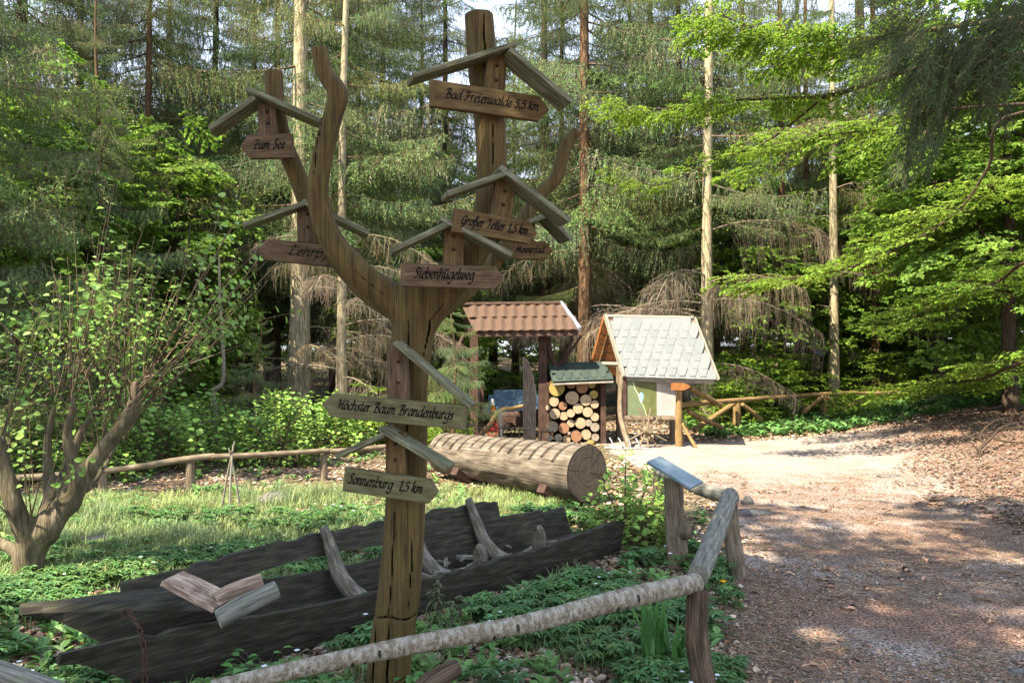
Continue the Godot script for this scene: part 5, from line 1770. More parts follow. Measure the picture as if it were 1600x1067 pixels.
	beam("frame", b0 - Vector3(0.06, 0.04, 0), b0 + bx + Vector3(0.06, -0.04, 0), 0.06, 0.07, M.rail_wood, t)
	beam("frame", b0 + Vector3(-0.05, -0.02, 0), b0 + up + Vector3(-0.05, 0.06, 0), 0.06, 0.05, M.dark_brown, t)
	# arrow sign on the right post
	var s0 := S(1049, 604, 13.05); var s1 := S(1080, 604, 13.02)
	mb = MB.new()
	var sh := Vector3(0, 0.065, 0)
	mb.prism([s0 - sh, s0 + sh, S(1070, 604, 13.03) + sh, s1, S(1070, 604, 13.03) - sh], Vector3(0, 0, -0.03))
	put("arrow_board", mb, M.orange_wood, t)
	# wagon wheel hub with spokes under the board
	var wc := S(1011, 673, 13.0)
	var wh := thing("wagon_wheel", wc, "old wooden wagon wheel hub with bare spokes under the map board", "wheel")
	var ax := Vector3(0.35, 0.25, 0.9).normalized()
	pole("hub", [wc - ax * 0.11, wc, wc + ax * 0.11], [0.075, 0.10, 0.07], M.rail_wood, wh, 12, 0.05)
	var ux := ax.cross(Vector3.UP).normalized(); var uy := ux.cross(ax)
	for k in 11:
		var an := TAU * k / 11 + 0.2
		var dd := ux * cos(an) + uy * sin(an)
		var ln := 0.42
		if dd.y < 0.0: ln = minf(ln, (wc.y + 0.02) / -dd.y)
		pole("spoke", [wc + dd * 0.07, wc + dd * ln], [0.02, 0.017], M.rail_wood, wh, 6, 0.1, 2)
	# bicycle rack
	var bc := S(980, 697, 13.0)
	var rk := thing("bicycle_rack", Vector3(bc.x, 0, bc.z), "low bicycle rack of bent steel hoops in front of the map board", "bicycle rack")
	for k in 4:
		var o := Vector3(bc.x - 0.26 + 0.15 * k, 0, bc.z + 0.02 * k)
		mb = MB.new()
		var hp := smooth_path([o + Vector3(0, -0.02, 0.16), o + Vector3(-0.02, 0.12, 0.14), o + Vector3(-0.06, 0.19, 0.08), o + Vector3(-0.03, 0.17, 0.0), o + Vector3(0.05, -0.02, 0.05)], 4)
		var hr := []; hr.resize(hp.size()); hr.fill(0.009)
		mb.tube(hp, hr, 6)
		put("hoop", mb, M.steel, rk)
	mb = MB.new()
	mb.tube([Vector3(bc.x - 0.42, 0.03, bc.z + 0.14), Vector3(bc.x + 0.34, 0.03, bc.z + 0.22)], [0.011, 0.011], 6)
	put("bar", mb, M.steel, rk)

func hip_hut(label: String, c: Vector3, size: Vector3, wall_h: float, mats: Array, wall: Material, rows: int, cols: int, called: String) -> void:
	# small building: walls, front and back slopes meeting in a ridge, front slope shingled
	var t := thing(called, c, label, "hut")
	var hx := size.x * 0.5; var hz := size.z * 0.5
	var mb := MB.new()
	mb.box(c + Vector3(0, wall_h * 0.5 - 0.05, 0), Vector3(hx * 0.86, 0, 0), Vector3(0, wall_h * 0.5 + 0.05, 0), Vector3(0, 0, hz * 0.8))
	put("wall", mb, wall, t)
	var rl := c + Vector3(-hx * 0.62, wall_h + size.y, 0); var rt := c + Vector3(hx * 0.62, wall_h + size.y, 0)
	var el := c + Vector3(-hx, wall_h - 0.04, hz); var er := c + Vector3(hx, wall_h - 0.04, hz)
	var bl := c + Vector3(-hx, wall_h - 0.04, -hz); var br := c + Vector3(hx, wall_h - 0.04, -hz)
	mb = MB.new()
	slab(mb, rl, rt, er, el, 0.025)
	var front := put("roof", mb, mats[0], t)
	mb = MB.new()
	slab(mb, rl, rt, br, bl, 0.025)
	mb.prism([rl, el, bl], Vector3(0, -0.02, 0))
	mb.prism([rt, er, br], Vector3(0, -0.02, 0))
	put("back_slope", mb, mats[0], t)
	shingled(front, rl.lerp(el, 0.02), rt.lerp(er, 0.02), rt.lerp(er, 1.0), rl.lerp(el, 1.0), rows, cols, mats)

func small_things() -> void:
	hip_hut("low hut with a blue-grey hipped shingle roof behind the gateway", Vector3(S(805, 640, 17.5).x, 0, -17.5), Vector3(1.55, 0.42, 1.5), 0.36, [M.shingle_blue, M.shingle_blue_b], M.dark_brown, 4, 9, "blue_hut")
	var hb := S(1348, 600, 24.5)
	hip_hut("long low hut with a bluish roof half hidden behind the fence trunks", on_ground(hb.x, hb.z), Vector3(3.2, 0.62, 2.0), 0.85, [M.shingle_blue, M.shingle_blue_b], M.dark_brown, 4, 14, "low_hut")
	hb = S(572, 600, 23.0)
	hip_hut("hut with a pale bluish roof behind the thin spruce left of the signpost", on_ground(hb.x, hb.z), Vector3(2.2, 0.6, 1.8), 1.35, [M.shingle_blue, M.shingle_blue_b], M.dark_brown, 4, 9, "low_hut")
	# far red-roofed shed
	var c := S(752, 590, 27.0); var g := Vector3(c.x, ground_y(c.x, c.z), c.z)
	var t := thing("red_shed", g, "far small shed with a pinkish red corrugated roof", "shed")
	var mb := MB.new()
	mb.box(g + Vector3(0, 0.42, 0), Vector3(0.42, 0, 0), Vector3(0, 0.5, 0), Vector3(0, 0, 0.4))
	put("wall", mb, M.dark_brown, t)
	for k in 7:
		mb = MB.new()
		var x0 := g.x - 0.55 + 0.155 * k
		mb.prism([Vector3(x0, g.y + 1.25, g.z - 0.2), Vector3(x0 + 0.148, g.y + 1.25, g.z - 0.2), Vector3(x0 + 0.19, g.y + 0.86, g.z + 0.55), Vector3(x0 + 0.04, g.y + 0.86, g.z + 0.55)], Vector3(0, 0.03 + 0.015 * (k % 2), 0.02))
		put("roof_panel", mb, M.tile_red, t)
	# left notice under a green roof
	var n0 := S(712, 640, 15.5)
	t = thing("notice_stand", Vector3(n0.x, 0, n0.z), "small green-roofed notice stand with a white sheet left of the gateway", "notice board")
	for x in [-0.42, 0.40]: beam("post", Vector3(n0.x + x, -0.05, n0.z - 0.05), Vector3(n0.x + x, 1.12, n0.z - 0.05), 0.09, 0.09, M.dark_brown, t)
	mb = MB.new()
	var e0 := S(690, 607, 15.2); var e1 := S(742, 605, 15.2); var r0 := S(690, 577, 15.9); var r1 := S(737, 575, 15.9)
	slab(mb, r0, r1, e1, e0, 0.03)
	var rf := put("roof", mb, M.shingle_green, t)
	shingled(rf, r0, r1, e1, e0, 3, 4, [M.shingle_green, M.shingle_green_b])
	mb = MB.new()
	var q := S(731, 645, 15.45)
	var up := Vector3(0, 0.35, 0); var bx := Vector3(0.24, 0, 0)
	mb.box(q + up * 0.2 + bx * 0.5 + Vector3(-0.15, 0.2, -0.03), Vector3(0.36, 0, 0), Vector3(0, 0.3, 0), Vector3(0, 0, 0.012))
	put("back_panel", mb, M.dark_brown, t)
	mb = MB.new()
	var fn := Vector3(0, 0, 1)
	q = S(731, 634, 15.45)
	var i0 := mb.vert(q, fn, Vector2(0, 1)); mb.vert(q + up, fn, Vector2(0, 0)); mb.vert(q + up + bx, fn, Vector2(1, 0)); mb.vert(q + bx, fn, Vector2(1, 1))
	for j in [0, 1, 2, 0, 2, 3]: mb.ix.append(i0 + j)
	put("notice_sheet", mb, M.notice_print, t)
	# handrail with a peeled post in the gateway
	var h0 := S(782, 642, 13.4)
	t = thing("peeled_handrail", Vector3(h0.x, 0, h0.z), "bent peeled branch handrail on one pale post in the gateway", "handrail")
	pole("post", [Vector3(h0.x, -0.05, h0.z), h0 + Vector3(0, 0.02, 0)], [0.045, 0.042], M.pale_wood, t, 10)
	pole("rail", [S(740, 690, 13.5), S(762, 668, 13.45), S(780, 643, 13.42), S(800, 638, 13.42), S(820, 634, 13.4)], [0.05, 0.05, 0.045, 0.04, 0.035], M.fence_wood, t, 10, 0.1)
	# little cart with spoked wheels behind the gateway
	var w0 := S(795, 672, 15.0)
	t = thing("hand_cart", Vector3(w0.x, 0, w0.z), "small dark hand cart with spoked wheels seen through the gateway", "cart")
	mb = MB.new()
	mb.bbox(w0 + Vector3(0.2, 0.22, -0.2), Vector3(0.45, 0.05, 0), Vector3(0, 0.14, 0), Vector3(0, 0, 0.25), 0.02)
	put("bed", mb, M.dark_brown, t)
	for s in [[0.0, M.iron], [-0.34, M.red_wheel]]:
		var wc := Vector3(w0.x + s[0], 0.14, w0.z + 0.1)
		var ring := []; var rad := []
		for k in 21:
			ring.append(wc + Vector3(cos(TAU * k / 20) * 0.13, sin(TAU * k / 20) * 0.13, 0)); rad.append(0.014)
		mb = MB.new()
		mb.tube(ring, rad, 6, 0.0, false)
		var wn := put("wheel", mb, s[1], t)
		for k in 8:
			mb = MB.new()
			mb.tube([wc, wc + Vector3(cos(TAU * k / 8) * 0.125, sin(TAU * k / 8) * 0.125, 0)], [0.009, 0.009], 4)
			put("spoke", mb, s[1], wn)
	# lantern
	var l0 := S(770, 640, 16.2)
	t = thing("amber_lantern", l0, "small white-capped amber glass lantern hanging below the blue hut roof", "lantern")
	mb = MB.new()
	mb.tube([l0 + Vector3(0, 0.10, 0), l0 + Vector3(0, 0.02, 0), l0 + Vector3(0, -0.08, 0)], [0.03, 0.07, 0.05], 10)
	put("glass", mb, M.amber, t)
	mb = MB.new()
	mb.tube([l0 + Vector3(0, 0.10, 0), l0 + Vector3(0, 0.24, 0)], [0.055, 0.03], 10)
	put("cap", mb, M.white_paint, t)

# ---------------------------------------------------------------- fences
func fences() -> void:
	var t := thing("left_fence", Vector3(S(400, 720, 9.2).x, 0, -9.2), "low weathered pole fence crossing the grass left of the signpost", "fence")
	pole("rail", [S(150, 738, 8.7), S(230, 727, 8.8), S(300, 716, 8.95), S(335, 713, 9.05)], [0.035, 0.04, 0.042, 0.04], M.rail_wood, t, 10, 0.1)
	pole("rail", [S(330, 714, 9.0), S(400, 711, 9.25), S(450, 708, 9.45), S(512, 704, 9.7)], [0.036, 0.036, 0.034, 0.034], M.rail_wood, t, 10, 0.1)
	pole("rail", [S(505, 706, 9.72), S(560, 702, 9.9), S(640, 694, 10.2)], [0.036, 0.034, 0.032], M.rail_wood, t, 10, 0.1)
	pole("rail", [S(-40, 752, 8.2), S(60, 745, 8.4), S(160, 737, 8.7)], [0.04, 0.04, 0.036], M.rail_wood, t, 10, 0.1)
	for q in [[297, 718, 8.97, 0.055], [506, 707, 9.72, 0.045], [160, 738, 8.68, 0.05]]:
		var p := S(q[0], q[1], q[2])
		pole("post", [Vector3(p.x, -0.05, p.z), Vector3(p.x, p.y - 0.02, p.z)], [q[3] * 1.1, q[3]], M.rail_wood, t, 10, 0.1)
	t = thing("rear_fence", Vector3(S(300, 670, 12.5).x, 0, -12.5), "second pole fence half hidden by bushes, farther back on the left", "fence")
	pole("rail", [S(120, 682, 12.0), S(240, 672, 12.4), S(300, 662, 12.6), S(372, 652, 13.0)], [0.05, 0.05, 0.045, 0.04], M.rail_wood, t, 8, 0.1)
	pole("rail", [S(330, 700, 11.6), S(420, 690, 12.0), S(520, 684, 12.6)], [0.04, 0.04, 0.035], M.rail_wood, t, 8, 0.1)
	for q in [[200, 676, 12.2], [352, 655, 12.9], [440, 690, 12.2]]:
		var p := S(q[0], q[1], q[2])
		pole("post", [Vector3(p.x, -0.05, p.z), Vector3(p.x, p.y, p.z)], [0.05, 0.05], M.rail_wood, t, 8, 0.1)
	# rustic fence right of the kiosk
	t = thing("rustic_fence", Vector3(S(1150, 650, 16).x, 0, -16), "rustic log fence with crossed braces behind the right-hand bushes", "fence")
	var P := [[1152, 672, 16.1, 628], [1288, 664, 17.3, 618], [1455, 650, 19.0, 610]]
	for q in P:
		var b := S(q[0], q[1], q[2]); var p := S(q[0], q[3] - 2, q[2])
		pole("post", [Vector3(b.x, ground_y(b.x, b.z) - 0.05, b.z), p], [0.09, 0.08], M.fence_wood, t, 10, 0.1)
	var R := [[[1062, 633, 13.7], [1110, 629, 14.9], [1200, 622, 16.5]], [[1195, 623, 16.5], [1290, 616, 17.3], [1340, 614, 17.8]], [[1335, 616, 17.8], [1460, 612, 19.0]], [[1078, 606, 13.9], [1103, 620, 14.5], [1126, 633, 15.0]], [[1075, 642, 13.9], [1104, 657, 14.4], [1128, 668, 14.8]], [[1085, 672, 14.6], [1115, 652, 15.2], [1148, 630, 15.9]], [[1160, 632, 16.2], [1190, 655, 16.4]], [[1255, 645, 17.0], [1286, 620, 17.2]], [[1292, 620, 17.3], [1325, 655, 17.6]], [[1298, 656, 17.2], [1350, 620, 17.8]], [[1425, 640, 18.8], [1458, 610, 18.9]]]
	for q in R:
		var pts := []
		for p in q: pts.append(S(p[0], p[1], p[2]))
		var rad := []
		for i in pts.size(): rad.append(0.055 if q[0][2] < 17.0 else 0.06)
		pole("rail" if q.size() == 3 and q[0][1] > 610 and q[2][1] < 635 else "brace", pts, rad, M.fence_wood, t, 8, 0.1)
	# stick tripod
	var o := G(362, 802)
	t = thing("stick_tripod", o, "small tripod of thin peeled sticks tied together on the grass", "tripod")
	var tie := S(361, 706, 7.6)
	for q in [[345, 798, 366, 690], [358, 806, 364, 695], [376, 800, 357, 700]]:
		var a := G(q[0], q[1]) - Vector3(0, 0.03, 0); var b := S(q[2], q[3], 7.6)
		pole("stick", [a, tie.lerp(a, 0.4), b], [0.011, 0.011, 0.008], M.pale_wood, t, 6, 0.1)
	var mb := MB.new()
	mb.tube([tie + Vector3(0, -0.012, 0), tie + Vector3(0, 0.012, 0)], [0.024, 0.024], 8)
	put("binding", mb, M.twig_bark, t)

# ---------------------------------------------------------------- ground and path
func path_edge(d: float) -> float:     # left edge of the bare path at distance d
	return lerpf(lerpf(1.1, 2.3, sm(3.0, 8.5, d)), 1.7, sm(9.0, 12.0, d)) + 0.12 * noise.get_noise_1d(d * 70.0)

func sheet(mb: MB, xs: Array, zs: Array, lift: float, color: Callable, keep: Callable) -> void:
	var w := xs.size()
	for z in zs:
		for x in xs:
			var h := ground_y(x, z)
			var e := 0.05
			var nn := Vector3(h - ground_y(x + e, z), e, h - ground_y(x, z + e)).normalized()
			mb.tint = color.call(x, z)
			mb.vert(Vector3(x, h + lift, z), nn, Vector2(x, z))
	for i in zs.size() - 1:
		for k in w - 1:
			if not keep.call((xs[k] + xs[k + 1]) * 0.5, (zs[i] + zs[i + 1]) * 0.5): continue
			var a := i * w + k
			# rows run towards the camera (z grows): clockwise from above
			for j in [a, a + 1, a + w + 1, a, a + w + 1, a + w]: mb.ix.append(j)

func lines(stops: Array) -> Array:     # [start, [to, step], ...]
	var out := [stops[0]]
	for i in range(1, stops.size()):
		var a: float = out[-1]
		var n := int(ceil((stops[i][0] - a) / stops[i][1]))
		for k in n: out.append(lerpf(a, stops[i][0], float(k + 1) / n))
	return out

func ground() -> void:
	var mb := MB.new()
	var xs := lines([-150.0, [-20.0, 6.0], [-7.0, 0.6], [9.0, 0.13], [24.0, 0.6], [150.0, 6.0]])
	var zs := lines([-170.0, [-40.0, 6.0], [-18.0, 0.6], [-2.0, 0.12], [4.0, 0.5], [120.0, 6.0]])
	var col := func(x: float, z: float) -> Color:
		var a := noise.get_noise_2d(x * 28.0, z * 28.0)
		var b := noise.get_noise_2d(x * 110.0 + 400.0, z * 110.0)
		var c := Color(0.115, 0.082, 0.055).lerp(Color(0.20, 0.145, 0.095), clampf(0.5 + a + b * 0.8, 0, 1))
		var lawn := sm(-5.6, -4.4, x) * (1.0 - sm(-1.2, 0.4, x)) * sm(5.6, 6.6, -z) * (1.0 - sm(8.6, 9.8, -z))
		var g := clampf(0.35 + a * 1.6 + b * 1.4, 0, 1)
		return c.lerp(Color(0.13, 0.17, 0.05), g * (0.35 + 0.5 * lawn))
	sheet(mb, xs, zs, 0.0, col, func(_x, _z): return true)
	var o := put("ground", mb, M.soil)
	tag(o, "", "", "", "structure")
	mb = MB.new()
	xs = lines([0.6, [9.0, 0.06], [22.0, 0.4]])
	zs = lines([-15.6, [-3.0, 0.06], [6.0, 0.3]])
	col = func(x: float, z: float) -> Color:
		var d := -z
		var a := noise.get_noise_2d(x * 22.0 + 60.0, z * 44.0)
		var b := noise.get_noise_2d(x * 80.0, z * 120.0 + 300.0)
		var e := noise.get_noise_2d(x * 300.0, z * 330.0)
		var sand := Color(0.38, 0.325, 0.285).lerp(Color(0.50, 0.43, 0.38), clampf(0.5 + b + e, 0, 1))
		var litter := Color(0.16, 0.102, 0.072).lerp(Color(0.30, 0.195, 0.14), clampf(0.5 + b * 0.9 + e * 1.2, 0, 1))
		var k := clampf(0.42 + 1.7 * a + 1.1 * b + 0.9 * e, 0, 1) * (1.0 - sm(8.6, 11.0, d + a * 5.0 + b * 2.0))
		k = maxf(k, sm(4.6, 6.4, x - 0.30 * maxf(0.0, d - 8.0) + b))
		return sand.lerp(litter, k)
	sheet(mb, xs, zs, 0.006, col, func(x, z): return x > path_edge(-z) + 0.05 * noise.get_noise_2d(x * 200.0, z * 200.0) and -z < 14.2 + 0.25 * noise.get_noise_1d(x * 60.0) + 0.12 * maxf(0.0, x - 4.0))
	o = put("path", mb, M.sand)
	tag(o, "", "", "", "structure")

# ---------------------------------------------------------------- ground cover and litter
func litter_patch(n: int, spread: float, cols: Array) -> MB:
	var mb := MB.new()
	for i in n:
		var p := Vector3(rr(-spread, spread), rr(0.002, 0.012), rr(-spread, spread))
		var a := rr(0, TAU)
		var d := Vector3(cos(a), rr(-0.08, 0.25), sin(a))
		var up := Vector3(rr(-0.5, 0.5), 1, rr(-0.5, 0.5)).normalized()
		var l := rr(0.03, 0.07)
		mb.tint = vary(cols[rng.randi_range(0, cols.size() - 1)], 0.3)
		leaf(mb, p, d, up, l, l * rr(0.4, 0.62), rr(-0.1, 0.4))
	return mb

func needle_patch() -> MB:
	var mb := MB.new()
	for i in 60:
		var p := Vector3(rr(-0.14, 0.14), rr(0.002, 0.006), rr(-0.14, 0.14))
		var a := rr(0, TAU)
		var d := Vector3(cos(a), rr(-0.05, 0.05), sin(a)) * rr(0.014, 0.05)
		var w := d.cross(Vector3.UP).normalized() * rr(0.0015, 0.005)
		mb.tint = vary([Color(0.22, 0.12, 0.07), Color(0.09, 0.06, 0.04), Color(0.32, 0.22, 0.15)][i % 3], 0.4)
		mb.tri(p - w, p + d, p + w)
	return mb

func anemone(flower: bool) -> MB:
	var mb := MB.new()
	for i in 7:
		var o := Vector3(rr(-0.09, 0.09), 0, rr(-0.09, 0.09))
		var hgt := rr(0.04, 0.11)
		var top := o + Vector3(rr(-0.03, 0.03), hgt, rr(-0.03, 0.03))
		mb.tint = Color(0.10, 0.13, 0.05)
		strip(mb, [o, top], 0.0022, 0.0014)
		var a0 := rr(0, TAU)
		for k in 3:
			var a := a0 + TAU * k / 3
			for j in [-0.5, 0.0, 0.5]:
				var aa: float = a + j
				mb.tint = vary(Color(0.095, 0.165, 0.042) if rr(0, 1) < 0.4 else Color(0.07, 0.145, 0.045), 0.35)
				leaf(mb, top, Vector3(cos(aa), rr(-0.2, 0.12), sin(aa)), Vector3(rr(-0.2, 0.2), 1, rr(-0.2, 0.2)), rr(0.04, 0.062), 0.02, 0.15, true)
		if flower and i < 2:
			var f := top + Vector3(rr(-0.01, 0.01), rr(0.03, 0.055), rr(-0.01, 0.01))
			mb.tint = Color(0.12, 0.13, 0.06)
			strip(mb, [top, f], 0.0015, 0.001)
			for k in 6:
				var a := TAU * k / 6
				mb.tint = Color(0.78, 0.78, 0.76)
				leaf(mb, f, Vector3(cos(a), 0.35, sin(a)), Vector3.UP, 0.016, 0.011, 0.1, true)
	return mb

func broad_herb() -> MB:
	var mb := MB.new()
	for i in 9:
		var a := rr(0, TAU)
		mb.tint = vary(Color(0.09, 0.18, 0.045), 0.3)
		var o := Vector3(rr(-0.03, 0.03), rr(0.0, 0.06), rr(-0.03, 0.03))
		leaf(mb, o, Vector3(cos(a), rr(0.2, 0.9), sin(a)), Vector3.UP, rr(0.05, 0.10), rr(0.025, 0.045), 0.15)
	return mb

func grass_tuft(n: int, h: float, spread: float, col: Color, w := 0.004) -> MB:
	var mb := MB.new()
	for i in n:
		var o := Vector3(rr(-spread, spread), 0, rr(-spread, spread))
		var a := rr(0, TAU)
		var d := Vector3(cos(a), 0, sin(a))
		var hh := h * rr(0.5, 1.2)
		var m := o + Vector3(0, hh * 0.6, 0) + d * hh * 0.15
		var e := o + Vector3(0, hh * rr(0.75, 1.0), 0) + d * hh * rr(0.3, 0.8)
		var s := d.cross(Vector3.UP) * w * 0.5
		mb.tint = vary(col, 0.3)
		mb.tri(o - s, m - s, m + s); mb.tri(o - s, m + s, o + s); mb.tri(m - s, e, m + s)
	return mb

func scatter(called: String, label: String, cat: String, m: Mesh, n: int, x0: float, x1: float, d0: float, d1: float, s0: float, s1: float, ok: Callable, tint := 0.25, lift := 0.0) -> void:
	var xs := []
	var cs := []
	var tries := 0
	while xs.size() < n and tries < n * 12:
		tries += 1
		# even in the picture: more of them near the camera
		var d := 1.0 / lerpf(1.0 / d0, 1.0 / d1, rr(0, 1))
		var x := rr(x0, x1)
		if not ok.call(x, d): continue
		var s := rr(s0, s1)
		var nn := Vector3(ground_y(x, -d) - ground_y(x + 0.2, -d), 0.2, 0).normalized()
		var b := Basis(Quaternion(Vector3.UP, nn)) * Basis(Vector3.UP, rr(0, TAU))
		xs.append(Transform3D(b.scaled(Vector3(s, s, s)), on_ground(x, -d) + Vector3(0, lift, 0)))
		var k := 1.0 + rr(-tint, tint)
		cs.append(Color(k * rr(0.9, 1.1), k, k * rr(0.88, 1.1)))
	var o := many(called, m, xs, cs, null)
	tag(o, label, cat)

func in_boat(x: float, d: float) -> bool:
	var v := Vector3(x, 0, -d) - Vector3(-1.98, 0, -3.24)
	var s := v.dot(Vector3(0.72, 0, -0.694))
	var w := v.dot(Vector3(-0.694, 0, -0.72))
	return s > 0.3 and s < 4.05 and w > -0.14 and w < 0.62

func cover() -> void:
	var off_path := func(x: float, d: float) -> bool: return x < path_edge(d) - 0.02 + 0.25 * noise.get_noise_2d(x * 150.0, d * 150.0)
	var nb := func(x: float, d: float, f: float, sd: float) -> float: return noise.get_noise_2d(x * f + sd, d * f)
	var bed := func(x: float, d: float) -> bool: return off_path.call(x, d) and not in_boat(x, d) and nb.call(x, d, 70.0, 0.0) + 0.6 * nb.call(x, d, 190.0, 40.0) > (0.08 if d < 4.4 else -0.06) and x < 1.6
	scatter("wood_anemones", "low carpet of white-flowering wood anemones around the boat", "ground cover", anemone(false).mesh(M.herb), 2900, -6.0, 2.2, 2.6, 7.6, 0.7, 1.25, bed)
	scatter("flowering_anemones", "scattered small white anemone flowers among the green leaves", "flowers", anemone(true).mesh(M.herb), 80, -5.0, 1.6, 2.7, 7.5, 0.7, 1.2, bed)
	scatter("broad_leaf_herbs", "broad-leaved green herbs scattered through the ground cover", "ground cover", broad_herb().mesh(M.herb), 1500, -7.0, 1.9, 2.7, 12.5, 0.6, 1.3, func(x, d): return off_path.call(x, d) and not in_boat(x, d) and nb.call(x, d, 50.0, 90.0) > -0.05)
	scatter("bed_grass", "thin grass blades between the anemones and dead leaves", "grass", grass_tuft(9, 0.13, 0.07, Color(0.13, 0.20, 0.06)).mesh(M.herb), 700, -5.0, 1.8, 2.7, 6.5, 0.6, 1.3, func(x, d): return off_path.call(x, d) and not in_boat(x, d) and nb.call(x, d, 60.0, 333.0) > 0.0)
	var lawn := func(x: float, d: float) -> bool: return x < 0.5 and d < 9.0 + 0.1 * x and off_path.call(x, d) and not in_boat(x, d) and nb.call(x, d, 40.0, 200.0) > -0.16
	scatter("grass", "short pale green grass on the lawn behind the boat", "grass", grass_tuft(26, 0.11, 0.08, Color(0.19, 0.24, 0.085)).mesh(M.herb), 3300, -7.5, 1.2, 5.2, 9.6, 0.6, 1.3, lawn)
	scatter("tall_grass", "taller loose grass tufts on the lawn left of the tripod", "grass", grass_tuft(20, 0.22, 0.06, Color(0.18, 0.24, 0.10)).mesh(M.herb), 420, -6.0, -0.5, 6.0, 9.4, 0.6, 1.2, func(x, d): return lawn.call(x, d) and nb.call(x, d, 30.0, 700.0) > 0.05)
	var browns := [Color(0.22, 0.14, 0.085), Color(0.30, 0.21, 0.135), Color(0.15, 0.095, 0.06), Color(0.36, 0.28, 0.20)]
	var lp := litter_patch(16, 0.17, browns).mesh(M.litter)
	var lp2 := litter_patch(5, 0.16, [Color(0.26, 0.17, 0.11), Color(0.32, 0.255, 0.19), Color(0.15, 0.095, 0.06), Color(0.30, 0.21, 0.145)]).mesh(M.litter)
	var lp3 := litter_patch(16, 0.2, [Color(0.13, 0.085, 0.055), Color(0.19, 0.125, 0.085), Color(0.09, 0.06, 0.042), Color(0.25, 0.19, 0.14)]).mesh(M.litter)  # bank litter: darker browns, shade of the bank put into the leaf colours
	scatter("leaf_litter", "brown fallen leaves under the plants and along the fences", "leaf litter", lp, 5200, -8.0, 3.0, 2.6, 15.0, 0.7, 1.2, off_path)
	scatter("path_leaves", "dry brown leaves strewn over the path", "leaf litter", lp2, 560, 1.0, 7.5, 2.8, 10.6, 0.6, 1.15, func(x, d): return not off_path.call(x, d) and (nb.call(x, d, 34.0, 500.0) > 0.16 or rr(0, 1) < 0.1), 0.3, 0.007)
	scatter("path_needles", "rusty brown needles and crumbs covering the path", "leaf litter", needle_patch().mesh(M.litter), 4200, 1.0, 8.0, 2.8, 10.4, 0.7, 1.4, func(x, d): return not off_path.call(x, d) and nb.call(x, d, 26.0, 900.0) > -0.3, 0.3, 0.006)
	scatter("bank_leaves", "thick brown leaf litter on the bank right of the path", "leaf litter", lp3, 3600, 3.6, 14.0, 6.5, 16.0, 0.55, 1.0, func(x, d): return x - 0.30 * maxf(0.0, d - 8.0) > 4.9 + 0.8 * nb.call(x, d, 60.0, 0.0), 0.3, 0.006)
	scatter("fence_leaves", "brown leaves heaped under the rustic fence beyond the sand", "leaf litter", lp, 1500, 1.0, 12.0, 13.4, 20.0, 0.9, 1.6, func(x, d): return d > 14.0 + 0.12 * maxf(0.0, x - 4.0) or x < path_edge(d))
	scatter("fence_ivy", "dark green ground plants below the rustic fence", "ground cover", broad_herb().mesh(M.herb), 800, 3.9, 12.5, 14.6, 19.0, 1.0, 2.2, func(x, d): return x - 0.2 * (d - 15.0) > 3.6 and x < 11.5)
	# pebbles and stones
	var stones := [[G(1496, 787), 0.16, 0.035, "flat pale stone lying on the path at right"], [G(1172, 802), 0.26, 0.03, "long flat stone slab sunk in the path beside the railing"], [G(1168, 788), 0.07, 0.07, "small round grey stone behind the sunken slab"], [G(1390, 748), 0.16, 0.03, "low grey stone in the middle of the path"], [G(152, 858), 0.17, 0.10, "rounded grey stone on the lawn beside the hazel"], [G(428, 786), 0.24, 0.09, "grey stone block on the lawn right of the tripod"], [G(1455, 872), 0.05, 0.012, "palest flat pebble on the path"], [G(1402, 1012), 0.035, 0.015, "small grey pebble near the bottom of the path"], [G(1590, 1046), 0.05, 0.02, "small grey stone at the bottom right corner"]]
	for q in stones:
		var mb := MB.new()
		var o: Vector3 = q[0]
		o.y = ground_y(o.x, o.z)
		var rings := 7
		var sg := 14
		for i in rings + 1:
			for k in sg + 1:
				var la := PI * i / rings; var lo := TAU * k / sg
				var dd := Vector3(sin(la) * cos(lo), cos(la), sin(la) * sin(lo))
				var r := 1.0 + 0.45 * noise.get_noise_3d(dd.x * 80.0 + o.x * 50.0, dd.y * 80.0, dd.z * 80.0)
				mb.vert(o + Vector3(dd.x * q[1], dd.y * q[2] + q[2] * 0.25, dd.z * q[1] * 0.6) * r * Vector3(1, 1, 1) + (Vector3(o.x, o.y, o.z) - o) , dd)
		for i in mb.v.size():
			pass
		for i in rings:
			for k in sg:
				var a := i * (sg + 1) + k
				for j in [a, a + sg + 2, a + 1, a, a + sg + 1, a + sg + 2]: mb.ix.append(j)
		var so := put("stone", mb, M.stone)
		tag(so, q[3], "stone")

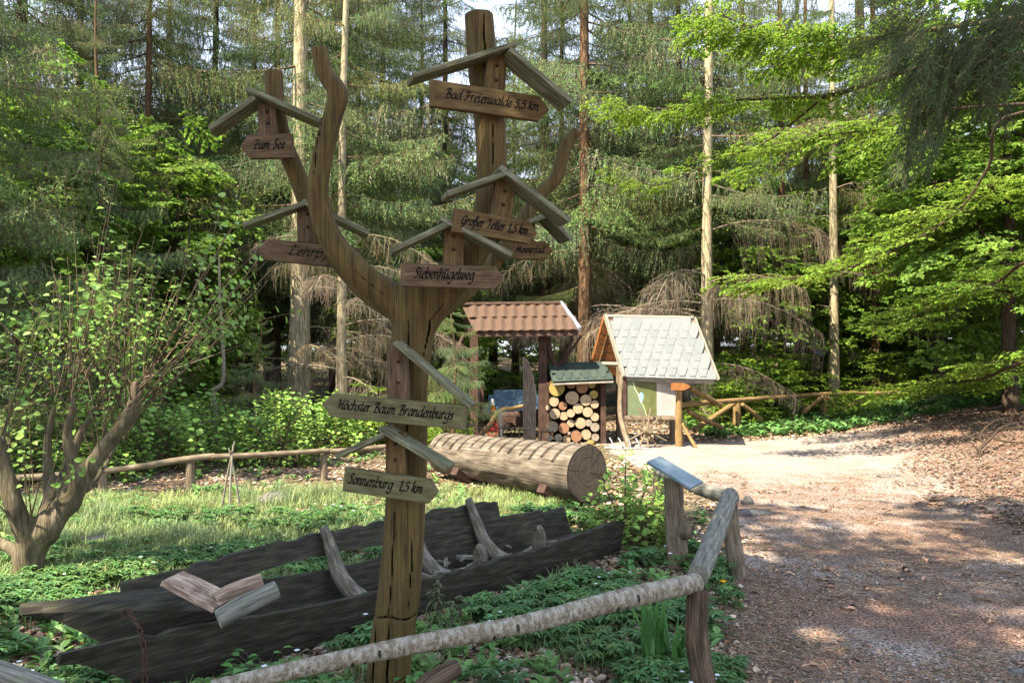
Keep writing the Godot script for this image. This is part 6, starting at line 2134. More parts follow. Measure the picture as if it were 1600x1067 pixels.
# ---------------------------------------------------------------- single plants
func plants() -> void:
	# iris-like clump in front
	for q in [[1022, 1052, 0.44, 20, "clump of long sword-shaped leaves below the birch rail"], [1058, 1056, 0.36, 14, "smaller clump of sword-shaped leaves beside the railing post"]]:
		var o := G(q[0], q[1])
		var t := thing("sword_leaf_plant", o, q[4], "plant", "sword-leaved plants by the railing")
		for i in q[3]:
			var mb := MB.new()
			var a := rr(0, TAU)
			var d := Vector3(cos(a), 0, sin(a))
			var h: float = q[2] * rr(0.6, 1.1)
			var b := o + Vector3(rr(-0.05, 0.05), 0, rr(-0.04, 0.04))
			var bend := rr(0.1, 0.6)
			var s := Vector3(cos(a + 1.6), 0, sin(a + 1.6)) * 0.014
			mb.tint = vary(Color(0.075, 0.18, 0.045), 0.25)
			var prev := []
			for k in 7:
				var u := k / 6.0
				var p := b + Vector3(0, h * u * (1.0 - 0.25 * bend * u), 0) + d * h * bend * 0.6 * u * u
				var w: Vector3 = s * (0.7 + 0.5 * sin(u * PI)) * (1.0 - pow(u, 3.0))
				if prev:
					mb.tri(prev[0], p - w, p + w); mb.tri(prev[0], p + w, prev[1])
				prev = [p - w, p + w]
			put("blade", mb, M.herb, t)
	# dandelion
	var g := G(1131, 912 + 16)
	var t := thing("dandelion", g, "single yellow dandelion flower in the grass by the path", "flower")
	var mb := MB.new()
	mb.tint = Color(0.15, 0.2, 0.06)
	var top := g + Vector3(0, 0.075, 0)
	strip(mb, [g, top], 0.003, 0.003)
	put("stalk", mb, M.herb, t)
	mb = MB.new()
	for k in 40:
		var a := rr(0, TAU)
		mb.tint = vary(Color(0.95, 0.95, 0.95), 0.15)
		leaf(mb, top, Vector3(cos(a), rr(0.2, 1.0), sin(a)), Vector3.UP, rr(0.024, 0.034), 0.008, 0.1, true)
	put("flower_head", mb, M.yellow_petal, t)
	# drooping dark plant in front of the boat
	g = G(690, 995)
	t = thing("drooping_plant", g, "dark upright plant with drooping leaf whorls against the boat", "plant")
	for i in 5:
		mb = MB.new()
		var o := g + Vector3(rr(-0.1, 0.12), 0, rr(-0.04, 0.04))
		var h := rr(0.16, 0.36)
		mb.tint = Color(0.10, 0.09, 0.05)
		strip(mb, [o, o + Vector3(rr(-0.02, 0.02), h, 0)], 0.004, 0.003)
		for k in 26:
			var a := rr(0, TAU)
			mb.tint = vary(Color(0.10, 0.12, 0.055), 0.3)
			leaf(mb, o + Vector3(0, h * rr(0.35, 1.02), 0), Vector3(cos(a), rr(-1.1, 0.1), sin(a)), Vector3.UP, rr(0.03, 0.06), 0.016, 0.15)
		put("stem", mb, M.herb, t)
	# leafy sprigs in the foreground
	for q in [[412, 1075, 0.17, 34, "broad bright leafy sprig at the bottom left of the birch rail"], [640, 1080, 0.10, 12, "little green seedling under the birch rail by the post"], [1040, 1075, 0.07, 10, "blue-green three-leaved plant at the bottom edge"]]:
		var o := G(q[0], q[1])
		t = thing("leafy_sprig", o, q[4], "plant", "leafy sprigs in the foreground")
		mb = MB.new()
		for i in q[3]:
			var a := rr(0, TAU)
			var r: float = q[2] * rr(0.1, 1.0)
			var p := o + Vector3(cos(a) * r, rr(0.05, q[2] * 1.0), sin(a) * r * 0.7)
			mb.tint = Color(0.11, 0.10, 0.05)
			strip(mb, [o, o.lerp(p, 0.5) + Vector3(0, 0.03, 0), p], 0.002, 0.001)
			mb.tint = vary(Color(0.085, 0.20, 0.05), 0.25)
			leaf(mb, p, Vector3(cos(a), rr(-0.2, 0.3), sin(a)), Vector3(rr(-0.3, 0.3), 1, rr(-0.3, 0.5)), rr(0.045, 0.07), rr(0.028, 0.04), 0.15)
		put("leaves", mb, M.herb, t)
	# short cut log in the foreground
	var a := S(655, 1082, 3.1); var b := S(712, 1044, 3.25)
	t = thing("cut_branch", Vector3(a.x, 0, a.z), "short sawn branch poking out of the plants under the birch rail", "log")
	pole("bark", [Vector3(a.x - 0.1, 0.02, a.z + 0.08), a, b], [0.045, 0.043, 0.04], M.post_dark, t, 12, 0.1)
	# fallen branch on the bank
	var fb := S(1530, 715, 10.4)
	t = thing("fallen_branch", fb, "bare forked fallen branch lying on the bank at right", "branch")
	for q in [[[1535, 724, 10.2], [1530, 704, 10.4], [1548, 686, 10.6], [1566, 668, 10.9], [1590, 660, 11.1], 0.03], [[1538, 694, 10.5], [1532, 682, 10.6], [1541, 668, 10.7], [1556, 657, 10.7], [1578, 652, 10.7], 0.014], [[1550, 684, 10.6], [1575, 690, 10.5], [1605, 692, 10.4], [1635, 700, 10.3], [1660, 712, 10.2], 0.016], [[1562, 672, 10.8], [1585, 668, 10.6], [1610, 666, 10.5], [1630, 660, 10.5], [1655, 652, 10.5], 0.012], [[1531, 706, 10.3], [1521, 694, 10.3], [1512, 686, 10.3], [1504, 676, 10.3], [1497, 664, 10.3], 0.008]]:
		var pts := []
		for i in 5: pts.append(S(q[i][0], q[i][1], q[i][2]))
		var r: float = q[5]
		pole("bough", pts, [r, r * 0.9, r * 0.75, r * 0.5, r * 0.25], M.bark_dark, t, 7, 0.15)

func hazel() -> void:
	var D := 5.4
	var k := 0.74 * D / FOCAL
	var g := G(45, 908)
	var t := thing("hazel_tree", g, "gnarled many-stemmed hazel with fresh green leaves at the left edge", "tree")
	var bones := []
	chain_bones(bones, [S(42, 925, D), S(44, 885, D), S(50, 850, D), S(78, 815, D)], [30 * k, 28 * k, 30 * k, 26 * k], false)
	chain_bones(bones, [S(70, 830, D), S(100, 792, D), S(122, 758, D), S(150, 715, D), S(185, 672, D), S(206, 640, D), S(212, 600, D)], [26 * k, 24 * k, 19 * k, 15 * k, 15 * k, 14 * k, 9 * k], false)
	chain_bones(bones, [S(112, 790, D), S(118, 750, D - 0.05), S(106, 705, D - 0.08), S(104, 670, D - 0.08), S(114, 640, D - 0.08), S(112, 615, D - 0.08)], [15 * k, 11 * k, 10 * k, 9 * k, 9 * k, 6 * k], false)
	chain_bones(bones, [S(50, 850, D), S(30, 812, D - 0.1), S(18, 780, D - 0.15), S(6, 735, D - 0.15), S(2, 690, D - 0.15)], [24 * k, 19 * k, 15 * k, 13 * k, 8 * k], false)
	chain_bones(bones, [S(60, 835, D + 0.05), S(75, 790, D + 0.2), S(76, 735, D + 0.3), S(74, 690, D + 0.3), S(82, 640, D + 0.3)], [20 * k, 14 * k, 11 * k, 10 * k, 7 * k], false)
	chain_bones(bones, [S(118, 775, D + 0.05), S(148, 752, D + 0.2), S(170, 715, D + 0.3), S(188, 680, D + 0.35)], [12 * k, 9 * k, 8 * k, 6 * k], false)
	chain_bones(bones, [S(90, 770, D + 0.25), S(108, 720, D + 0.45), S(125, 680, D + 0.5), S(148, 640, D + 0.5)], [12 * k, 11 * k, 10 * k, 8 * k], false)
	chain_bones(bones, [S(40, 870, D), S(12, 855, D + 0.05), S(-10, 840, D + 0.1)], [20 * k, 12 * k, 9 * k], false)
	var mb := MB.new()
	bones_mesh(bones, 0.0135, 0.05, mb, 0.02)
	put("trunk", mb, M.bark_hazel, t)
	# thin rods: [from, to] and leafy shoots on them
	var xs := [[], [], [], []]
	var cs := [[], [], [], []]
	var rods := MB.new()
	var ends := [[212, 600, 0.0], [112, 615, -0.08], [2, 690, -0.15], [82, 640, 0.3], [188, 680, 0.35], [148, 640, 0.5], [45, 840, 0.0], [150, 715, 0.0], [206, 630, 0.0], [195, 655, 0.1]]
	for i in 62:
		var e: Array = ends[i % ends.size()]
		var o := S(e[0] + rr(-8, 8), e[1] + rr(-4, 10), D + e[2] + rr(-0.1, 0.1))
		var hgt := rr(0.45, 1.5)
		if e[1] > 800: hgt = rr(0.6, 1.0)
		var sp := 0.6 if e[0] < 180 else 1.15
		var tip := o + Vector3(rr(-0.5, sp) * hgt, hgt, rr(-0.5, 0.5) * hgt)
		var mid := o.lerp(tip, 0.5) + Vector3(rr(-0.05, 0.05), -0.04, rr(-0.05, 0.05))
		rods.tube(smooth_path([o, mid, tip], 3), smooth_num([rr(0.005, 0.008), 0.004, 0.002], 3), 5, 0.0, false)
		var up := (tip - o).normalized()
		var q := Basis(Quaternion(Vector3.UP, up)) * Basis(Vector3.UP, rr(0, TAU))
		var n := 1 if e[1] > 800 else 2
		for j in n:
			var vi := rng.randi_range(0, 3)
			var s := rr(0.5, 0.95)
			var bb := q * Basis(Vector3(rr(-1, 1), 0, rr(-1, 1)).normalized(), rr(0.0, 0.7))
			xs[vi].append(Transform3D(bb.scaled(Vector3(s, s, s)), o.lerp(tip, rr(0.1, 0.5)) - g))
			cs[vi].append(vary(Color(1, 1, 1), 0.2))
	put("rods", rods, M.twig_bark, t)
	for i in 4: many("leaves", shoots[i], xs[i], cs[i], t)

# ---------------------------------------------------------------- the wood
func forest() -> void:
	var fr := "spruces in the front row"
	# label, px, depth, height, radius, low, dead_to, reach, bark, density
	var A := [
		["tall pale-barked spruce behind the signpost's left limbs", 466, 15.5, 24.0, 0.22, 1.2, 3.6, 3.3, M.bark_pale, 0.85],
		["thin spruce trunk between the pale spruce and the signpost", 533, 14.6, 17.0, 0.105, 1.3, 3.8, 2.4, M.bark_pale, 0.8],
		["slim brown spruce with green branches behind the hazel", 226, 17.0, 18.0, 0.11, 2.6, 2.6, 2.8, M.bark_brown, 1.0],
		["spruce rising behind the gateway and right of the upright limb", 912, 18.0, 24.0, 0.17, 1.8, 4.2, 3.0, M.bark_brown, 0.95],
		["sunlit straight spruce just right of the map kiosk roof", 1105, 17.0, 24.0, 0.14, 1.6, 4.6, 2.9, M.bark_pale, 0.8],
		["thin spruce second to the right of the map kiosk", 1222, 20.0, 22.0, 0.105, 1.6, 5.0, 2.6, M.bark_brown, 0.7],
		["very thin brown spruce between two stouter ones behind the fence", 1268, 22.0, 22.0, 0.10, 2.0, 5.5, 2.2, M.bark_brown, 0.6],
		["straight ochre spruce trunk above the middle of the rustic fence", 1303, 19.0, 22.0, 0.125, 2.0, 5.5, 2.2, M.bark_pale, 0.55],
		["reddish spruce trunk under the overhanging dark bough", 1369, 20.0, 22.0, 0.12, 2.0, 5.5, 2.2, M.bark_brown, 0.55],
		["dark spruce beside the last post of the rustic fence", 1470, 18.5, 15.0, 0.16, 2.2, 2.6, 2.2, M.bark_dark, 0.7],
		["stocky dark trunk deep behind the ochre spruce", 1348, 24.0, 20.0, 0.30, 2.5, 5.0, 2.6, M.bark_dark, 0.9],
		["spruce standing behind the tiled gateway roof", 852, 21.5, 22.0, 0.16, 3.0, 4.0, 2.8, M.bark_dark, 0.95],
	]
	for q in A:
		var p := S(q[1], 600, q[2])
		spruce(q[0], p.x, p.z, q[3], q[4], q[5], q[6], q[7], q[8], fr, Vector2(rr(-0.25, 0.25), 0), false, q[9], true)
	# second row and darker fillers
	var B := [[330, 21.0, 20.0, 0.14, "behind the birch sapling"], [390, 25.0, 20.0, 0.15, "left of the pale spruce"], [595, 20.0, 18.0, 0.13, "right of the curved signpost limb"], [655, 25.0, 17.0, 0.14, "left of the upright signpost limb"], [30, 15.0, 20.0, 0.15, "at the left edge behind the bluish spruce"], [1015, 23.0, 22.0, 0.15, "behind the map kiosk's ridge"], [1165, 25.0, 22.0, 0.14, "right of the sunlit kiosk spruce"], [985, 28.0, 22.0, 0.16, "above the kiosk's left gable"], [1420, 27.0, 18.0, 0.13, "below the overhanging bough"], [700, 31.0, 13.0, 0.15, "above the gateway's left post"], [805, 30.0, 17.0, 0.15, "above the gateway's ridge"], [520, 28.0, 18.0, 0.15, "between the curved limb and the thin trunk"], [1250, 29.0, 22.0, 0.15, "between the thin fence spruces"], [430, 19.5, 20.0, 0.13, "just left of the pale spruce's trunk"], [560, 23.0, 20.0, 0.13, "right of the thin trunk by the signpost"], [260, 22.0, 20.0, 0.14, "over the young beech at left"], [880, 25.0, 22.0, 0.14, "left of the spruce by the gateway"], [1060, 21.0, 22.0, 0.13, "left of the sunlit kiosk spruce"], [120, 18.5, 20.0, 0.14, "above the hazel's crown"], [692, 21.0, 20.0, 0.12, "just left of the signpost's upright limb"]]
	for q in B:
		var p := S(q[0], 600, q[1])
		spruce("dark spruce standing deeper in the wood " + q[4], p.x, p.z, q[2], q[3], 2.6, 2.5, 3.0, M.bark_dark, "spruces deeper in the wood", Vector2.ZERO, false, 0.9)
	# dark blue-green fir at the upper left edge
	var p := S(-100, 600, 10.0)
	spruce("dark bluish spruce with long shaded boughs at the upper left edge", p.x, p.z, 11.0, 0.15, 1.0, 0.5, 2.9, M.bark_dark, "", Vector2.ZERO, false, 1.0)
	p = S(150, 600, 13.0)
	spruce("young green spruce behind the hazel leaves", p.x, p.z, 8.5, 0.09, 0.7, 0.5, 2.0, M.bark_brown, "", Vector2.ZERO, false, 1.0)
	p = S(400, 600, 13.0)
	spruce("small pale young spruce growing over the bushes", p.x, p.z, 2.4, 0.03, 0.25, 0.0, 0.8, M.bark_brown, "", Vector2.ZERO, false, 1.0)
	p = S(708, 600, 12.6)
	spruce("young spruce whose tips overlap the left end of the gateway roof", p.x, p.z, 3.4, 0.035, 0.9, 0.0, 0.95, M.bark_brown, "", Vector2.ZERO, false, 1.0)
	# crooked white sapling
	var g := S(338, 700, 13.0); g.y = ground_y(g.x, g.z)
	var t := thing("birch_sapling", g, "thin crooked white birch sapling behind the low fence", "tree")
	pole("trunk", [g - Vector3(0, 0.05, 0), S(336, 650, 13.0), S(333, 612, 13.0), S(348, 595, 13.0), S(347, 530, 13.0), S(343, 470, 13.0), S(342, 400, 13.0)], [0.06, 0.055, 0.05, 0.038, 0.034, 0.03, 0.015], M.birch, t, 8, 0.1)
	for q in [[333, 612, 318, 606], [343, 606, 372, 598], [347, 520, 372, 505], [345, 480, 325, 455], [347, 555, 370, 545]]:
		var a := S(q[0], q[1], 13.0); var b := S(q[2], q[3], 13.0)
		pole("limb", [a, a.lerp(b, 0.5), b], [0.015, 0.01, 0.004], M.twig_bark, t, 5, 0.0)
	var xs := []; var cs := []
	for i in 26:
		var q := S(343 + rr(-40, 60), rr(400, 640), 13.0 + rr(-0.4, 0.4)) - g
		xs.append(Transform3D(Basis(Vector3.UP, rr(0, TAU)).scaled(Vector3.ONE * rr(0.35, 0.6)), q)); cs.append(vary(Color(1, 1, 1), 0.2))
	many("crown", shoots[0], xs, cs, t)
	# broadleaf trees behind: fresh beech green, sunlit on the right
	var C := [["tall fresh-leaved beech filling the right edge behind the bank", 1585, 20.0, 8.0, 0.2, 4.6], ["bright beech behind the dark spruce at right", 1500, 27.0, 9.0, 0.22, 5.0], ["far beech whose crown glows behind the overhanging bough", 1440, 36.0, 10.0, 0.25, 6.0], ["beech beyond the right edge, its leaves reaching in", 1690, 26.0, 9.0, 0.25, 6.0], ["green beech behind the gateway", 770, 34.0, 7.0, 0.2, 5.0], ["green beech between the map kiosk and the gateway, far back", 960, 38.0, 8.0, 0.2, 5.5], ["beech far behind the pale spruce", 420, 34.0, 8.0, 0.2, 5.5], ["sunlit beech behind the hazel", 120, 15.5, 6.5, 0.12, 2.2], ["young beech glowing between the hazel and the birch sapling", 275, 14.5, 5.2, 0.07, 1.5], ["young beech behind the rustic fence, left of the ochre trunk", 1262, 20.5, 3.6, 0.07, 1.5], ["young beech behind the rustic fence, right of the ochre trunk", 1395, 21.5, 4.2, 0.08, 1.8], ["young beech beside the dark spruce at the path's end", 1440, 20.0, 5.5, 0.09, 1.6], ["young beech behind the signpost fork, left of the gateway", 650, 18.5, 5.0, 0.08, 1.9], ["young beech between the kiosk spruce and the next thin trunk", 1165, 18.8, 5.5, 0.08, 1.7], ["sunlit beech at the left edge above the hazel", 40, 12.5, 6.0, 0.1, 1.7], ["luminous beech in front at the right edge", 1580, 13.6, 7.2, 0.12, 2.2], ["light green beech left of the birch sapling", 290, 25.0, 8.0, 0.2, 3.6], ["tall sunlit beech at the right edge above the bank", 1640, 15.0, 8.5, 0.18, 3.6], ["beech at the far upper left behind the bluish spruce", 40, 26.0, 8.0, 0.2, 5.0], ["beech far behind the sunlit kiosk spruce", 1120, 40.0, 8.0, 0.2, 6.0], ["beech far behind the rustic fence", 1300, 42.0, 9.0, 0.2, 6.0], ["beech far behind the signpost's fork", 620, 40.0, 7.0, 0.2, 5.5]]
	for q in C:
		p = S(q[1], 600, q[2])
		var r: float = q[5]
		broadleaf(q[0], p.x, p.z, q[3] * 0.5, q[4], Vector3(0, q[3] * 0.62, 0), Vector3(r, q[3] * 0.62, r), 560 if r > 3.0 else 250, 1.25 if r > 3.0 else 0.9, M.bark_dark, Color(1, 1, 1), "broadleaf trees behind")
	# the wood far behind, one mass
	var fx := [[], [], []]; var fc := [[], [], []]
	for i in 5200:
		var z := -rr(46.0, 66.0)
		var x := rr(-1.0, 1.0) * -z * 0.95
		var y := pow(rr(0, 1), 1.2) * 15.0
		if noise.get_noise_3d(x * 14.0, y * 20.0, z * 14.0) < -0.1: continue
		var vi := i % 3
		fx[vi].append(Transform3D((Basis(Vector3.UP, rr(0, TAU)) * Basis(Vector3(1, 0, 0), rr(-0.6, 0.6))).scaled(Vector3.ONE * rr(1.6, 2.8)), Vector3(x, ground_y(x, z) + y, z)))
		fc[vi].append(vary(Color(0.8, 0.85, 0.8), 0.3))
	for i in 3:
		var o := many("distant_wood", far_sprays[i], fx[i], fc[i], null)
		tag(o, "distant green wood closing the view behind the trees", "wood", "distant wood")
	# beech boughs reaching in from the right
	g = on_ground(9.6, -9.0)
	t = thing("leaning_beech", g, "beech outside the right edge whose light green boughs reach across", "tree")
	pole("trunk", [g - Vector3(0, 0.1, 0), g + Vector3(-0.1, 3.0, 0.1), g + Vector3(0.0, 6.5, -0.2), g + Vector3(0.3, 10.5, 0)], [0.26, 0.22, 0.17, 0.08], M.bark_dark, t, 12, 0.06)
	var lt := Color(1.15, 1.1, 0.95)
	leafy_limb(t, [g + Vector3(-0.1, 3.6, 0.1), S(1600, 175, 9.3), S(1545, 262, 9.8), S(1495, 332, 10.2), S(1400, 390, 10.4), S(1300, 425, 10.6), S(1180, 440, 10.8)], 0.024, 0.008, M.bark_dark, 60, 0.75, 0.35, 0.45, lt)
	leafy_limb(t, [g + Vector3(0, 5.0, 0), S(1560, 90, 10.5), S(1420, 110, 11.0), S(1290, 150, 12.5), S(1160, 155, 13.6), S(1060, 170, 14.2), S(965, 165, 14.6)], 0.06, 0.008, M.bark_dark, 70, 0.85, 0.35, 0.45, lt)
	leafy_limb(t, [g + Vector3(0, 5.6, 0), S(1500, 40, 11.5), S(1350, 60, 12.0), S(1230, 60, 12.2), S(1120, 20, 12.5)], 0.05, 0.01, M.bark_dark, 120, 0.9, 0.25, 0.7, lt)
	leafy_limb(t, [S(1290, 150, 12.5), S(1200, 220, 13.5), S(1120, 250, 14.0), S(1030, 290, 14.5), S(985, 270, 14.6)], 0.02, 0.006, M.bark_dark, 26, 0.62, 0.3, 0.3, lt)
	leafy_limb(t, [g + Vector3(0, 4.2, 0), S(1480, 170, 10.8), S(1380, 200, 11.0), S(1260, 220, 11.0), S(1200, 280, 11.2)], 0.03, 0.006, M.bark_dark, 45, 0.75, 0.4, 0.5, lt)
	leafy_limb(t, [g + Vector3(-0.1, 2.4, 0.1), S(1640, 400, 10.5), S(1560, 440, 11.5), S(1480, 470, 12.0), S(1420, 500, 12.5)], 0.04, 0.006, M.bark_dark, 60, 0.85, 0.2, 0.7, Color(0.95, 1.0, 0.9))
	leafy_limb(t, [g + Vector3(-0.1, 1.6, 0), S(1620, 560, 11.0), S(1540, 590, 12.5), S(1470, 600, 13.5), S(1420, 615, 14.2)], 0.04, 0.006, M.bark_dark, 80, 0.8, 0.15, 0.6, lt)
	leafy_limb(t, [g + Vector3(-0.1, 3.0, 0), S(1640, 280, 12.0), S(1560, 320, 13.5), S(1500, 380, 14.5), S(1450, 420, 15.0)], 0.04, 0.006, M.bark_dark, 80, 0.9, 0.15, 0.8, lt)
	# dark conifer bough hanging in from the upper right
	g = on_ground(6.4, -4.6)
	t = thing("overhanging_spruce", g, "spruce outside the right edge with a dark bough hanging into view", "tree")
	pole("trunk", [g - Vector3(0, 0.1, 0), g + Vector3(0, 4.0, 0), g + Vector3(0.1, 9.0, 0)], [0.2, 0.16, 0.08], M.bark_dark, t, 12, 0.08)
	pole("limb", [g + Vector3(0, 3.4, 0), S(1620, 52, 4.9), S(1560, 78, 5.0), S(1510, 102, 5.0), S(1470, 108, 5.05)], [0.06, 0.035, 0.03, 0.024, 0.012], M.bark_dark, t, 8, 0.1)
	pole("limb", [g + Vector3(0, 3.5, 0), S(1600, 40, 5.2), S(1540, 60, 5.3), S(1480, 90, 5.3)], [0.05, 0.028, 0.022, 0.01], M.bark_dark, t, 8, 0.1)
	pole("limb", [g + Vector3(0, 4.2, 0), S(1570, -40, 4.9), S(1480, -30, 4.9), S(1380, -20, 4.9), S(1250, -30, 5.0)], [0.06, 0.04, 0.03, 0.02, 0.01], M.bark_dark, t, 8, 0.1)
	xs = [[], [], []]; cs = [[], [], []]
	for i in 95:
		var u := rr(0, 1)
		var o := S(lerpf(1610, 1420, u) + rr(-15, 15), rr(-60, 60) + 40.0 * sin(u * PI), rr(4.6, 5.4))
		var s := rr(0.4, 0.85)
		var bb := Basis(Vector3.UP, rr(-0.9, 0.9) + PI) * Basis(Vector3(0, 0, 1), -rr(0.5, 1.4)) * Basis(Vector3(1, 0, 0), rr(-1.2, 1.2))
		xs[i % 3].append(Transform3D(bb.scaled(Vector3.ONE * s), o - g)); cs[i % 3].append(vary(Color(1, 1, 1), 0.2))
	for q in [[1470, 110, 0.9], [1450, 115, 0.85], [1500, 100, 0.7], [1265, -40, 0.45], [1278, -35, 0.4], [1440, 130, 0.75], [1540, 80, 0.5], [1590, 10, 0.5], [1580, 40, 0.4], [1490, 120, 0.75], [1460, 150, 0.7]]:
		var bb := Basis(Vector3.UP, rr(-0.5, 0.5) + PI) * Basis(Vector3(0, 0, 1), -rr(1.1, 1.5))
		xs[0].append(Transform3D(bb.scaled(Vector3.ONE * q[2]), S(q[0], q[1], 5.0) - g)); cs[0].append(Color(1, 1, 1))
	var up := [[], []]; var uc := [[], []]
	for i in 26:
		var y := rr(4.6, 6.4)
		var sc := (1.25 - (y - 4.6) * 0.2) * rr(0.7, 1.1)
		up[i % 2].append(Transform3D((Basis(Vector3.UP, rr(0, TAU)) * Basis(Vector3(0, 0, 1), rr(-0.2, 0.1))).scaled(Vector3.ONE * sc), Vector3(0, y, 0))); uc[i % 2].append(Color(1, 1, 1))
	for i in 2: many("crown", live[i * 2], up[i], uc[i], t)
	for i in 3: many("needle_branches", near_live[i], xs[i], cs[i], t)

func bushes() -> void:
	var bright := Color(1.1, 1.1, 0.9)
	var Q := [
		["sunlit leafy bush just right of the map kiosk", 1140, 670, 16.9, Vector3(1.0, 1.35, 0.6), 120, 0.6],
		["bright beech bush over the middle of the rustic fence", 1230, 672, 18.2, Vector3(1.3, 1.5, 0.7), 130, 0.65],
		["layered green bush at the far end of the rustic fence", 1380, 665, 19.4, Vector3(1.6, 1.3, 0.8), 130, 0.7],
		["low leafy bush before the fence's second post", 1345, 668, 16.6, Vector3(0.7, 0.5, 0.4), 40, 0.6],
		["tall leafy bush behind the fence near the kiosk", 1180, 655, 18.0, Vector3(1.2, 2.0, 0.8), 120, 0.7],
		["green bush left of the notice stand", 620, 690, 14.0, Vector3(1.0, 1.2, 0.7), 110, 0.6],
		["green bush below the thin spruce behind the fence", 560, 690, 13.5, Vector3(0.8, 1.0, 0.6), 90, 0.55],
		["bush behind the gateway", 800, 640, 21.0, Vector3(1.6, 1.6, 0.8), 120, 0.8],
		["bush right of the notched log's far end", 700, 670, 13.0, Vector3(0.5, 0.9, 0.5), 50, 0.5],
		["dense bush behind the bank on the far right", 1560, 640, 19.0, Vector3(1.8, 1.8, 1.0), 150, 0.85],
		["bush at the far end of the path", 1500, 650, 21.0, Vector3(1.2, 1.2, 0.8), 90, 0.8],
	]
	for q in Q:
		var p := S(q[1], q[2], q[3])
		bush("beech_bush", q[0], on_ground(p.x, p.z), q[4], q[5], q[6], bright, false, "beech bushes along the fences")
	var H := [["round-leaved bush behind the low left fence", 250, 740, 10.6, Vector3(1.1, 1.0, 0.6), 150, 0.55], ["bushy thicket at the rear fence", 330, 715, 11.6, Vector3(1.0, 0.95, 0.6), 140, 0.55], ["pale green bush right of the tripod", 430, 715, 11.0, Vector3(0.8, 1.05, 0.5), 140, 0.5], ["thicket behind the hazel's stems", 120, 730, 9.8, Vector3(1.0, 1.1, 0.6), 140, 0.55], ["bush in front of the pale spruce's foot", 500, 700, 12.2, Vector3(1.0, 0.85, 0.5), 130, 0.5], ["leafy bush at the left edge behind the hazel", 10, 740, 9.4, Vector3(0.9, 1.2, 0.6), 60, 0.6]]
	for q in H:
		var p := S(q[1], q[2], q[3])
		bush("hazel_bush", q[0], on_ground(p.x, p.z), q[4], q[5], q[6], Color(1, 1, 1), true, "bushes behind the left fences")
	# fresh bush at the boat's stern
	var p := S(985, 840, 6.5)
	bush("hornbeam_bush", "fresh green bush growing over the boat's stern and the log end", on_ground(p.x, p.z), Vector3(0.46, 0.66, 0.3), 64, 0.40, Color(1.05, 1.0, 1.0), true)
	p = S(1015, 850, 6.2)
	bush("hornbeam_bush", "lower fresh green bush between the boat and the plaque post", on_ground(p.x, p.z), Vector3(0.28, 0.34, 0.25), 40, 0.34, Color(1.05, 1.0, 1.0), true)

# trees outside the frame shading the foreground; some crowns added and placed for shade
func shade_trees() -> void:
	var Q := [["large beech left of the camera, outside the frame", -7.2, 2.6, Vector3(2.6, 10.0, -1.6), Vector3(4.6, 2.0, 3.8), 130], ["large beech behind the camera, outside the frame", -0.6, 5.0, Vector3(0.2, 10.6, -4.2), Vector3(3.8, 2.0, 3.2), 105], ["unseen beech far left of the camera with its crown set to shade the left spruce, outside the frame", -12.6, -5.0, Vector3(1.2, 10.0, -1.4), Vector3(3.0, 2.4, 3.0), 120], ["unseen slender beech added to shade the signpost, outside the frame", -5.6, 2.0, Vector3(1.5, 8.4, -2.0), Vector3(2.0, 1.4, 1.9), 150], ["unseen slender beech added to shade the overhanging bough, outside the frame", 3.2, 3.0, Vector3(-1.7, 9.4, -4.2), Vector3(1.9, 1.3, 1.8), 80]]
	for q in Q:
		broadleaf(q[0], q[1], q[2], 7.0, 0.24, q[3], q[4], q[5], 1.35, M.bark_dark, Color(1, 1, 1), "shade trees round the camera", true, 0.5)

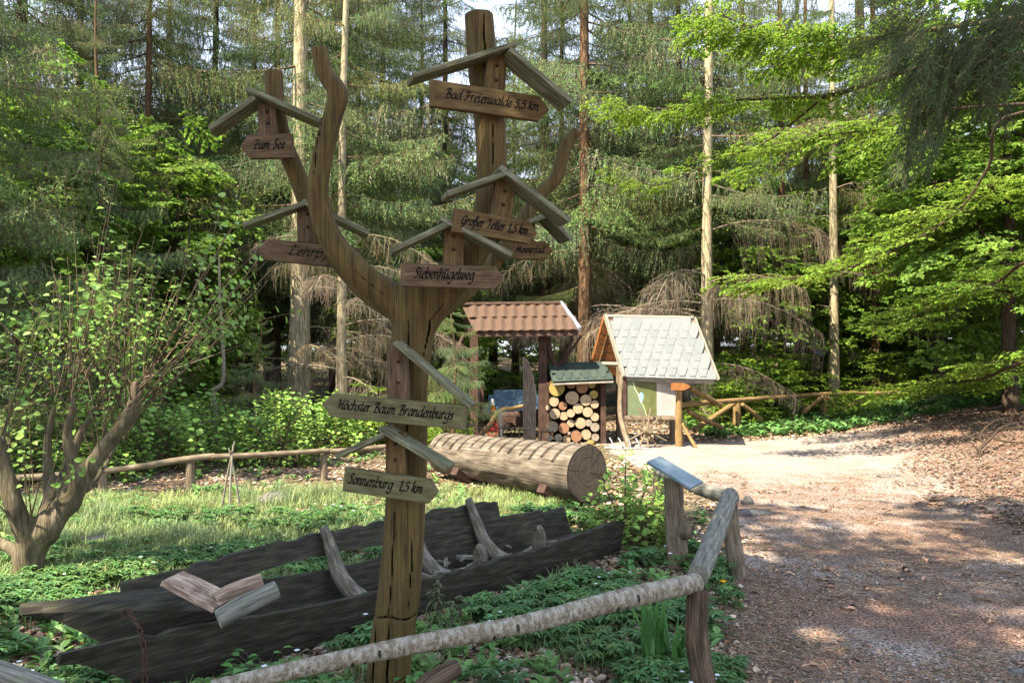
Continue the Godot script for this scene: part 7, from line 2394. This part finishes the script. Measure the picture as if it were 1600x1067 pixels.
# ---------------------------------------------------------------- scene
func _ready() -> void:
	rng.seed = 20240511
	noise.seed = 7
	noise.frequency = 0.01
	noise.fractal_octaves = 4
	# camera
	var cam := Camera3D.new()
	cam.name = "camera"
	cam.fov = rad_to_deg(2.0 * atan(533.5 / FOCAL))
	cam.near = 0.05
	cam.far = 500.0
	add_child(cam)
	cam.position = Vector3(0, EYE, 0)
	cam.rotation.x = pitch
	cam.current = true
	# sky and exposure
	var env := Environment.new()
	env.background_mode = Environment.BG_SKY
	var sk := ProceduralSkyMaterial.new()
	sk.sky_top_color = Color(0.68, 0.75, 0.88)
	sk.sky_horizon_color = Color(0.92, 0.94, 0.97)
	sk.sky_curve = 0.2
	sk.ground_horizon_color = Color(0.42, 0.44, 0.38)
	sk.ground_bottom_color = Color(0.20, 0.18, 0.14)
	sk.sun_angle_max = 1.0
	var sky := Sky.new()
	sky.sky_material = sk
	env.sky = sky
	env.tonemap_mode = Environment.TONE_MAPPER_LINEAR
	env.background_energy_multiplier = 0.88
	env.tonemap_exposure = 4.4
	env.sdfgi_enabled = true
	env.ssao_enabled = true
	env.ssil_enabled = true
	var we := WorldEnvironment.new()
	we.name = "environment"
	we.environment = env
	add_child(we)
	# sun
	var sun := DirectionalLight3D.new()
	sun.name = "sun"
	sun.light_energy = 1.6
	sun.light_color = Color(1.0, 0.95, 0.86)
	sun.light_angular_distance = 0.53
	sun.shadow_enabled = true
	add_child(sun)
	sun.look_at_from_position(sun_dir * 30.0, Vector3.ZERO)
	var t0 := Time.get_ticks_msec()
	make_materials()
	print("materials ", Time.get_ticks_msec() - t0)
	make_prototypes()
	print("prototypes ", Time.get_ticks_msec() - t0)
	ground()
	print("ground ", Time.get_ticks_msec() - t0)
	shade_trees()
	forest()
	print("forest ", Time.get_ticks_msec() - t0)
	bushes()
	gate()
	woodpile()
	kiosk()
	small_things()
	fences()
	print("shelters ", Time.get_ticks_msec() - t0)
	signpost()
	print("signpost ", Time.get_ticks_msec() - t0)
	boat()
	notched_log()
	railing()
	hazel()
	print("objects ", Time.get_ticks_msec() - t0)
	plants()
	cover()
	print("cover ", Time.get_ticks_msec() - t0)
